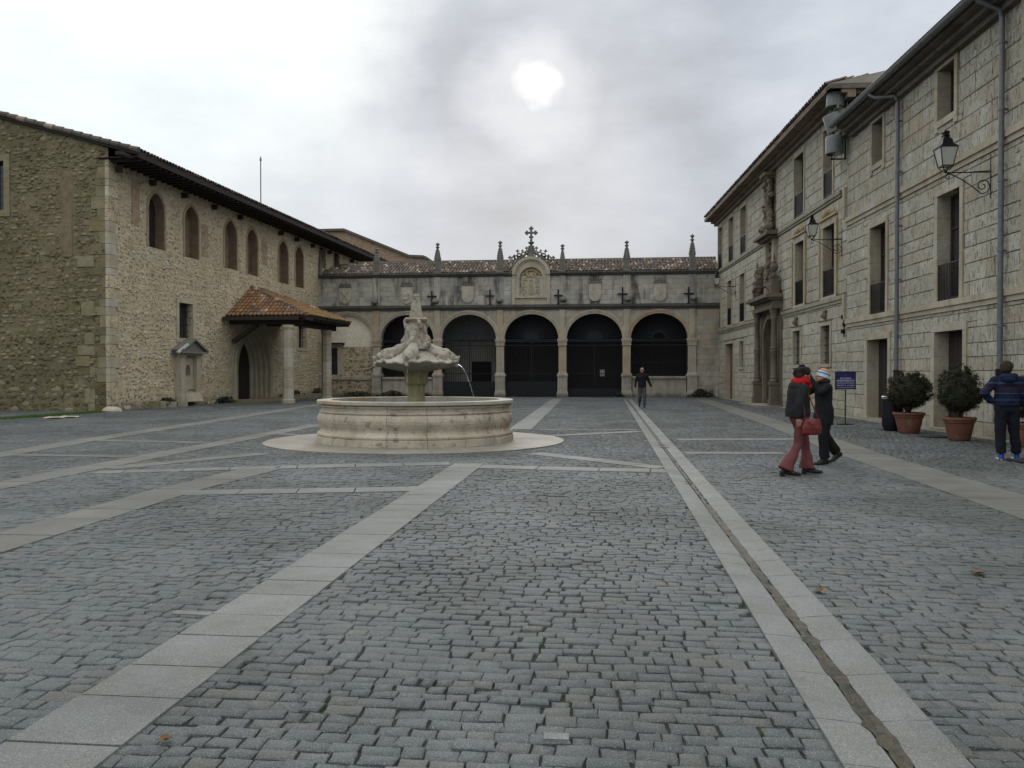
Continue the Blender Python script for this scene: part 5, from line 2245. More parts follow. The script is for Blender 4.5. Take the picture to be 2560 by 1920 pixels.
def clip_tri(o, al, up, poly):
    o, al, up = Vector(o), Vector(al).normalized(), Vector(up).normalized()
    pp = [((Vector(p) - o).dot(al), (Vector(p) - o).dot(up)) for p in poly]

    def f(x, y):
        y += .15
        inside = False
        j = len(pp) - 1
        for i in range(len(pp)):
            if (pp[i][1] > y) != (pp[j][1] > y) and x < (pp[j][0] - pp[i][0]) * (y - pp[i][1]) / (pp[j][1] - pp[i][1] + 1e-9) + pp[i][0]:
                inside = not inside
            j = i
        return inside
    return f


# near side slope: eave runs from the wall (A) out to the corner (B)
al = (B_ - A_).normalized()
n_ = al.cross(E_ - A_)
up = n_.cross(al).normalized()
if up.z < 0:
    up = -up
o = A_ + Vector((0, 0, .02)) - up * .08
tile_rows(po, 'roof_tile', 'roof_tiles', o, al, up, (B_ - A_).length, (E_ - A_).length, 'orange_tile', .235, .36, 180, clip_tri(A_, al, up, (A_, B_, E_)), mats=['orange_tile'] * 4 + ['old_tile'], r0=.11)
al = (C_ - B_).normalized()
n_ = al.cross(E_ - B_)
up = n_.cross(al).normalized()
if up.z < 0:
    up = -up
o = B_ + Vector((0, 0, .02)) - up * .08
tile_rows(po, 'roof_tile', 'roof_tiles', o, al, up, (C_ - B_).length, (E_ - B_).length, 'lichen_tile', .235, .36, 120, clip_tri(B_, al, up, (B_, C_, F_, E_)), mats=['lichen_tile', 'lichen_tile', 'orange_tile'], r0=.11)
al = (D_v - C_).normalized()
n_ = al.cross(F_ - C_)
up = n_.cross(al).normalized()
if up.z < 0:
    up = -up
tile_rows(po, 'roof_tile', 'roof_tiles', C_ + Vector((0, 0, .02)), al, up, (D_v - C_).length, (F_ - C_).length, 'lichen_tile', .235, .36, 0, clip_tri(C_, al, up, (C_, D_v, F_)), r0=.11)
mb = MB()
for (p, q) in ((B_, E_), (C_, F_), (E_, F_)):
    d = q - p
    L = d.length
    n = max(2, int(L / .36))
    for k in range(n):
        s0 = p + d * (k / n) + Vector((0, 0, .09))
        s1 = p + d * ((k + 1.15) / n) + Vector((0, 0, .07))
        mb.tone = rnd.random()
        mb.tube([s0, s1], [.12, .09], 8)
mb.build('hip_tiles', 'old_tile', po, kind='stuff')
mb = MB()
x = .15
while x < -ey:
    mb.box(eu0 + .02, eu0 + .9, -x - .08, -x, EZ - .22, EZ - .105)
    x += .42
x = eu0 + .1
while x < eu1 - .1:
    mb.box(x, x + .09, ey + .04, yc + .1, EZ - .23, EZ - .105)
    x += .42
mb.build('rafters', 'dark_timber', po, kind='stuff')
# diagonal brace on the wall side
mb = MB()
mb.beam((eu0 + .5, -.15, 3.2), (eu0 + .5, -1.5, ZB + .1), .2, .22)
mb.build('brace', 'dark_timber', po)

# weeds along the foot of the left wall
mb = MB()
for (c, w_, h_, n) in [((LWW.u(408), -.15), .75, .42, 500), ((LWW.u(540) + .6, -.15), .9, .35, 260), ((17.6, -.2), 1.8, .5, 600), ((21.8, -.4), .8, .6, 300)]:
    for k in range(n):
        x = c[0] + rnd.gauss(0, w_ * .5)
        y_ = -abs(rnd.gauss(0, .22)) - .02
        z_ = rnd.uniform(0, h_) * math.exp(-((x - c[0]) / w_) ** 2)
        s = rnd.uniform(.03, .07)
        d = Vector((rnd.uniform(-1, 1), rnd.uniform(-1, 1), rnd.uniform(-1, 1))).normalized() * s
        e = Vector((rnd.uniform(-1, 1), rnd.uniform(-1, 1), rnd.uniform(-1, 1))).normalized() * s
        p = LWW.M @ Vector((x, y_, z_))
        mb.tone = rnd.random()
        mb.face([p - d, p + e, p + d, p - e])
mb.build('weeds', 'weed_leaf', fix=False, kind='stuff')

# ================================================================== RIGHT BUILDINGS (tooled ashlar, two ranges)
W = RWW
ranges = {}
UF0 = -.6                       # far end
UJ = W.u(2117)                  # joint between the ranges
UN = W.u(2560) + 9.0
fb = empty('ashlar_building', M=W.M, label='far range of the right hand building with dark baroque portal and tall windows', cat='building')
nb = empty('ashlar_building', M=W.M, label='near range of the right hand stone building with grey gutter and two downpipes', cat='building')
ZF = W.uv(1786, 556)[1]
ZN = 10.12
print('RW UJ', UJ, 'UN', UN, 'ZF', ZF, 'ZN', ZN)


def R4(*a):
    return W.rect(*a)


TOP = [R4(2058.5, 2080.9, 341, 505.6), R4(1985.5, 2009, 404.5, 553.8), R4(1851, 1865.4, 521, 638.4), R4(1822, 1833.5, 548, 657.6), R4(1796, 1805.6, 574, 674.5)]
MID = [R4(2058, 2087.2, 566.7, 744.4), R4(1988.3, 2010, 607, 767.4), R4(1849.7, 1861.8, 692.6, 803.5), R4(1819, 1829.2, 708.3, 814.4), R4(1792.6, 1801.5, 721.5, 821.6)]
LOW = [R4(2053.4, 2076.3, 809.5, 906), R4(1984, 2001.6, 827.6, 909.6), R4(1849.7, 1859.3, 855.4, 920.5), R4(1815, 1833.5, 861.4, 993), R4(1791.8, 1799, 867.4, 922.9)]
W1, W2 = R4(2343.3, 2385.3, 180.8, 309.6), R4(2179.8, 2206.4, 315.4, 416.7)
M1, M2 = R4(2344.8, 2400.6, 492.6, 755.9), R4(2176.4, 2215.4, 573.6, 790.6)
G1, G2 = R4(2339, 2410, 831, 1080), R4(2170.5, 2221.8, 851, 1053)
G1 = (G1[0], G1[1], -.02, G1[3])
G2 = (G2[0], G2[1], -.02, G2[3])
LOW[3] = (LOW[3][0], LOW[3][1], .0, LOW[3][3])


def lvl(L):
    z0 = sum(x[2] for x in L) / len(L)
    z1 = sum(x[3] for x in L) / len(L)
    return [(a, b, z0, z1) for a, b, _, _ in L]


TOP = lvl(TOP)
MID = lvl(MID)
l3 = LOW[3]
LOW = lvl([LOW[0], LOW[1], LOW[2], LOW[4]])
LOW.insert(3, (l3[0], l3[1], 0.0, l3[3]))
W1, W2 = lvl([W1, W2])
M1, M2 = lvl([M1, M2])
# windows of the near range that lie right of the frame's edge are continued at the same spacing
sp = M1[0] - M2[0]
W0 = (W.u(2556) + .12, W.u(2556) + 1.1, W1[2], W1[3])
M0 = (W.u(2556) + .15, W.u(2556) + 1.4, M1[2], M1[3])
NEAR = [W1, W2, M1, M2, G1, G2, W0, M0]
PORT = (W.u(1916), W.u(1943.7), 0.0, W.uv(1930, 797)[1])
print('TOP', TOP, '\nMID', MID, '\nLOW', LOW, '\nNEAR', NEAR, '\nPORT', PORT)
PU0, PU1 = PORT[0] - .95, PORT[1] + .95
pc = (PORT[0] + PORT[1]) / 2
UPN = (W.u(1915), W.u(1933), W.uv(1915, 705)[1], W.uv(1915, 612)[1])     # niche above the portal
UPN = (pc - .62, pc + .62, UPN[2], UPN[3])
zb_l0, zb_l1 = 4.10, 4.38
zb_u0, zb_u1 = W.uv(1949, 590)[1], W.uv(1949, 578)[1]
zn_l0, zn_l1 = W.uv(2259, 796.4)[1], W.uv(2259, 771.8)[1]
zn_u0, zn_u1 = W.uv(2256.5, 495.5)[1], W.uv(2256.5, 469.4)[1]
zb_l0, zb_l1 = W.uv(1954.6, 795)[1], W.uv(1954.6, 780.5)[1]
print('bands', zb_l0, zb_l1, zb_u0, zb_u1, zn_l0, zn_l1, zn_u0, zn_u1, 'UPN', UPN)

farh = TOP + MID + LOW
mb = MB()
backing(mb, UF0, UJ, -.6, ZF, farh + [PORT, UPN], .42)
arch_fill(mb, arch_curve(PORT[0], PORT[1], PORT[3] - 1.0, 'round', 16, 1.0), PORT[3], .42)
mb.build('wall', 'ashlar_joint', fb, fix=False)
mb = MB()
backing(mb, UJ, UN, -.6, ZN, NEAR, .42)
mb.build('wall', 'ashlar_joint', nb, fix=False)

fw = .17


def frames(L, f=.17, sill=.17):
    return [(a - f, b + f, z0 - sill, z1 + f) for (a, b, z0, z1) in L]


band_f = [(UF0, UJ + .3, zb_l0, zb_l1), (UF0, UJ + .3, zb_u0, zb_u1)]
band_n = [(UJ, UN, zn_l0, zn_l1), (UJ, UN, zn_u0, zn_u1)]
hf = frames(TOP) + frames(MID) + frames(LOW) + band_f + [(PU0, PU1, -1, 5.3), (UPN[0] - .4, UPN[1] + .4, 5.2, zb_u1 + .2), (pc - .7, pc + .7, zb_u0, ZF)]
its = courses(UF0, UJ, -.1, ZF - .02, hf, (.30, .48), (.30, 1.0), .014, .026, 'tooled_ashlar', ['tooled_ashlar'] * 30 + ['ochre_trim'])
pieces('stone_block', 'stone_blocks', fb, its, BV, 290, 'tooled')
its = courses(UJ, UN, -.1, ZN - .02, frames(NEAR, .17, .17) + band_n, (.31, .50), (.35, 1.2), .014, .026, 'tooled_ashlar', ['tooled_ashlar'] * 40 + ['ochre_trim'])
pieces('stone_block', 'stone_blocks', nb, its, BV, 295, 'tooled')

# end wall of the far range where it rises above the near one, backs
mb = MB()
mb.box(UJ - .02, UJ + .3, .42, 11, 5, ZF)
mb.box(UF0, UF0 + .3, .42, 11, -.6, ZF)
mb.box(UF0, UJ, 10.9, 11.2, -.6, ZF)
mb.build('rear_wall', 'tooled_ashlar', fb)
mb = MB()
mb.box(UN - .3, UN, .42, 11, -.6, ZN)
mb.box(UJ + .3, UN, 10.9, 11.2, -.6, ZN)
mb.build('rear_wall', 'tooled_ashlar', nb)


# string courses
def band(parent, u0, u1, z0, z1, p=.10, mat='grey_ledge', ln=1.4):
    its_ = []
    mb = MB()
    x = u0
    while x < u1 - .02:
        l = min(rnd.uniform(.8, 1.2) * ln, u1 - x)
        mb.tone = rnd.random()
        mb.box(x + .004, x + l - .004, -p * .55, 0, z0, z0 + (z1 - z0) * .45)
        mb.box(x + .004, x + l - .004, -p, 0, z0 + (z1 - z0) * .45 + .001, z1)
        x += l
    mb.build('string_course', mat, parent, jitter=.006)


band(fb, UF0, PU0, zb_l0, zb_l1)
band(fb, PU1, UJ - .25, zb_l0, zb_l1)
band(fb, UF0, UPN[0] - .4, zb_u0, zb_u1)
band(fb, UPN[1] + .4, UJ - .55, zb_u0, zb_u1)
band(nb, UJ + .02, UN, zn_l0, zn_l1, mat='ochre_trim')
band(nb, UJ + .02, UN, zn_u0, zn_u1, mat='ochre_trim')
# the string courses step down where the two ranges meet
mb = MB()
mb.box(UJ - .22, UJ - .04, -.11, 0, zn_u1, zb_u1 - .02)
mb.box(UJ - .22, UJ - .04, -.11, 0, zn_l1, zb_l1)
mb.build('stepped_moulding', 'ochre_trim', fb)


def surround(parent, h, f=.16, sill_ext=.0, mat='ochre_trim', door=False, ears=False):
    a, b, z0, z1 = h
    mb = MB()
    n = max(2, int((z1 - z0) / .55))
    for s in (0, 1):
        for k in range(n):
            za, zb_ = z0 + (z1 - z0) * k / n, z0 + (z1 - z0) * (k + 1) / n
            mb.tone = rnd.random()
            x0, x1 = (a - f, a) if s == 0 else (b, b + f)
            if s == 0:
                mb.box(x0, x1 - .001, -.05, .02, za + .003, zb_ - .003)
                mb.box(x1 - .03, x1 + .004, -.045, .40, za + .003, zb_ - .003)
            else:
                mb.box(x0 + .001, x1, -.05, .02, za + .003, zb_ - .003)
                mb.box(x0 - .004, x0 + .03, -.045, .40, za + .003, zb_ - .003)
    mb.tone = rnd.random()
    mb.box(a - f - .01, b + f + .01, -.055, .40, z1 + .001, z1 + f)
    mb.tone = rnd.random()
    if not door:
        mb.box(a - f - sill_ext, b + f + sill_ext, -.06, .40, z0 - f, z0 - .001)
    if ears:
        mb.box(a - f, a - f + .2, -.055, 0, z0 - f - .12, z0 - f - .001)
        mb.box(b + f - .2, b + f, -.055, 0, z0 - f - .12, z0 - f - .001)
    return mb.build('window_surround' if not door else 'door_surround', mat, parent, jitter=.004)


def shutterwin(parent, h, kind='window', rail=None, mat='brown_timber'):
    a, b, z0, z1 = h
    mb = MB()
    d = .30
    c = (a + b) / 2
    f = .07
    mb.box(a, a + f, d, d + .07, z0, z1)
    mb.box(b - f, b, d, d + .07, z0, z1)
    mb.box(a + f, b - f, d, d + .07, z1 - f, z1)
    mb.box(a + f, b - f, d, d + .07, z0, z0 + f * 1.6)
    mb.box(c - .03, c + .03, d - .01, d + .06, z0 + f * 1.6, z1 - f)
    zz = z0 + (z1 - z0) * .33
    mb.box(a + f, b - f, d, d + .06, zz, zz + .06)
    if z1 - z0 > 2:
        zz = z0 + (z1 - z0) * .68
        mb.box(a + f, b - f, d, d + .06, zz, zz + .05)
    wn = mb.build(kind, mat, parent)
    mb = MB()
    mb.box(a, b, d + .04, d + .08, z0, z1)
    mb.build('pane', 'window_glass', wn)
    if rail:
        mb = MB()
        zt = rail
        mb.box(a + .0, b - .0, -.02, .01, zt - .03, zt)
        mb.box(a + .0, b - .0, -.02, .01, z0 + .06, z0 + .085)
        n = max(6, int((b - a) / .085))
        for k in range(n + 1):
            x = a + .01 + (b - a - .02) * k / n
            mb.box(x - .009, x + .009, -.014, .004, z0 + .02, zt)
        mb.build('railing', 'black_iron', wn)
    return wn


for k, h in enumerate(TOP):
    surround(fb, h, .15)
    shutterwin(fb, h, rail=h[2] + 1.02)
for k, h in enumerate(MID):
    surround(fb, h, .15 if k > 1 else .26)
    shutterwin(fb, h, rail=h[2] + 1.02)
    if k < 2:
        mb = MB()
        a, b, z0, z1 = h
        for s in (-.34, .34):
            pass
        mb.box(a - .36, a - .27, -.09, 0, z0, z1 + .1)
        mb.box(b + .27, b + .36, -.09, 0, z0, z1 + .1)
        mb.box(a - .36, b + .36, -.12, 0, z1 + .27, z1 + .36)
        for q in range(5):
            mb.ball((a + (b - a) * (q + .5) / 5, -.06, z1 + .44 + .10 * math.sin(math.pi * (q + .5) / 5)), (.16, .08, .13), 8, 5)
        mb.build('carved_surround', 'ochre_relief', fb, jitter=.02)
for k, h in enumerate(LOW):
    if k == 3:
        surround(fb, h, .17, door=True)
        mb = MB()
        mb.box(h[0], h[1], .26, .32, 0, h[3])
        mb.build('door', 'brown_door', fb)
    else:
        surround(fb, h, .13, mat='ochre_trim')
        wn = shutterwin(fb, h)
        mb = MB()
        for q in range(4):
            x = h[0] + (h[1] - h[0]) * (q + 1) / 5
            mb.box(x - .01, x + .01, .10, .12, h[2], h[3])
        for q in range(5):
            z = h[2] + (h[3] - h[2]) * (q + .5) / 5
            mb.box(h[0], h[1], .095, .125, z - .01, z + .01)
        mb.build('grille', 'black_iron', wn)
    if k < 2:
        mb = MB()
        c = (h[0] + h[1]) / 2
        mb.ball((c, -.06, h[3] + .40), (.15, .10, .18), 10, 6)
        mb.ball((c, -.14, h[3] + .36), (.06, .08, .07), 8, 5)
        mb.ball((c - .13, -.05, h[3] + .55), (.07, .06, .06), 8, 5)
        mb.ball((c + .13, -.05, h[3] + .55), (.07, .06, .06), 8, 5)
        mb.build('carved_head', 'portal_stone', fb, jitter=.02)
for h in (W1, W2, W0):
    surround(nb, h, .17, ears=True)
    shutterwin(nb, h)
for h in (M1, M2, M0):
    surround(nb, h, .17)
    shutterwin(nb, h, rail=h[2] + 1.0)
for h in (G1, G2):
    surround(nb, h, .20, door=True)
    mb = MB()
    a, b, z0, z1 = h
    mb.box(a, b, .36, .40, z0, z1)
    dd = mb.build('door', 'dark_timber', nb)
    mb = MB()
    for q in range(6):
        x = a + (b - a) * q / 6
        mb.box(x + .01, x + (b - a) / 6 - .01, .335, .358, z0 + .02, z1 - .05)
    mb.build('plank', 'dark_timber', dd)
    mb = MB()
    mb.box(a - .2, b + .2, -.22, .36, -.06, .07)
    mb.build('doorstep', 'grey_ledge', nb)

# roofs, eaves, gutter, tiles
OF = .85
zE = ZF + .02


def eaves(parent, u0, u1, zt, ov, mats, gutter, hip=False):
    mb = MB()
    # moulded cornice stepping outwards below the tiles
    mb.box(u0, u1, -.18, .1, zt - .42, zt - .26)
    mb.box(u0, u1, -.38, .1, zt - .26 + .001, zt - .13)
    mb.box(u0, u1, -ov, .1, zt - .13 + .001, zt)
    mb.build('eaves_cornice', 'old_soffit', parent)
    s = .42
    y1 = 5.6
    zr = zt + .1 + (y1 + ov) * s
    hx = 5.0 if hip else 0
    roof_slab(parent, [(u0, -ov, zt + .06), (u1, -ov, zt + .06), (u1 - hx, y1, zr), (u0 + hx, y1, zr)], .05, 'grey_tile')
    roof_slab(parent, [(u0 + hx, y1, zr), (u1 - hx, y1, zr), (u1, 11.5, zt + .06), (u0, 11.5, zt + .06)], .05, 'grey_tile')
    if hip:
        for (p, q) in ((u0, u0 + hx), (u1, u1 - hx)):
            mb = MB()
            V = [(p, -ov, zt + .06), (p, 11.5, zt + .06), (q, y1, zr), (p, -ov, zt), (p, 11.5, zt), (q, y1, zr - .06)]
            mb.add(V, [(0, 1, 2), (5, 4, 3), (0, 3, 4, 1), (1, 4, 5, 2), (2, 5, 3, 0)])
            mb.build('roof', 'grey_tile', parent)
    tile_rows(parent, 'roof_tile', 'roof_tiles', (u0, -ov - .05, zt + .07), (1, 0, 0), Vector((0, 1, s)), u1 - u0, 2.6, 'grey_tile', .235, .42, 0,
              clip=(lambda x, y: y < x * 1.15 - .2 and y < (u1 - u0 - x) * 1.15 - .2) if hip else None, mats=['grey_tile', 'grey_tile', 'old_tile'], r0=.11, jit=.015)
    if gutter:
        mb = MB()
        pr = []
        n = 10
        for k in range(n + 1):
            an = math.pi + math.pi * k / n
            pr.append((-ov - .13 + .115 * math.cos(an), zt + .035 + .125 * math.sin(an)))
        for (p, q) in zip(pr, pr[1:]):
            mb.face([(u0 - .1, p[0], p[1]), (u1, p[0], p[1]), (u1, q[0], q[1]), (u0 - .1, q[0], q[1])])
        # rolled lip
        mb.tube([(u0 - .1, pr[0][0], pr[0][1]), (u1, pr[0][0], pr[0][1])], .018, 6)
        cap_ = [(u0 - .1, p[0], p[1]) for p in pr]
        mb.face(cap_)
        g = mb.build('gutter', 'zinc_grey', parent, fix=False, smooth=True)
        mb = MB()
        x = u0 + .6
        while x < u1:
            for (p, q) in zip(pr, pr[1:]):
                mb.face([(x, p[0] * 1.0, p[1] - .006), (x + .03, p[0], p[1] - .006), (x + .03, q[0], q[1] - .006), (x, q[0], q[1] - .006)])
            x += .9
        mb.build('gutter_bracket', 'pipe_grey', g, fix=False)


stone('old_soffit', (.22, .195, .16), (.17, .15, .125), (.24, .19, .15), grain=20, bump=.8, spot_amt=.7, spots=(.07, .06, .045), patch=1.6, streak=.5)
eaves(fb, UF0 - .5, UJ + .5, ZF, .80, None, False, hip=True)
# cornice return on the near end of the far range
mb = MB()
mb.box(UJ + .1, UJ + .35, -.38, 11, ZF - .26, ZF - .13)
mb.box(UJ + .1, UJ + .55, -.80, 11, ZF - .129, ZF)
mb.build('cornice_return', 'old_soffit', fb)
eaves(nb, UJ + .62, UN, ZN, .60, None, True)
mb = MB()
mb.box(UJ + .02, UJ + .62, -.30, .1, ZN - .3, ZN)
mb.build('eaves_return', 'old_soffit', nb)

# downpipes
for k, (px, pt) in enumerate(((2253.5, 0), (2516, 0))):
    u = W.u(px)
    mb = MB()
    yo = -.15
    mb.tube([(u, yo, ZN - .55), (u, yo, 1.6)], .062, 12)
    if k == 0:
        mb.tube([(u - .0, yo, ZN - .5), (u - .05, yo - .06, ZN - .36), (u - .55, -.62, ZN - .24), (u - .66, -.72, ZN - .12), (u - .66, -.73, ZN - .06)], .055, 10)
    else:
        mb.tube([(u, yo, ZN - .6), (u, yo - .04, ZN - .38), (u, -.68, ZN - .16), (u, -.73, ZN - .06)], .055, 10)
    dp = mb.build('downpipe', 'pipe_grey', nb, smooth=True)
    mb = MB()
    mb.tube([(u, yo, 1.62), (u, yo, -.05)], .085, 12)
    mb.build('cast_iron_foot', 'black_iron', dp, smooth=True)
    mb = MB()
    for z in (2.6, 4.3, 5.9, 7.5, 9.0):
        mb.tube([(u, yo, z - .03), (u, yo, z + .03)], .075, 12)
        mb.box(u - .02, u + .02, yo, 0, z - .02, z + .02)
    mb.build('pipe_clamp', 'pipe_grey', dp)
mb = MB()
for q in range(4):
    mb.box(UJ - .2, UJ - .12, -.10 - .05 * (q % 2), 0, zb_l0 - .35 - q * .26, zb_l0 - .22 - q * .26)
mb.tube([(UJ - .14, -.06, zb_l0 - .1), (UJ - .14, -.06, zb_l0 - 1.25)], .02, 6)
mb.build('cable_bracket', 'black_iron', fb)

# ---- baroque portal
pt = pc
zs = PORT[3] - 1.0
mb = MB()
mb.box(PORT[0], PORT[1], .34, .40, 0, PORT[3])
dr = mb.build('door', 'red_door', fb)
mb = MB()
for q in range(5):
    x = PORT[0] + (PORT[1] - PORT[0]) * q / 5
    mb.box(x + .02, x + (PORT[1] - PORT[0]) / 5 - .02, .30, .338, .05, 2.7)
mb.build('plank', 'red_door', dr)
a, b = PORT[0], PORT[1]
mb = MB()
ring_strip(mb, [(a, 0)] + arch_curve(a, b, zs, 'round', 20, 1.0) + [(b, 0)], [(a - .22, 0)] + arch_curve(a - .22, b + .22, zs, 'round', 20, 1.22) + [(b + .22, 0)], -.16, .1)
mb.build('door_arch', 'portal_stone', fb)
ze = W.uv(1955, 762)[1]
mb = MB()
zent = 5.25
ztop = 5.30
mb.box(PU0, a - .221, -.10, 0, -.1, 4.75)
mb.box(b + .221, PU1, -.10, 0, -.1, 4.75)
mb.box(a - .22, b + .22, -.08, 0, PORT[3] + .23, 4.75)
mb.build('portal_wall', 'portal_stone', fb)
for x in (PU0 + .36, PU1 - .36):
    mb = MB()
    y = -.32
    mb.box(x - .24, x + .24, y - .22, 0, -.2, .35)
    mb.box(x - .20, x + .20, y - .17, 0, .35, 1.0)
    mb.box(x - .24, x + .24, y - .22, 0, 1.0, 1.12)
    pd_ = mb.build('pedestal', 'portal_stone', fb, jitter=.02)
    mb = MB()
    prof = [(.25, 1.12), (.27, 1.18), (.21, 1.26), (.24, 1.34), (.19, 1.40), (.19, 2.5), (.235, 2.56), (.19, 2.62), (.235, 2.70), (.185, 2.78), (.165, 4.02), (.20, 4.06), (.17, 4.12), (.22, 4.30), (.29, 4.45), (.29, 4.52)]
    mb.lathe([(r_ * .74, z_) for r_, z_ in prof], 16, (x, y))
    mb.build('portal_column', 'portal_stone', fb, smooth=True)
mb = MB()
mb.box(PU0 + .05, PU1 - .05, -.50, 0, 4.52, 4.70)
mb.box(PU0 + .1, PU1 - .1, -.42, 0, 4.70, 4.92)
mb.box(PU0 - .02, PU1 + .02, -.62, 0, 4.921, 5.02)
mb.box(PU0 - .15, PU1 + .15, -.80, 0, 5.021, 5.14)
mb.box(PU0 - .08, PU1 + .08, -.72, 0, 5.141, 5.22)
mb.build('entablature', 'portal_stone', fb, jitter=.03)


def urn(x, y, z, s, nm='urn'):
    mb = MB()
    prof = [(.16, 0), (.20, .06), (.10, .14), (.07, .22), (.16, .34), (.24, .50), (.25, .62), (.18, .74), (.12, .80), (.17, .88), (.10, .98), (.05, 1.05), (.09, 1.13), (.07, 1.2), (.02, 1.5)]
    mb.lathe([(r_ * s, z + zz * s) for r_, zz in prof], 10, (x, y))
    mb.build(nm, 'portal_stone', fb, smooth=True, jitter=.01)


for x in (PU0 + .36, PU1 - .36):
    mb = MB()
    mb.box(x - .19, x + .19, -.52, -.12, 5.22, 5.50)
    mb.box(x - .15, x + .15, -.48, -.14, 5.501, 5.95)
    mb.box(x - .19, x + .19, -.52, -.12, 5.951, 6.03)
    mb.build('urn_block', 'portal_stone', fb, jitter=.02)
    urn(x, -.32, 6.03, .72)
# reclining scroll pieces beside the niche
for s in (-1, 1):
    prs = []
    for k in range(7):
        f = k / 6
        prs.append(('e', (pt + s * (.70 + .75 * f), -.36, 5.40 + 1.05 * (1 - f) ** 1.5 + .1), (.20, .24, .22)))
    prs.append(('e', (pt + s * .95, -.48, 6.15), (.16, .16, .28)))
    prs.append(('e', (pt + s * .92, -.50, 6.52), (.11, .12, .13)))
    prs.append(('c', (pt + s * .95, -.5, 6.25), (pt + s * 1.28, -.6, 5.95), .08, .06))
    prs.append(('c', (pt + s * .95, -.5, 6.0), (pt + s * 1.2, -.62, 5.6), .12, .09))
    organic('scroll_figure', 'portal_stone', fb, prs, .035, 2, disp=.05)
# niche with standing figure
a, b, z0, z1 = UPN
mb = MB()
mb.box(a, b, .36, .42, z0, z1)
mb.build('niche_back', 'ochre_relief', fb)
mb = MB()
mb.box(a - .30, a, -.18, .05, 5.3, zb_u0 - .02)
mb.box(b, b + .30, -.18, .05, 5.3, zb_u0 - .02)
mb.box(a, b, -.16, .36, z0 - .3, z0)
mb.box(a, b, -.16, .05, z1, zb_u0 - .02)
mb.build('niche_frame', 'ochre_trim', fb, jitter=.01)
organic('statue', 'portal_stone', fb, [('v', [((pt, .05, z0 + .02), .26, .18), ((pt, .03, z0 + .6), .21, .16), ((pt, .03, z0 + 1.0), .17, .13), ((pt, .03, z0 + 1.3), .22, .13), ((pt, .03, z0 + 1.42), .07, .07)]),
                                      ('e', (pt, .0, z0 + 1.55), (.11, .12, .14)), ('c', (pt - .2, 0, z0 + 1.3), (pt - .1, -.2, z0 + 1.0), .07, .05), ('c', (pt + .2, 0, z0 + 1.3), (pt + .26, -.15, z0 + 1.05), .07, .05)], .03, 2, disp=.03)
mb = MB()
zq = zb_u0
mb.box(a - .55, b + .55, -.42, 0, zq - .02, zq + .10)
mb.box(a - .75, b + .75, -.62, 0, zq + .101, zq + .22)
mb.box(a - .62, b + .62, -.52, 0, zq + .221, zq + .32)
mb.build('niche_cornice', 'portal_stone', fb, jitter=.03)
r = random.Random(9)
prs = []
zc0 = zq + .35
H = ZF - .55 - zc0
for k in range(26):
    f = k / 25
    wdt = .55 * (1 - .35 * f)
    for s in (-1, 1):
        prs.append(('e', (pt + s * r.uniform(.25, 1) * wdt, -.14 - .18 * r.random(), zc0 + f * H), (r.uniform(.10, .18), r.uniform(.10, .2), r.uniform(.09, .17))))
prs.append(('e', (pt, -.16, zc0 + H * .45), (.34, .16, .5)))
for s in (-1, 1):
    prs.append(('e', (pt + s * .62, -.3, zc0 + .25), (.17, .2, .22)))
organic('carved_crest', 'portal_stone', fb, prs, .035, 1, disp=.06)
mb = MB()
mb.box(pt - .50, pt + .50, -.50, 0, ZF - .60, ZF - .44)
mb.box(pt - .36, pt + .36, -.36, 0, ZF - .72, ZF - .601)
mb.build('crest_cap', 'portal_stone', fb, jitter=.02)
mb = MB()
mb.box(PU0 - .1, PU1 + .1, -1.1, -.05, -.1, .05)
mb.build('doorstep', 'grey_ledge', fb)

# kerb line of flat stones along the foot of the wall
mb = MB()
x = 2.0
while x < UN - 1:
    l = rnd.uniform(.7, 1.3)
    mb.tone = rnd.random()
    if not (PU0 - .4 < x + l / 2 < PU1 + .4):
        mb.box(x + .005, x + l - .005, -.34, -.03, -.05, .018)
    x += l
mb.build('edging_stones', 'grey_ledge', nb, kind='stuff')

# ================================================================== FOUNTAIN
fo = empty('fountain', M=Matrix.Translation((FC.x, FC.y, 0)) @ Matrix.Rotation(YAW - math.atan2(239.4, FPX) * -1 if False else 0, 4, 'Z'),
           label='round limestone fountain with moulded basin wall, carved dolphin bowl and short obelisk', cat='fountain')
prof = [(2.19, .018), (2.19, .15), (2.155, .16), (2.175, .185), (2.18, .215), (2.16, .245), (2.125, .26), (2.10, .285), (2.09, .31), (2.10, .35), (2.135, .41), (2.165, .48), (2.172, .54),
        (2.16, .60), (2.125, .648), (2.10, .662), (2.115, .668), (2.13, .69), (2.115, .712), (2.085, .725), (2.075, .76), (2.085, .79), (2.12, .80), (2.135, .82), (2.125, .84), (2.17, .855), (2.185, .87), (2.185, .925), (2.175, .934)]
inner = [(1.88, .934), (1.88, .02)]
nb_ = 20
angs = []
a_ = 0
r = random.Random(2)
ws = [r.uniform(.75, 1.25) for _ in range(nb_)]
tot = sum(ws)
for k in range(nb_):
    a0_ = a_
    a1_ = a_ + ws[k] / tot * 2 * math.pi
    a_ = a1_
    g = .0017
    mb = MB()
    dr_ = rnd.uniform(-.003, .003)
    wl = [(rr + dr_, zz) for rr, zz in prof[:-4]] + [(1.90, prof[-5][1])]
    mb.lathe(wl, 7, (0, 0), a0_ + g, a1_ - g)
    # joint faces
    for an in (a0_ + g, a1_ - g):
        mb.face([(rr * math.cos(an), rr * math.sin(an), zz) for rr, zz in wl + [(1.90, .018)]])
    mb.tone = rnd.random()
    mb.t = [mb.tone] * len(mb.t)
    mb.build('basin_block', 'fountain_limestone', fo, jitter=.004, smooth=False)
a_ = .11
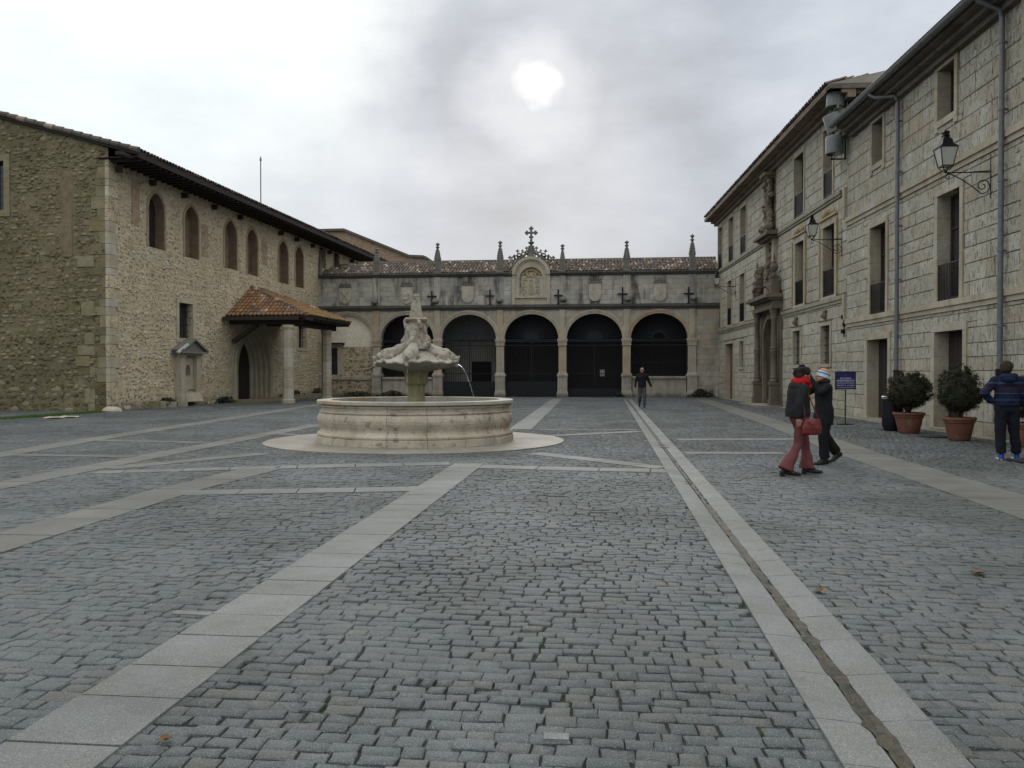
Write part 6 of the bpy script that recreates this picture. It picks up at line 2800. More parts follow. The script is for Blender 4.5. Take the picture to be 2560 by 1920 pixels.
for k in range(14):
    a1_ = a_ + 2 * math.pi / 14
    g = .0015
    mb = MB()
    wl = prof[-4:] + inner[:1] + [(1.88, .86)]
    wl = [(2.17, .855)] + prof[-3:] + [(1.88, .934), (1.88, .80)]
    mb.lathe(wl, 7, (0, 0), a_ + g, a1_ - g)
    for an in (a_ + g, a1_ - g):
        mb.face([(rr * math.cos(an), rr * math.sin(an), zz) for rr, zz in wl])
    tn_ = rnd.random()
    mb.t = [tn_] * len(mb.t)
    mb.build('rim_slab', 'fountain_rim', fo, jitter=.004)
    a_ = a1_
mb = MB()
mb.lathe([(1.895, .80), (1.895, .02)], 48, caps=False)
mb.build('basin_lining', 'fountain_mossy', fo)
# water in the basin
m, t = new_mat('basin_water')
P = t.add('ShaderNodeTexCoord').outputs['Object']
n = t.noise(P, 7, 3, .5, .3)
finish(t, (.035, .045, .04), .05, n, .02, .4, spec=.6)
mb = MB()
mb.lathe([(0.01, .70), (1.895, .70)], 48, caps=False)
mb.build('water', 'basin_water', fo)
# stem
mb = MB()
mb.lathe([(.215, .05), (.215, .9), (.195, 1.0), (.195, 1.235)], 8, phase=R(22.5))
mb.build('stem', 'fountain_mossy', fo)
mb = MB()
n = 32
i0 = 0
rings = [(.215, 1.23), (.225, 1.26), (.255, 1.28), (.262, 1.30), (.275, 1.50), (.29, 1.535), (.29, 1.56)]
V, F = [], []
for (rr, zz) in rings:
    for j in range(64):
        an = 2 * math.pi * j / 64
        oct_ = math.cos(math.pi / 8) / math.cos(((an + math.pi / 8) % (math.pi / 4)) - math.pi / 8)
        fl = 1 - (.05 * (.5 + .5 * math.cos(j * math.pi / 1.0)) if 1.28 < zz < 1.52 else 0)
        V.append((rr * oct_ * fl * math.cos(an), rr * oct_ * fl * math.sin(an), zz))
for k in range(len(rings) - 1):
    for j in range(64):
        j2 = (j + 1) % 64
        F.append((k * 64 + j, k * 64 + j2, (k + 1) * 64 + j2, (k + 1) * 64 + j))
F.append(tuple(range(64))[::-1])
F.append(tuple(range(6 * 64, 7 * 64)))
mb.add(V, F)
mb.build('fluted_capital', 'fountain_mossy', fo)
# scalloped bowl
mb = MB()
V, F = [], []
NA = 96
rings = [(.24, 1.555, 0), (.45, 1.585, .2), (.66, 1.635, .5), (.82, 1.70, .8), (.90, 1.745, 1), (.905, 1.775, 1), (.86, 1.785, .9), (.70, 1.80, .4), (.45, 1.90, .1), (.2, 2.05, 0)]
for (rr, zz, k_) in rings:
    for j in range(NA):
        an = 2 * math.pi * j / NA
        lob = abs(math.sin(an * 8)) ** .7
        rr2 = rr * (1 + k_ * (.045 * (lob - .5) + .02 * math.sin(an * 29) + .035 * math.cos(an * 4)))
        V.append((rr2 * math.cos(an), rr2 * math.sin(an), zz + k_ * .02 * math.sin(an * 16) + k_ * .018 * math.sin(an * 5 + 1)))
for k in range(len(rings) - 1):
    for j in range(NA):
        j2 = (j + 1) % NA
        F.append((k * NA + j, k * NA + j2, (k + 1) * NA + j2, (k + 1) * NA + j))
F.append(tuple(range(NA))[::-1])
mb.add(V, F)
mb.build('bowl', 'fountain_sculpture', fo, smooth=True, jitter=.02)
# four dolphins draped over the bowl, tails running up the shaft
ang0 = YAW + math.atan2(-239.4, FPX) * -1
view = math.atan2(-FC.y, -FC.x)          # towards the camera
for k, da in enumerate((-.22, math.pi / 2 - .12, math.pi, -math.pi / 2 - .06)):
    an = view + da
    d = Vector((math.cos(an), math.sin(an), 0))
    s = Vector((-math.sin(an), math.cos(an), 0))
    Pz = lambda r_, z_, q=0: tuple(d * r_ + s * q + Vector((0, 0, z_)))
    prs = [('c', Pz(.12, 2.18), Pz(.26, 2.08), .10, .13), ('c', Pz(.26, 2.08), Pz(.45, 1.97), .13, .15), ('c', Pz(.45, 1.97), Pz(.64, 1.91), .15, .17),
           ('c', Pz(.64, 1.91), Pz(.78, 1.88), .150, .115),
           ('c', Pz(.78, 1.86), Pz(.93, 1.845), .090, .05), ('c', Pz(.93, 1.845), Pz(.975, 1.89), .045, .025),      # upper lip / snout
           ('c', Pz(.74, 1.74), Pz(.90, 1.69), .08, .045),      # lower jaw
           ('e', Pz(.74, 1.99, .07), (.045, .045, .04)), ('e', Pz(.74, 1.99, -.07), (.045, .045, .04)),
           ('c', Pz(.60, 1.96, .10), Pz(.48, 1.84, .20), .05, .03), ('c', Pz(.60, 1.96, -.10), Pz(.48, 1.84, -.20), .05, .03),
           ('c', Pz(.68, 1.80, .10), Pz(.80, 1.76, .13), .05, .04), ('c', Pz(.68, 1.80, -.10), Pz(.80, 1.76, -.13), .05, .04),
           ('c', Pz(.62, 2.04), Pz(.35, 2.16), .03, .03)]
    for q in range(5):
        prs.append(('e', Pz(.86, 1.70 + .02 * q, (q - 2) * .05), (.04, .04, .03)))
    organic('dolphin', 'fountain_sculpture', fo, prs, .016, 2, disp=.022)
# central group of entwined tails and plant forms
r = random.Random(6)
prs = [('v', [((0, 0, 2.05), .33, .33), ((0, 0, 2.15), .275, .275), ((0, 0, 2.3), .235, .235), ((0, 0, 2.42), .245, .245), ((0, 0, 2.52), .24, .24), ((0, 0, 2.62), .19, .19), ((0, 0, 2.70), .185, .185)])]
for k in range(4):
    an = view + k * math.pi / 2 + .75
    P3 = []
    for q in range(9):
        f = q / 8
        aa = an + .55 * math.sin(f * 5.0)
        rr = .25 + .045 * math.sin(f * 9) - .05 * f
        P3.append((rr * math.cos(aa), rr * math.sin(aa), 2.08 + f * .64))
    rs = [.085, .08, .085, .075, .07, .075, .06, .05, .05]
    prs.append(('p', P3, rs))
organic('entwined_tails', 'fountain_sculpture', fo, prs, .016, 2, disp=.035)
mb = MB()
mb.frustum(-.22, .22, -.22, .22, 2.685, 2.725, -.03, -.03)
mb.frustum(-.25, .25, -.25, .25, 2.725, 2.752, .02, .02)
mb.build('cap_slab', 'fountain_sculpture', fo, M=Matrix.Rotation(YAW + .1, 4, 'Z'), jitter=.015)
mb = MB()
mb.frustum(-.150, .150, -.150, .150, 2.752, 2.79, .0, .0)
mb.frustum(-.147, .147, -.147, .147, 2.79, 3.21, .072, .072)
mb.frustum(-.070, .070, -.070, .070, 3.211, 3.25, -.008, -.008)
mb.frustum(-.078, .078, -.078, .078, 3.251, 3.30, .02, .02)
mb.build('obelisk', 'fountain_sculpture', fo, M=Matrix.Rotation(YAW + .1, 4, 'Z'), jitter=.008)

# pipes and jets of water
m, t = new_mat('water_jet')
b = t.add('ShaderNodeBsdfPrincipled', None, Base_Color=(.9, .93, .95), Roughness=.05)
b.inputs['Transmission Weight'].default_value = .85
b.inputs['IOR'].default_value = 1.33
t.add('ShaderNodeOutputMaterial', None, Surface=b.outputs[0])
right_dir = Vector((Rv.x, Rv.y, 0))
toward = Vector((math.cos(view), math.sin(view), 0))


def jet(dirn, r0, z0, v0, vz, n0=24, zend=.70, rad=.012, slope=0):
    mb = MB()
    tmax = (vz + math.sqrt(vz * vz + 2 * 9.81 * (z0 - zend))) / 9.81
    pts = []
    for k in range(n0 + 1):
        tt_ = tmax * k / n0
        pts.append(dirn * (r0 + v0 * tt_) + Vector((0, 0, z0 + vz * tt_ - 4.905 * tt_ * tt_)))
    cut = int(n0 * .55)
    mb.tube(pts[:cut + 1], [rad * (1 - .4 * k / cut) * (1 + .25 * rnd.random()) for k in range(cut + 1)], 6)
    for k in range(cut, n0):
        for q in range(2):
            p = pts[k].lerp(pts[k + 1], q / 2 + rnd.uniform(0, .2))
            mb.ball(p, (.005 + .003 * rnd.random(),) * 2 + (.013,), 6, 4)
    return mb


mb = jet(right_dir, .92, 1.72, .95, .05, rad=.009)
o_ = mb.build('water_jet', 'water_jet', fo)
dd = Vector((math.cos(view - .22), math.sin(view - .22), 0))
mb = jet(dd, .86, 1.73, .12, .0, rad=.006)
mb.build('water_jet', 'water_jet', fo)
mb = MB()
mb.tube([tuple(-right_dir * .88 + Vector((0, 0, 1.69))), tuple(-right_dir * 1.10 + Vector((0, 0, 1.575)))], .012, 6)
mb.build('spout_pipe', 'black_iron', fo)

# ================================================================== WALL LANTERNS
def lantern(px_wall, py_wall, px_l, py_bot, py_top, label, scale=1.0):
    u, z = RWW.uv(px_wall, py_wall)
    root = empty('wall_lantern', M=RWW.M @ Matrix.Translation((u, 0, z)), label=label, cat='lantern', group='iron wall lanterns on the right hand building')
    # how far the arm reaches: sight line against the vertical plane through u, normal to the wall
    v = ray(px_l, py_wall)
    lc = RWW.Mi @ Vector((0, 0, EYE))
    lv = RWW.Mi.to_3x3() @ v
    t_ = (u - lc.x) / lv.x
    L = -(lc.y + lv.y * t_)
    d = t_
    H = (py_bot - py_top) / FPX * d * .98
    print('lantern arm', L, 'height', H, 'at', u, z)
    L = max(.8, min(L, 1.6))
    mb = MB()
    mb.box(-.018, .018, -.03, 0, -.62, .42)
    mb.tube([(0, -.02, .0), (0, -L, .0)], .014, 8)
    mb.tube([(0, -.02, .03), (0, -.4 * L, .012)], .010, 6)
    # sweeping S brace
    pts = []
    for k in range(15):
        f = k / 14
        y = -L * .97 + f * (L * .97 - .26)
        zz = -.02 - .46 * (f ** 1.4) * (1 if f < .8 else 1)
        pts.append((0, y, zz))
    cxs, czs = -.20, -.32
    sp_ = []
    for k in range(26):
        an = -1.9 + k * .38
        rr = .19 * (1 - k / 30)
        sp_.append((0, cxs + rr * math.cos(an), czs + rr * math.sin(an)))
    mb.tube(pts + sp_, .012, 6)
    sp2 = []
    for k in range(14):
        an = 1.5 + k * .45
        rr = .075 * (1 - k / 18)
        sp2.append((0, -L * .95 + rr * math.cos(an), -.10 + rr * math.sin(an)))
    mb.tube(sp2, .010, 6)
    mb.build('bracket', 'black_iron', root)
    # lantern body
    s = H / .90
    y = -L
    z0 = .02
    def ringp(hw, zz):
        return [(-hw, y - hw, zz), (hw, y - hw, zz), (hw, y + hw, zz), (-hw, y + hw, zz)]
    b0, b1, b2 = ringp(.05 * s, z0 + .02 * s), ringp(.115 * s, z0 + .12 * s), ringp(.185 * s, z0 + .52 * s)
    mb = MB()
    for (A, B) in ((b0, b1), (b1, b2)):
        for k in range(4):
            mb.beam(A[k], B[k], .016 * s)
            mb.beam(B[k], B[(k + 1) % 4], .016 * s)
    mb.ball((0, y, z0), .035 * s, 8, 5)
    for k in range(4):
        p = Vector(b1[k]).lerp(Vector(b1[(k + 1) % 4]), .5)
        q = Vector(b2[k]).lerp(Vector(b2[(k + 1) % 4]), .5)
    mb.build('lantern_frame', 'black_iron', root)
    mb = MB()
    V = [tuple(Vector(p)) for p in b1 + b2]
    sc_ = lambda P, f: [(p[0] * f, y + (p[1] - y) * f, p[2]) for p in P]
    V = sc_(b1, .93) + sc_(b2, .95)
    mb.add(V, [(0, 1, 5, 4), (1, 2, 6, 5), (2, 3, 7, 6), (3, 0, 4, 7), (0, 3, 2, 1)])
    mb.build('lamp_glass', 'lamp_glass', root)
    mb = MB()
    r0_ = [( .25, .52), (.235, .535), (.15, .60), (.125, .70), (.075, .745), (.07, .78), (.095, .79), (.06, .82), (.085, .86), (.05, .90)]
    mb.lathe([(rr * s * 1.12, z0 + zz * s) for rr, zz in r0_], 4, (0, y), phase=R(45))
    mb.build('hood', 'black_iron', root)
    return root


lantern(2478.7, 430, 2364, 431, 341, 'nearest and largest black iron wall lantern, between the two downpipes')
lantern(2106, 598.6, 2029, 598.6, 541, 'middle black iron wall lantern on a scrolled bracket, right of the baroque portal')
lantern(1840, 716.7, 1791.5, 716.7, 681, 'farthest black iron wall lantern at the far end of the right hand building')

# ================================================================== FLOODLIGHTS
u, zt = RWW.uv(2119, 315)
_, zb = RWW.uv(2119, 397)
fl = empty('floodlight_bracket', M=RWW.M @ Matrix.Translation((u, 0, zb)), label='dark tubular bracket fixed to the wall holding the grey drum floodlights', cat='bracket')
lc = RWW.Mi @ Vector((0, 0, EYE))
v = ray(2093, 370)
lv = RWW.Mi.to_3x3() @ v
t_ = (u - lc.x) / lv.x
Lf = -(lc.y + lv.y * t_)
print('flood arm', Lf, u, zb, zt)
Lf = max(.35, min(Lf, .9))
Hh = zt - zb
mb = MB()
mb.tube([(0, -.08, -.02), (0, -.08, Hh + .9)], .032, 8)
mb.tube([(0, -.08, .0), (0, -Lf - .25, .0)], .028, 8)
zm = RWW.uv(2119, 339)[1] - zb
mb.tube([(0, -.08, zm), (0, -Lf - .25, zm)], .028, 8)
zu = Hh + .85
mb.tube([(0, -.08, zu), (0, -Lf - .25, zu)], .028, 8)
mb.build('tube_frame', 'black_iron', fl)
FLR = .21
for k, (px, py0, py1, tilt, lab) in enumerate([(2086.5, 341, 385, 0, 'lowest of the three grey drum floodlights on the wall bracket'),
                                                 (2085, 285, 330, 18, 'middle grey drum floodlight on the wall bracket, tilted'),
                                                 (2089, 223, 268, -3, 'topmost of the three grey drum floodlights, against the far eaves')]):
    v = ray(px, (py0 + py1) / 2)
    lv = RWW.Mi.to_3x3() @ v
    t_ = (u - lc.x) / lv.x
    p = lc + lv * t_
    h = (py1 - py0) / FPX * t_ * .93
    rr = 39 / 2 / FPX * t_
    M = RWW.M @ Matrix.Translation((u, p.y, p.z)) @ Matrix.Rotation(R(tilt), 4, 'X')
    root = empty('floodlight', M=M, label=lab, cat='floodlight', group='grey drum floodlights under the eaves')
    mb = MB()
    mb.lathe([(rr * .92, -h / 2), (rr, -h / 2 + .015), (rr, h / 2 - .05), (rr * .93, h / 2 - .01), (rr * .5, h / 2)], 20)
    mb.build('drum', 'drum_grey', root, smooth=True)
    mb = MB()
    mb.lathe([(.01, -h / 2 - .006), (rr * .88, -h / 2 - .006), (rr * .9, -h / 2 - .001)], 20, caps=False)
    mb.build('lens', 'window_glass', root)
    mb = MB()
    for s in (-1, 1):
        mb.box(s * (rr + .015) - .012, s * (rr + .015) + .012, -.035, .035, -h / 2 - .1, .0)
        mb.tube([(s * (rr - .01), 0, -.02), (s * (rr + .05), 0, -.02)], .025, 8)
    mb.box(-rr - .02, rr + .02, -.03, .03, -h / 2 - .12, -h / 2 - .10)
    mb.build('yoke', 'drum_grey', root)

# ================================================================== SIGN
p = G(2113, 1061)
sg = empty('standing_sign', M=Matrix.Translation(p) @ Matrix.Rotation(YAW - .18, 4, 'Z'), label='blue priority access sign on a thin black pole with flat foot', cat='sign')
dS = (p - Vector((0, 0, EYE))).length
k_ = dS / FPX
wS, hS = 46 * k_, 42 * k_
zS = (1061 - 980) * k_
mb = MB()
mb.box(-.015, .015, -.012, .012, .02, zS + .02)
mb.build('pole', 'black_iron', sg)
mb = MB()
mb.box(-.20, .20, -.14, .14, .0, .022)
mb.build('foot', 'black_iron', sg)
plain('sign_blue', (.018, .014, .095), .35, var=.1, bump=0)
plain('sign_frame', (.012, .012, .02), .4, bump=0)
plain('sign_letter', (.50, .52, .62), .5, bump=0, var=.02)
plain('sign_rim', (.35, .36, .33), .5, bump=0)
mb = MB()
mb.box(-wS / 2, wS / 2, -.012, .012, zS, zS + hS)
bd = mb.build('board', 'sign_frame', sg)
mb = MB()
mb.box(-wS / 2 + .012, wS / 2 - .012, -.0145, -.0122, zS + .015, zS + hS - .015)
mb.build('panel', 'sign_blue', bd)
mb = MB()
mb.lathe([(.085, zS + hS), (.085, zS + hS + .02), (.06, zS + hS + .035)], 16)
mb.box(-wS * .38, wS * .38, -.02, -.013, zS - .004, zS + .012)
mb.build('clip', 'sign_rim', bd)


def text(s, size, x, z, parent, y=-.0148, mat='sign_letter', width=None):
    c = bpy.data.curves.new('lettering', 'FONT')
    c.body = s
    c.align_x = 'CENTER'
    c.size = size
    c.extrude = .0006
    c.offset = size * .012
    c.resolution_u = 2
    o = bpy.data.objects.new('lettering', c)
    COL.objects.link(o)
    dg = bpy.context.evaluated_depsgraph_get()
    dg.update()
    me = bpy.data.meshes.new_from_object(o.evaluated_get(dg))
    bpy.data.objects.remove(o)
    xs_ = [v_.co.x for v_ in me.vertices]
    k = (width / (max(xs_) - min(xs_))) if width else 1
    me.materials.clear()
    me.materials.append(MATS[mat])
    return link('lettering', me, parent, Matrix(((k, 0, 0, x), (0, 0, -1, y), (0, 1, 0, z), (0, 0, 0, 1))))


plain('sign_emblem', (.16, .05, .10), .5, bump=0)
text('ACCESO', hS * .135, 0, zS + hS * .565, bd, width=wS * .55)
text('PREFERENTE', hS * .135, 0, zS + hS * .435, bd, width=wS * .84)
text('PRIORITY ACCESS', hS * .10, 0, zS + hS * .19, bd, width=wS * .84)
mb = MB()
mb.box(-wS * .42, wS * .42, -.0156, -.0146, zS + hS * .345, zS + hS * .37)
mb.box(-wS * .42, wS * .42, -.0156, -.0146, zS + hS * .10, zS + hS * .115)
mb.build('rule', 'sign_letter', bd)
mb = MB()
mb.box(-.03, .03, -.0156, -.0146, zS + hS * .775, zS + hS * .80)
mb.box(-.012, .012, -.0157, -.0147, zS + hS * .73, zS + hS * .84)
mb.build('emblem', 'sign_emblem', bd)

# ================================================================== BIN, PLANTERS, MATS
p = G(2231, 1077)
kk = (p - Vector((0, 0, EYE))).length / FPX
bn = empty('litter_bin', M=Matrix.Translation(p), label='black cylindrical litter bin with a bright metal rim beside the left planter', cat='bin')
r_ = 22.5 * kk
h_ = 79 * kk
mb = MB()
mb.lathe([(r_ * .82, 0), (r_ * .86, .04), (r_ * .98, h_ * .16), (r_, h_ * .3), (r_, h_ - .08)], 24)
mb.build('body', 'black_iron', bn, smooth=True)
mb = MB()
mb.lathe([(r_ * 1.01, h_ - .08), (r_ * 1.03, h_ - .07), (r_ * 1.03, h_ - .015), (r_ * .98, h_), (r_ * .7, h_ + .005)], 24)
mb.build('rim', 'steel_bright', bn, smooth=True)
mb = MB()
mb.lathe([(r_ * .7, h_ + .006), (.01, h_ - .01)], 20, caps=False)
mb.build('lid', 'black_iron', bn)


def planter(px, py, wid, hgt, bw, bh, label, seed, dens=1.0, shape=0.0):
    p = G(px, py)
    k = (p - Vector((0, 0, EYE))).length / FPX
    root = empty('planter', M=Matrix.Translation(p), label=label, cat='planter', group='terracotta planters along the right hand wall')
    R0 = wid / 2 * k
    H = hgt * k
    mb = MB()
    pr = [(R0 * .58, 0), (R0 * .62, .015), (R0 * .66, .05), (R0 * .78, H * .45), (R0 * .86, H * .74), (R0 * .90, H * .76), (R0 * .92, H * .80), (R0 * .95, H * .88), (R0 * 1.0, H * .90), (R0 * 1.02, H * .97), (R0, H),
          (R0 * .88, H), (R0 * .85, H * .85)]
    mb.lathe(pr, 28, caps=False)
    mb.lathe([(.001, 0), (R0 * .58, 0)], 28, caps=False)
    pot = mb.build('pot', 'terracotta', root, smooth=True)
    mb = MB()
    mb.lathe([(.01, H * .9), (R0 * .87, H * .88)], 20, caps=False)
    mb.build('soil', 'soil', pot)
    Rx, Rz = bw / 2 * k * .92, bh / 2 * k * .97
    cz = H + Rz * .98
    rg = random.Random(seed)
    mb = MB()
    for q in range(7):
        an = rg.random() * 6.28
        mb.tube([(rg.uniform(-.05, .05), rg.uniform(-.05, .05), H * .85), (.3 * Rx * math.cos(an), .3 * Rx * math.sin(an), cz - Rz * .3), (.6 * Rx * math.cos(an), .6 * Rx * math.sin(an), cz + Rz * rg.uniform(0, .5))], [.03, .02, .008], 5)
    mb.build('trunk', 'bark', root)
    # foliage: clumps of small leaf faces over and inside an uneven ball
    mats = ('box_leaf', 'box_leaf_brown')
    mbs_ = {q: MB() for q in mats}
    cl = []
    for q in range(260):
        th, ph = math.acos(rg.uniform(-1, 1)), rg.random() * 6.28
        f = rg.uniform(.78, .97)
        if math.cos(th) < -.62:
            f *= .86
        dirv = Vector((math.sin(th) * math.cos(ph), math.sin(th) * math.sin(ph), math.cos(th)))
        f *= 1 + .20 * mnoise.noise(dirv * 2.4 + Vector((seed, 0, 0)))
        cl.append((Vector((dirv.x * Rx * f, dirv.y * Rx * f, cz + dirv.z * Rz * f)), dirv, .062 * rg.uniform(.7, 1.3)))
    for q in range(40):
        dirv = Vector((rg.gauss(0, 1), rg.gauss(0, 1), rg.gauss(0, 1))).normalized()
        f = rg.uniform(.3, .75)
        cl.append((Vector((dirv.x * Rx * f, dirv.y * Rx * f, cz + dirv.z * Rz * f)), dirv, .15))
    for (c, dirv, cr) in cl:
        B = mbs_[mats[0] if rg.random() > (.25 + shape) else mats[1]]
        for q in range(int(70 * dens)):
            o = Vector((rg.gauss(0, 1), rg.gauss(0, 1), rg.gauss(0, 1))) * cr * .5
            pp = c + o
            if pp.z < H * .95:
                continue
            n_ = (dirv + Vector((rg.gauss(0, .7), rg.gauss(0, .7), rg.gauss(0, .7) + .4))).normalized()
            a_ = n_.orthogonal().normalized()
            a_ = Quaternion(n_, rg.random() * 6.28) @ a_
            b_ = n_.cross(a_)
            l_, w_ = rg.uniform(.013, .022), rg.uniform(.007, .011)
            B.tone = rg.random()
            B.face([pp - a_ * l_, pp + b_ * w_, pp + a_ * l_, pp - b_ * w_])
    mb = MB()
    mb.ball((0, 0, cz), (Rx * .76, Rx * .76, Rz * .78), 20, 14)
    mb.build('inner_foliage', 'box_leaf', root, jitter=.05)
    for q, B in mbs_.items():
        B.build('foliage', q, root, fix=False)
    return root


planter(2272, 1083, 67, 47, 104, 98, 'round clipped shrub in a terracotta pot right of the black litter bin', 3, shape=.15)
planter(2398, 1101, 68, 51, 98, 118, 'taller round clipped shrub in a terracotta pot in front of the near dark doorway', 5)
planter(2575, 1118, 70, 52, 100, 112, 'clipped shrub in a pot behind the person in blue, cut off by the right edge', 8)

for k, (px, py, w_, d_, lab) in enumerate([(2345, 1093, .75, .50, 'black rubber doormat on the setts between the two planters'),
                                              (2592, 1153, .95, .55, 'black rubber mat on the ground by the feet of the person in blue')]):
    p = G(px, py)
    mb = MB()
    mb.box(-w_ / 2, w_ / 2, -d_ / 2, d_ / 2, .004, .022)
    mb.build('doormat', 'rubber_mat', None, M=Matrix.Translation(p) @ Matrix.Rotation(YAW + .05, 4, 'Z'), label=lab, cat='doormat', jitter=.004)

# fallen leaves
for k, (px, py, s, lab) in enumerate([(1621, 1187, .05, 'orange brown fallen leaf on the setts left of the drainage channel'), (1722, 1208, .06, 'rusty fallen leaf lying in the drainage gutter'),
                                        (2052, 1482, .055, 'curled dry fallen leaf beside the right edge of the drainage channel'), (2443, 1436, .06, 'dry brown fallen leaf on the setts near the right edge'),
                                        (1893, 1073, .07, 'dark fallen leaf on the far setts behind the walking women'), (415, 1857, .03, 'tiny yellow fallen leaf in a joint by the pale slab band')]):
    p = G(px, py)
    mb = MB()
    rg = random.Random(k)
    n = 11
    c = (0, 0, .012)
    rim = []
    for q in range(n):
        an = 2 * math.pi * q / n
        rr = s * (.55 + .45 * abs(math.cos(an * 2.5)))
        rim.append((rr * math.cos(an), rr * math.sin(an), .012 + .35 * s * abs(math.sin(an * 1.0)) * rg.random() + .006))
    for q in range(n):
        mb.face([c, rim[q], rim[(q + 1) % n]])
    mb.tube([(0, 0, .012), (-s * 1.3, .01, .02)], .0015, 4)
    mb.build('fallen_leaf', 'dry_leaf', None, M=Matrix.Translation(p) @ Matrix.Rotation(rg.random() * 6, 4, 'Z'), fix=False, label=lab, cat='leaf', group='dry leaves fallen on the plaza')
# odd pale stones set among the setts
for k, (px, py, a_, b_, lab) in enumerate([(1391, 1846, .055, .035, 'small pale square stone set among the setts at the bottom of the view'), (482, 1536, .13, .035, 'long pale sett beside the left slab band')]):
    p = G(px, py)
    mb = MB()
    mb.frustum(-a_, a_, -b_, b_, -.03, .011, .004, .004)
    mb.build('cobblestone', 'pale_granite', plaza, M=Matrix.Translation(p) @ Matrix.Rotation(rnd.uniform(-.1, .1), 4, 'Z'))


# ================================================================== PEOPLE
def shoe_prims(a, toe, r=.045, heel=.0):
    """ankle point a, toe direction vector (length = foot length)"""
    a = Vector(a)
    t_ = Vector(toe)
    d = t_.normalized()
    heel_p = a - d * .05 + Vector((0, 0, -.045))
    ball_ = a + t_ * .55 + Vector((0, 0, -.055))
    tip = a + t_ * .86 + Vector((0, 0, -.062))
    return [('c', a, heel_p, r, r * .82), ('c', heel_p, ball_, r * .78, r * .80), ('c', ball_, tip, r * .80, r * .55), ('c', a, a + t_ * .4 + Vector((0, 0, -.02)), r * .95, r * .7)]


def hand_prims(w, d, palm_n, s=1.0, curl=.35):
    """wrist, direction of the fingers, palm normal"""
    w, d, n = Vector(w), Vector(d).normalized(), Vector(palm_n).normalized()
    sd = d.cross(n).normalized()
    pr = [('c', w, w + d * .03 * s, .026 * s, .028 * s)]
    for q in range(4):
        o = (q - 1.5) * .019 * s
        b0 = w + d * .075 * s + sd * o
        pr.append(('c', w + d * .02 * s + sd * o * .7, b0, .016 * s, .011 * s))
        L = (.036, .042, .040, .031)[q] * s
        m = b0 + (d + n * curl).normalized() * L
        e = m + (d * .4 + n * curl * 2.2).normalized() * L * .75
        pr += [('c', b0, m, .0105 * s, .0095 * s), ('c', m, e, .0095 * s, .008 * s)]
    tb = w + d * .025 * s + sd * .030 * s
    tm = tb + (d * .7 + sd * .7 + n * .2).normalized() * .035 * s
    pr += [('c', tb, tm, .013 * s, .011 * s), ('c', tm, tm + (d * .8 + n * .5).normalized() * .028 * s, .011 * s, .009 * s)]
    return pr


def head_prims(c, f, up=(0, 0, 1), s=1.0):
    """skull centre c, facing f"""
    c, f, up = Vector(c), Vector(f).normalized(), Vector(up).normalized()
    sd = f.cross(up).normalized()
    up = sd.cross(f)
    P = lambda a, b, cc: c + f * a * s + sd * b * s + up * cc * s
    return [('e', P(-.012, 0, .025), (.085 * s, .085 * s, .09 * s)), ('c', P(.018, 0, -.02), P(.035, 0, -.075), .062 * s, .040 * s), ('c', P(.035, 0, -.085), P(.05, 0, -.092), .030 * s, .022 * s),
            ('c', P(.082, 0, .008), P(.104, 0, -.028), .010 * s, .016 * s), ('c', P(.075, -.022, -.062), P(.075, .022, -.062), .010 * s, .010 * s),
            ('c', P(.066, -.035, .028), P(.066, .035, .028), .020 * s, .020 * s), ('e', P(-.005, .080, -.01), (.014 * s, .014 * s, .028 * s)), ('e', P(-.005, -.080, -.01), (.014 * s, .014 * s, .028 * s)),
            ('c', P(.02, -.045, -.03), P(.03, -.03, -.06), .035 * s, .03 * s), ('c', P(.02, .045, -.03), P(.03, .03, -.06), .035 * s, .03 * s)]


def face_details(parent, c, f, up=(0, 0, 1), s=1.0, glasses=False):
    c, f, up = Vector(c), Vector(f).normalized(), Vector(up).normalized()
    sd = f.cross(up).normalized()
    up = sd.cross(f)
    P = lambda a, b, cc: c + f * a * s + sd * b * s + up * cc * s
    mb = MB()
    for q in (-1, 1):
        mb.ball(P(.080, q * .031, .008), .011 * s, 8, 6)
    mb.build('eyes', 'sole_white', parent)
    mb = MB()
    for q in (-1, 1):
        mb.ball(P(.0885, q * .031, .008), .006 * s, 8, 6)
        mb.tube([P(.084, q * .015, .026), P(.088, q * .031, .031), P(.078, q * .048, .026)], .004 * s, 5)
    mb.build('irises_and_brows', 'dark_hair', parent)
    mb = MB()
    mb.tube([P(.083, -.021, -.062), P(.089, 0, -.060), P(.083, .021, -.062)], .0045 * s, 5)
    mb.build('lips', 'lip', parent)
    if glasses:
        mb = MB()
        for q in (-1, 1):
            mb.beam(P(.098, q * .010, .008), P(.094, q * .052, .010), .006, .034)
            mb.tube([P(.094, q * .055, .014), P(.0, q * .085, .010)], .003, 5)
        mb.tube([P(.10, -.01, .012), P(.10, .01, .012)], .003, 5)
        mb.build('glasses', 'black_iron', parent)


plain('lip', (.30, .11, .09), .5, bump=0)


def person(px, py, facing, label):
    p = G(px, py)
    return empty('person', M=Matrix.Translation(p) @ Matrix.Rotation(facing, 4, 'Z'), label=label, cat='person')


# local frame of a figure: +x the way it faces, +y its left, z up
# ---- woman in rose flared trousers walking to the right
w1 = person(1998, 1187, YAW + .12, 'person in rose flared trousers, red scarf and black fur hat with a red shoulder bag')
hipL, hipR = (.0, .085, .84), (.0, -.085, .84)
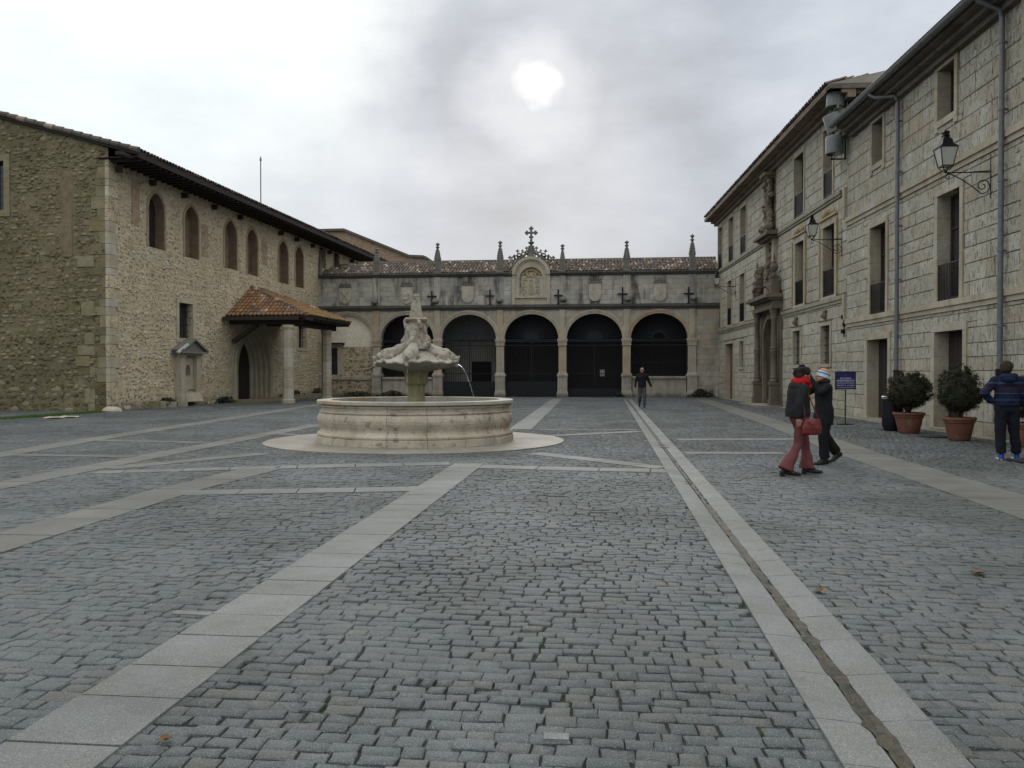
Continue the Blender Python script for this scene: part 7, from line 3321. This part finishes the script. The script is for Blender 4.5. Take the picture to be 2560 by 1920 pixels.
# near leg (right side, towards the camera) trails, far leg leads
kR, aR = (-.06, -.095, .47), (-.27, -.10, .10)
kL, aL = (.14, .10, .48), (.17, .10, .095)
HC1 = Vector((.055, 0, 1.475))
body = [('v', [((0, 0, .80), .10, .15), ((0, 0, .9), .105, .155), ((.0, 0, 1.05), .09, .125), ((.0, 0, 1.2), .105, .155), ((.0, 0, 1.3), .09, .16), ((.01, 0, 1.36), .05, .07), ((.03, 0, 1.42), .05, .05)]),
        ('c', hipL, kL, .085, .058), ('c', kL, aL, .055, .036), ('c', hipR, kR, .085, .058), ('c', kR, aR, .055, .036), ('c', (.02, 0, 1.36), (.045, 0, 1.42), .05, .048),
        ('c', (0, .17, 1.30), (-.02, .20, 1.05), .045, .038), ('c', (-.02, .20, 1.05), (.10, .19, .86), .036, .026),
        ('c', (0, -.17, 1.30), (-.10, -.20, 1.06), .045, .038), ('c', (-.10, -.20, 1.06), (-.12, -.20, .86), .036, .026)]
body += head_prims(HC1, (1, .05, -.1)) + hand_prims((.11, .19, .84), (.4, 0, -1), (.3, -1, 0)) + hand_prims((-.12, -.20, .84), (.3, 0, -1), (.2, 1, 0))
organic('body', 'skin', w1, body, .010, 2)
face_details(w1, HC1, (1, .05, -.1))
organic('jacket', 'charcoal_coat', w1, [('v', [((-.03, 0, .86), .175, .195), ((-.03, 0, .94), .18, .20), ((-.025, 0, 1.04), .165, .19), ((-.02, 0, 1.15), .16, .19), ((-.015, 0, 1.25), .155, .20), ((-.005, 0, 1.33), .12, .165), ((.02, 0, 1.385), .075, .09)]),
                                         ('c', (-.01, .165, 1.29), (-.02, .21, 1.05), .068, .055), ('c', (-.02, .21, 1.05), (.09, .20, .88), .054, .046),
                                         ('c', (-.01, -.165, 1.29), (-.11, -.21, 1.06), .07, .058), ('c', (-.11, -.21, 1.06), (-.125, -.205, .875), .056, .046), ('e', (-.05, 0, 1.30), (.11, .15, .10))], .012, 4, disp=.012)
tp = [('e', (0, 0, .84), (.13, .17, .11))]
for (h, kn, an_) in ((hipL, kL, aL), (hipR, kR, aR)):
    h, kn, an_ = Vector(h), Vector(kn), Vector(an_)
    d = (an_ - kn)
    tp += [('c', h + Vector((0, 0, .02)), kn, .105, .072), ('e', h, (.11, .10, .10)), ('p', [kn, kn + d * .35, kn + d * .7, kn + d * 1.02], [.072, .084, .115, .148], .72)]
organic('trousers', 'rose_corduroy', w1, tp, .012, 3, disp=.014)
for a_, hd in ((aL, .0), (aR, .0)):
    a_ = Vector(a_)
    organic('shoe', 'black_leather', w1, shoe_prims(a_, (.27, 0, -.01 if a_.x > 0 else -.02), .042) + [('b', (a_.x - .075, a_.x - .015, a_.y - .03, a_.y + .03, .0, .05))], .009, 2)
organic('scarf', 'red_scarf', w1, [('p', [Vector((.02 + .098 * math.cos(q * .6), .105 * math.sin(q * .6), 1.385 + .012 * math.sin(q * 1.7))) for q in range(12)], [.046] * 12),
                                    ('p', [Vector((.035 + .085 * math.cos(q * .6 + 1), .09 * math.sin(q * .6 + 1), 1.43 - .012 * math.sin(q * 1.7))) for q in range(12)], [.036] * 12),
                                    ('c', (.11, -.02, 1.37), (.135, -.03, 1.31), .05, .035)], .010, 2, disp=.014)
organic('hat', 'fur_hat', w1, [('e', HC1 + Vector((-.015, 0, .065)), (.125, .115, .088)), ('e', HC1 + Vector((-.055, 0, .0)), (.085, .105, .09)), ('c', HC1 + Vector((-.05, 0, -.02)), HC1 + Vector((-.10, 0, .02)), .06, .05)], .012, 1, disp=.045)
organic('shoulder_bag', 'red_leather', w1, [('v', [((.07, -.245, .605), .09, .03), ((.07, -.25, .63), .150, .055), ((.075, -.25, .72), .155, .062), ((.075, -.25, .80), .130, .05), ((.075, -.25, .845), .115, .035)])], .010, 3, disp=.012)
mb = MB()
mb.tube([(.17, -.25, .83), (.10, -.235, 1.02), (-.02, -.19, 1.36), (-.03, -.02, 1.40)], .008, 6)
mb.tube([(-.03, -.25, .83), (-.06, -.24, 1.05), (-.05, -.19, 1.34)], .008, 6)
mb.tube([(-.03, -.312, .82), (.02, -.318, .775), (.09, -.322, .765), (.17, -.312, .80)], .006, 6)
mb.build('bag_strap', 'red_leather', w1)

# ---- woman in black holding up a camera, facing left
w2 = person(2058, 1160, YAW + math.pi + .12, 'person in black coat and striped knitted hat looking up through a raised camera')
hipL, hipR = (.0, .085, .82), (.0, -.085, .82)
kL, aL = (.05, .09, .46), (.02, .09, .085)           # her left leg = towards the camera
kR, aR = (-.08, -.09, .47), (-.30, -.10, .17)
HC2 = Vector((.03, 0, 1.455))
fdir = (1, 0, .38)
cam_p = Vector((.36, .0, 1.585))
hLp, hRp = Vector((.31, .05, 1.50)), Vector((.31, -.05, 1.50))
body = [('v', [((0, 0, .78), .10, .15), ((0, 0, .9), .10, .15), ((.0, 0, 1.05), .09, .12), ((.0, 0, 1.2), .10, .15), ((.0, 0, 1.29), .09, .16), ((.01, 0, 1.35), .05, .06)]),
        ('c', hipL, kL, .085, .058), ('c', kL, aL, .055, .036), ('c', hipR, kR, .085, .058), ('c', kR, aR, .055, .036), ('c', (.0, 0, 1.33), (.02, 0, 1.40), .052, .05),
        ('c', (.02, .17, 1.29), (.17, .19, 1.20), .045, .04), ('c', (.17, .19, 1.20), hLp, .036, .026), ('c', (.02, -.17, 1.29), (.17, -.19, 1.20), .045, .04), ('c', (.17, -.19, 1.20), hRp, .036, .026)]
body += head_prims(HC2, fdir) + hand_prims(hLp, (.5, -.25, 1), (.3, -1, .2), curl=.6) + hand_prims(hRp, (.5, .25, 1), (.3, 1, .2), curl=.6)
organic('body', 'skin', w2, body, .010, 2)
face_details(w2, HC2, fdir)
organic('coat', 'black_coat', w2, [('v', [((-.0, 0, .66), .15, .19), ((-.0, 0, .74), .155, .195), ((-.01, 0, .9), .145, .185), ((-.0, 0, 1.04), .125, .165), ((.0, 0, 1.18), .135, .18), ((.0, 0, 1.26), .125, .185), ((.0, 0, 1.33), .085, .12), ((.01, 0, 1.375), .07, .075)]),
                                    ('c', (.01, .165, 1.28), (.16, .20, 1.20), .072, .062), ('c', (.16, .20, 1.20), hLp.lerp(Vector((.16, .20, 1.2)), .12), .060, .045),
                                    ('c', (.01, -.165, 1.28), (.16, -.20, 1.20), .072, .062), ('c', (.16, -.20, 1.20), hRp.lerp(Vector((.16, -.2, 1.2)), .12), .060, .045)], .012, 4, disp=.012)
tp = [('e', (0, 0, .84), (.12, .16, .10))]
for h, kn, an_ in ((hipL, kL, aL), (hipR, kR, aR)):
    h, kn, an_ = Vector(h), Vector(kn), Vector(an_)
    d = an_ - kn
    tp += [('c', h, kn, .105, .085), ('p', [kn, kn + d * .5, kn + d * .95], [.085, .080, .085])]
organic('trousers', 'black_trousers', w2, tp, .012, 3, disp=.01)
organic('shoe', 'black_leather', w2, shoe_prims(aL, (.25, 0, -.01), .045), .009, 2)
aRv = Vector(aR)
organic('shoe', 'black_leather', w2, [('c', aRv, aRv + Vector((-.05, 0, -.02)), .048, .042), ('c', aRv + Vector((-.05, 0, -.02)), aRv + Vector((.08, 0, -.11)), .040, .040), ('c', aRv + Vector((.08, 0, -.11)), aRv + Vector((.14, 0, -.135)), .038, .028),
                                       ('c', aRv, aRv + Vector((.08, 0, -.11)), .044, .038)], .009, 2)
organic('collar', 'fur_hat', w2, [('p', [Vector((.0 + .075 * math.cos(q * .6), .08 * math.sin(q * .6), 1.375)) for q in range(12)], [.032] * 12)], .010, 1, disp=.02)
hu = Vector((-.34, 0, .94)).normalized()
hc = HC2 + hu * .055 + Vector((-.012, 0, 0))
Mh = Matrix.Translation(hc) @ Vector((0, 0, 1)).rotation_difference(hu).to_matrix().to_4x4()
band_mat('striped_knit', 2, [(-.055, .012, (.62, .66, .70)), (-.03, .013, (.50, .58, .66)), (-.004, .014, (.05, .20, .48)), (.02, .010, (.58, .55, .48)), (.043, .012, (.28, .13, .05)), (.062, .007, (.50, .42, .28)), (.082, .012, (.24, .11, .05))], (.30, .18, .10))
organic('hat', 'striped_knit', w2, [('v', [((0, 0, -.075), .098, .092), ((0, 0, -.03), .104, .098), ((0, 0, .02), .100, .094), ((-.004, 0, .065), .078, .074), ((-.006, 0, .095), .04, .04)])], .008, 3, M=Mh, disp=.006)
mb = MB()
mb.box(cam_p.x - .012, cam_p.x + .014, -.052, .052, cam_p.z - .032, cam_p.z + .032)
mb.tube([(cam_p.x + .012, 0, cam_p.z), (cam_p.x + .035, 0, cam_p.z)], .024, 14)
tag(mb.build('camera', 'steel_bright', None, M=w2.matrix_world.copy(), jitter=0), 'small silver camera held up by the person in the striped hat', 'camera')

# ---- walking man far away
mn = person(1605, 1019, YAW - math.pi / 2 - .05, 'distant person in black jacket, grey trousers and dark glasses walking in front of the arcade')
HC3 = Vector((.02, 0, 1.67))
hipL, hipR = (0, .09, .92), (0, -.09, .92)
kL, aL = (.14, .09, .52), (.20, .08, .09)
kR, aR = (.02, -.09, .50), (-.22, -.09, .22)
body = [('v', [((0, 0, .88), .11, .155), ((0, 0, 1.0), .105, .15), ((.0, 0, 1.2), .11, .16), ((.0, 0, 1.38), .12, .185), ((.0, 0, 1.47), .09, .18), ((0, 0, 1.53), .055, .07)]),
        ('c', (0, 0, 1.50), (.01, 0, 1.60), .058, .055), ('c', hipL, kL, .09, .062), ('c', kL, aL, .058, .04), ('c', hipR, kR, .09, .062), ('c', kR, aR, .058, .04),
        ('c', (0, .20, 1.44), (-.03, .30, 1.18), .052, .044), ('c', (-.03, .30, 1.18), (.04, .39, .95), .04, .03), ('c', (0, -.20, 1.44), (.0, -.27, 1.16), .052, .044), ('c', (.0, -.27, 1.16), (.10, -.31, .92), .04, .03)]
body += head_prims(HC3, (1, 0, 0), s=1.05) + hand_prims((.04, .39, .93), (.2, .3, -1), (.3, -1, 0)) + hand_prims((.10, -.31, .90), (.3, 0, -1), (.3, 1, 0))
organic('body', 'skin', mn, body, .011, 2)
face_details(mn, HC3, (1, 0, 0), s=1.05, glasses=True)
organic('hair', 'dark_hair', mn, [('e', HC3 + Vector((-.03, 0, .06)), (.085, .092, .075)), ('e', HC3 + Vector((-.045, 0, .0)), (.06, .085, .08))], .010, 2, disp=.01)
organic('jacket', 'black_coat', mn, [('v', [((0, 0, .90), .15, .19), ((0, 0, 1.0), .15, .185), ((.0, 0, 1.2), .145, .185), ((.0, 0, 1.38), .15, .215), ((.0, 0, 1.47), .115, .19), ((0, 0, 1.55), .07, .085), ((0, 0, 1.58), .07, .08)]),
                                      ('c', (0, .20, 1.43), (-.03, .30, 1.18), .078, .064), ('c', (-.03, .30, 1.18), (.035, .385, .97), .062, .05), ('c', (0, -.20, 1.43), (0, -.275, 1.16), .078, .064), ('c', (0, -.275, 1.16), (.09, -.31, .94), .062, .05)], .013, 4, disp=.012)
tp = [('e', (0, 0, .93), (.13, .17, .11))]
for h, kn, an_ in ((hipL, kL, aL), (hipR, kR, aR)):
    h, kn, an_ = Vector(h), Vector(kn), Vector(an_)
    d = an_ - kn
    tp += [('c', h, kn, .11, .08), ('p', [kn, kn + d * .5, kn + d * .97], [.08, .070, .068])]
organic('trousers', 'grey_trousers', mn, tp, .013, 3, disp=.012)
organic('shoe', 'black_leather', mn, shoe_prims(aL, (.27, 0, -.0), .048), .010, 2)
aRv = Vector(aR)
organic('shoe', 'black_leather', mn, [('c', aRv, aRv + Vector((-.06, 0, -.01)), .05, .045), ('c', aRv, aRv + Vector((.02, 0, -.13)), .048, .042), ('c', aRv + Vector((.02, 0, -.13)), aRv + Vector((.06, 0, -.18)), .04, .03)], .010, 2)

# ---- person in blue puffer jacket seen from behind
by = person(2516, 1149, YAW + math.pi / 2 - .25, 'person seen from behind in a hooded blue striped jacket at the right edge')
HC4 = Vector((.02, 0, 1.60))
hipL, hipR = (0, .09, .90), (0, -.09, .90)
kL, aL = (.01, .10, .50), (-.02, .09, .08)
kR, aR = (.05, -.13, .50), (.10, -.19, .08)
body = [('v', [((0, 0, .86), .11, .155), ((0, 0, 1.0), .105, .15), ((.0, 0, 1.2), .11, .155), ((.0, 0, 1.34), .12, .18), ((.0, 0, 1.42), .09, .17), ((0, 0, 1.48), .055, .065)]),
        ('c', (0, 0, 1.45), (.01, 0, 1.55), .055, .053), ('c', hipL, kL, .09, .062), ('c', kL, aL, .058, .04), ('c', hipR, kR, .09, .062), ('c', kR, aR, .058, .04),
        ('c', (0, .19, 1.39), (-.06, .37, 1.18), .05, .043), ('c', (-.06, .37, 1.18), (.06, .22, 1.0), .04, .03), ('c', (0, -.19, 1.39), (.02, -.27, 1.13), .05, .043), ('c', (.02, -.27, 1.13), (.14, -.25, .95), .04, .03)]
body += head_prims(HC4, (1, -.5, -.1), s=1.02) + hand_prims((.06, .22, 1.0), (.5, -.5, -.6), (.3, -1, 0)) + hand_prims((.14, -.25, .94), (.6, 0, -1), (.3, 1, 0))
organic('body', 'skin', by, body, .011, 2)
face_details(by, HC4, (1, -.5, -.1), s=1.02)
organic('hair', 'brown_hair', by, [('e', HC4 + Vector((-.025, .01, .045)), (.108, .108, .088)), ('e', HC4 + Vector((-.045, .02, -.015)), (.082, .10, .09)), ('e', HC4 + Vector((-.04, .02, -.07)), (.06, .075, .05))], .010, 2, disp=.02)
band_mat('blue_stripes', 2, [(1.345, .004, (.07, .13, .20)), (1.255, .003, (.16, .035, .035)), (1.165, .004, (.07, .13, .21)), (1.05, .02, (.015, .035, .10)), (1.21, .025, (.020, .018, .045)), (.985, .006, (.06, .03, .04))], (.010, .015, .042))
organic('jacket', 'blue_stripes', by, [('v', [((0, 0, .93), .16, .185), ((0, 0, 1.0), .175, .205), ((.0, 0, 1.15), .17, .20), ((.0, 0, 1.32), .165, .215), ((.0, 0, 1.41), .125, .185), ((0, 0, 1.47), .08, .10)]),
                                        ('c', (0, .19, 1.38), (-.06, .375, 1.18), .085, .072), ('c', (-.06, .375, 1.18), (.03, .25, 1.03), .070, .058), ('c', (0, -.19, 1.38), (.02, -.275, 1.13), .085, .072), ('c', (.02, -.275, 1.13), (.12, -.255, .97), .070, .056)], .013, 3, disp=.014)
organic('hood', 'blue_hood', by, [('e', (-.10, 0, 1.455), (.10, .15, .065)), ('e', (-.13, 0, 1.41), (.075, .12, .07))], .012, 2, disp=.018) if 'blue_hood' in MATS else None
tp = [('e', (0, 0, .90), (.145, .18, .12))]
for h, kn, an_ in ((hipL, kL, aL), (hipR, kR, aR)):
    h, kn, an_ = Vector(h), Vector(kn), Vector(an_)
    d = an_ - kn
    tp += [('c', h, kn, .115, .088), ('p', [kn, kn + d * .5, kn + d * .93], [.088, .082, .080])]
organic('trousers', 'navy_trousers', by, tp, .013, 3, disp=.014)
for a_ in (aL, aR):
    organic('shoe', 'blue_shoe', by, shoe_prims(a_, (.24, -.06, 0), .05), .010, 2)
    mb = MB()
    mb.box(a_[0] - .09, a_[0] + .21, a_[1] - .045, a_[1] + .03, .0, .022)
    mb.build('sole', 'sole_white', by)
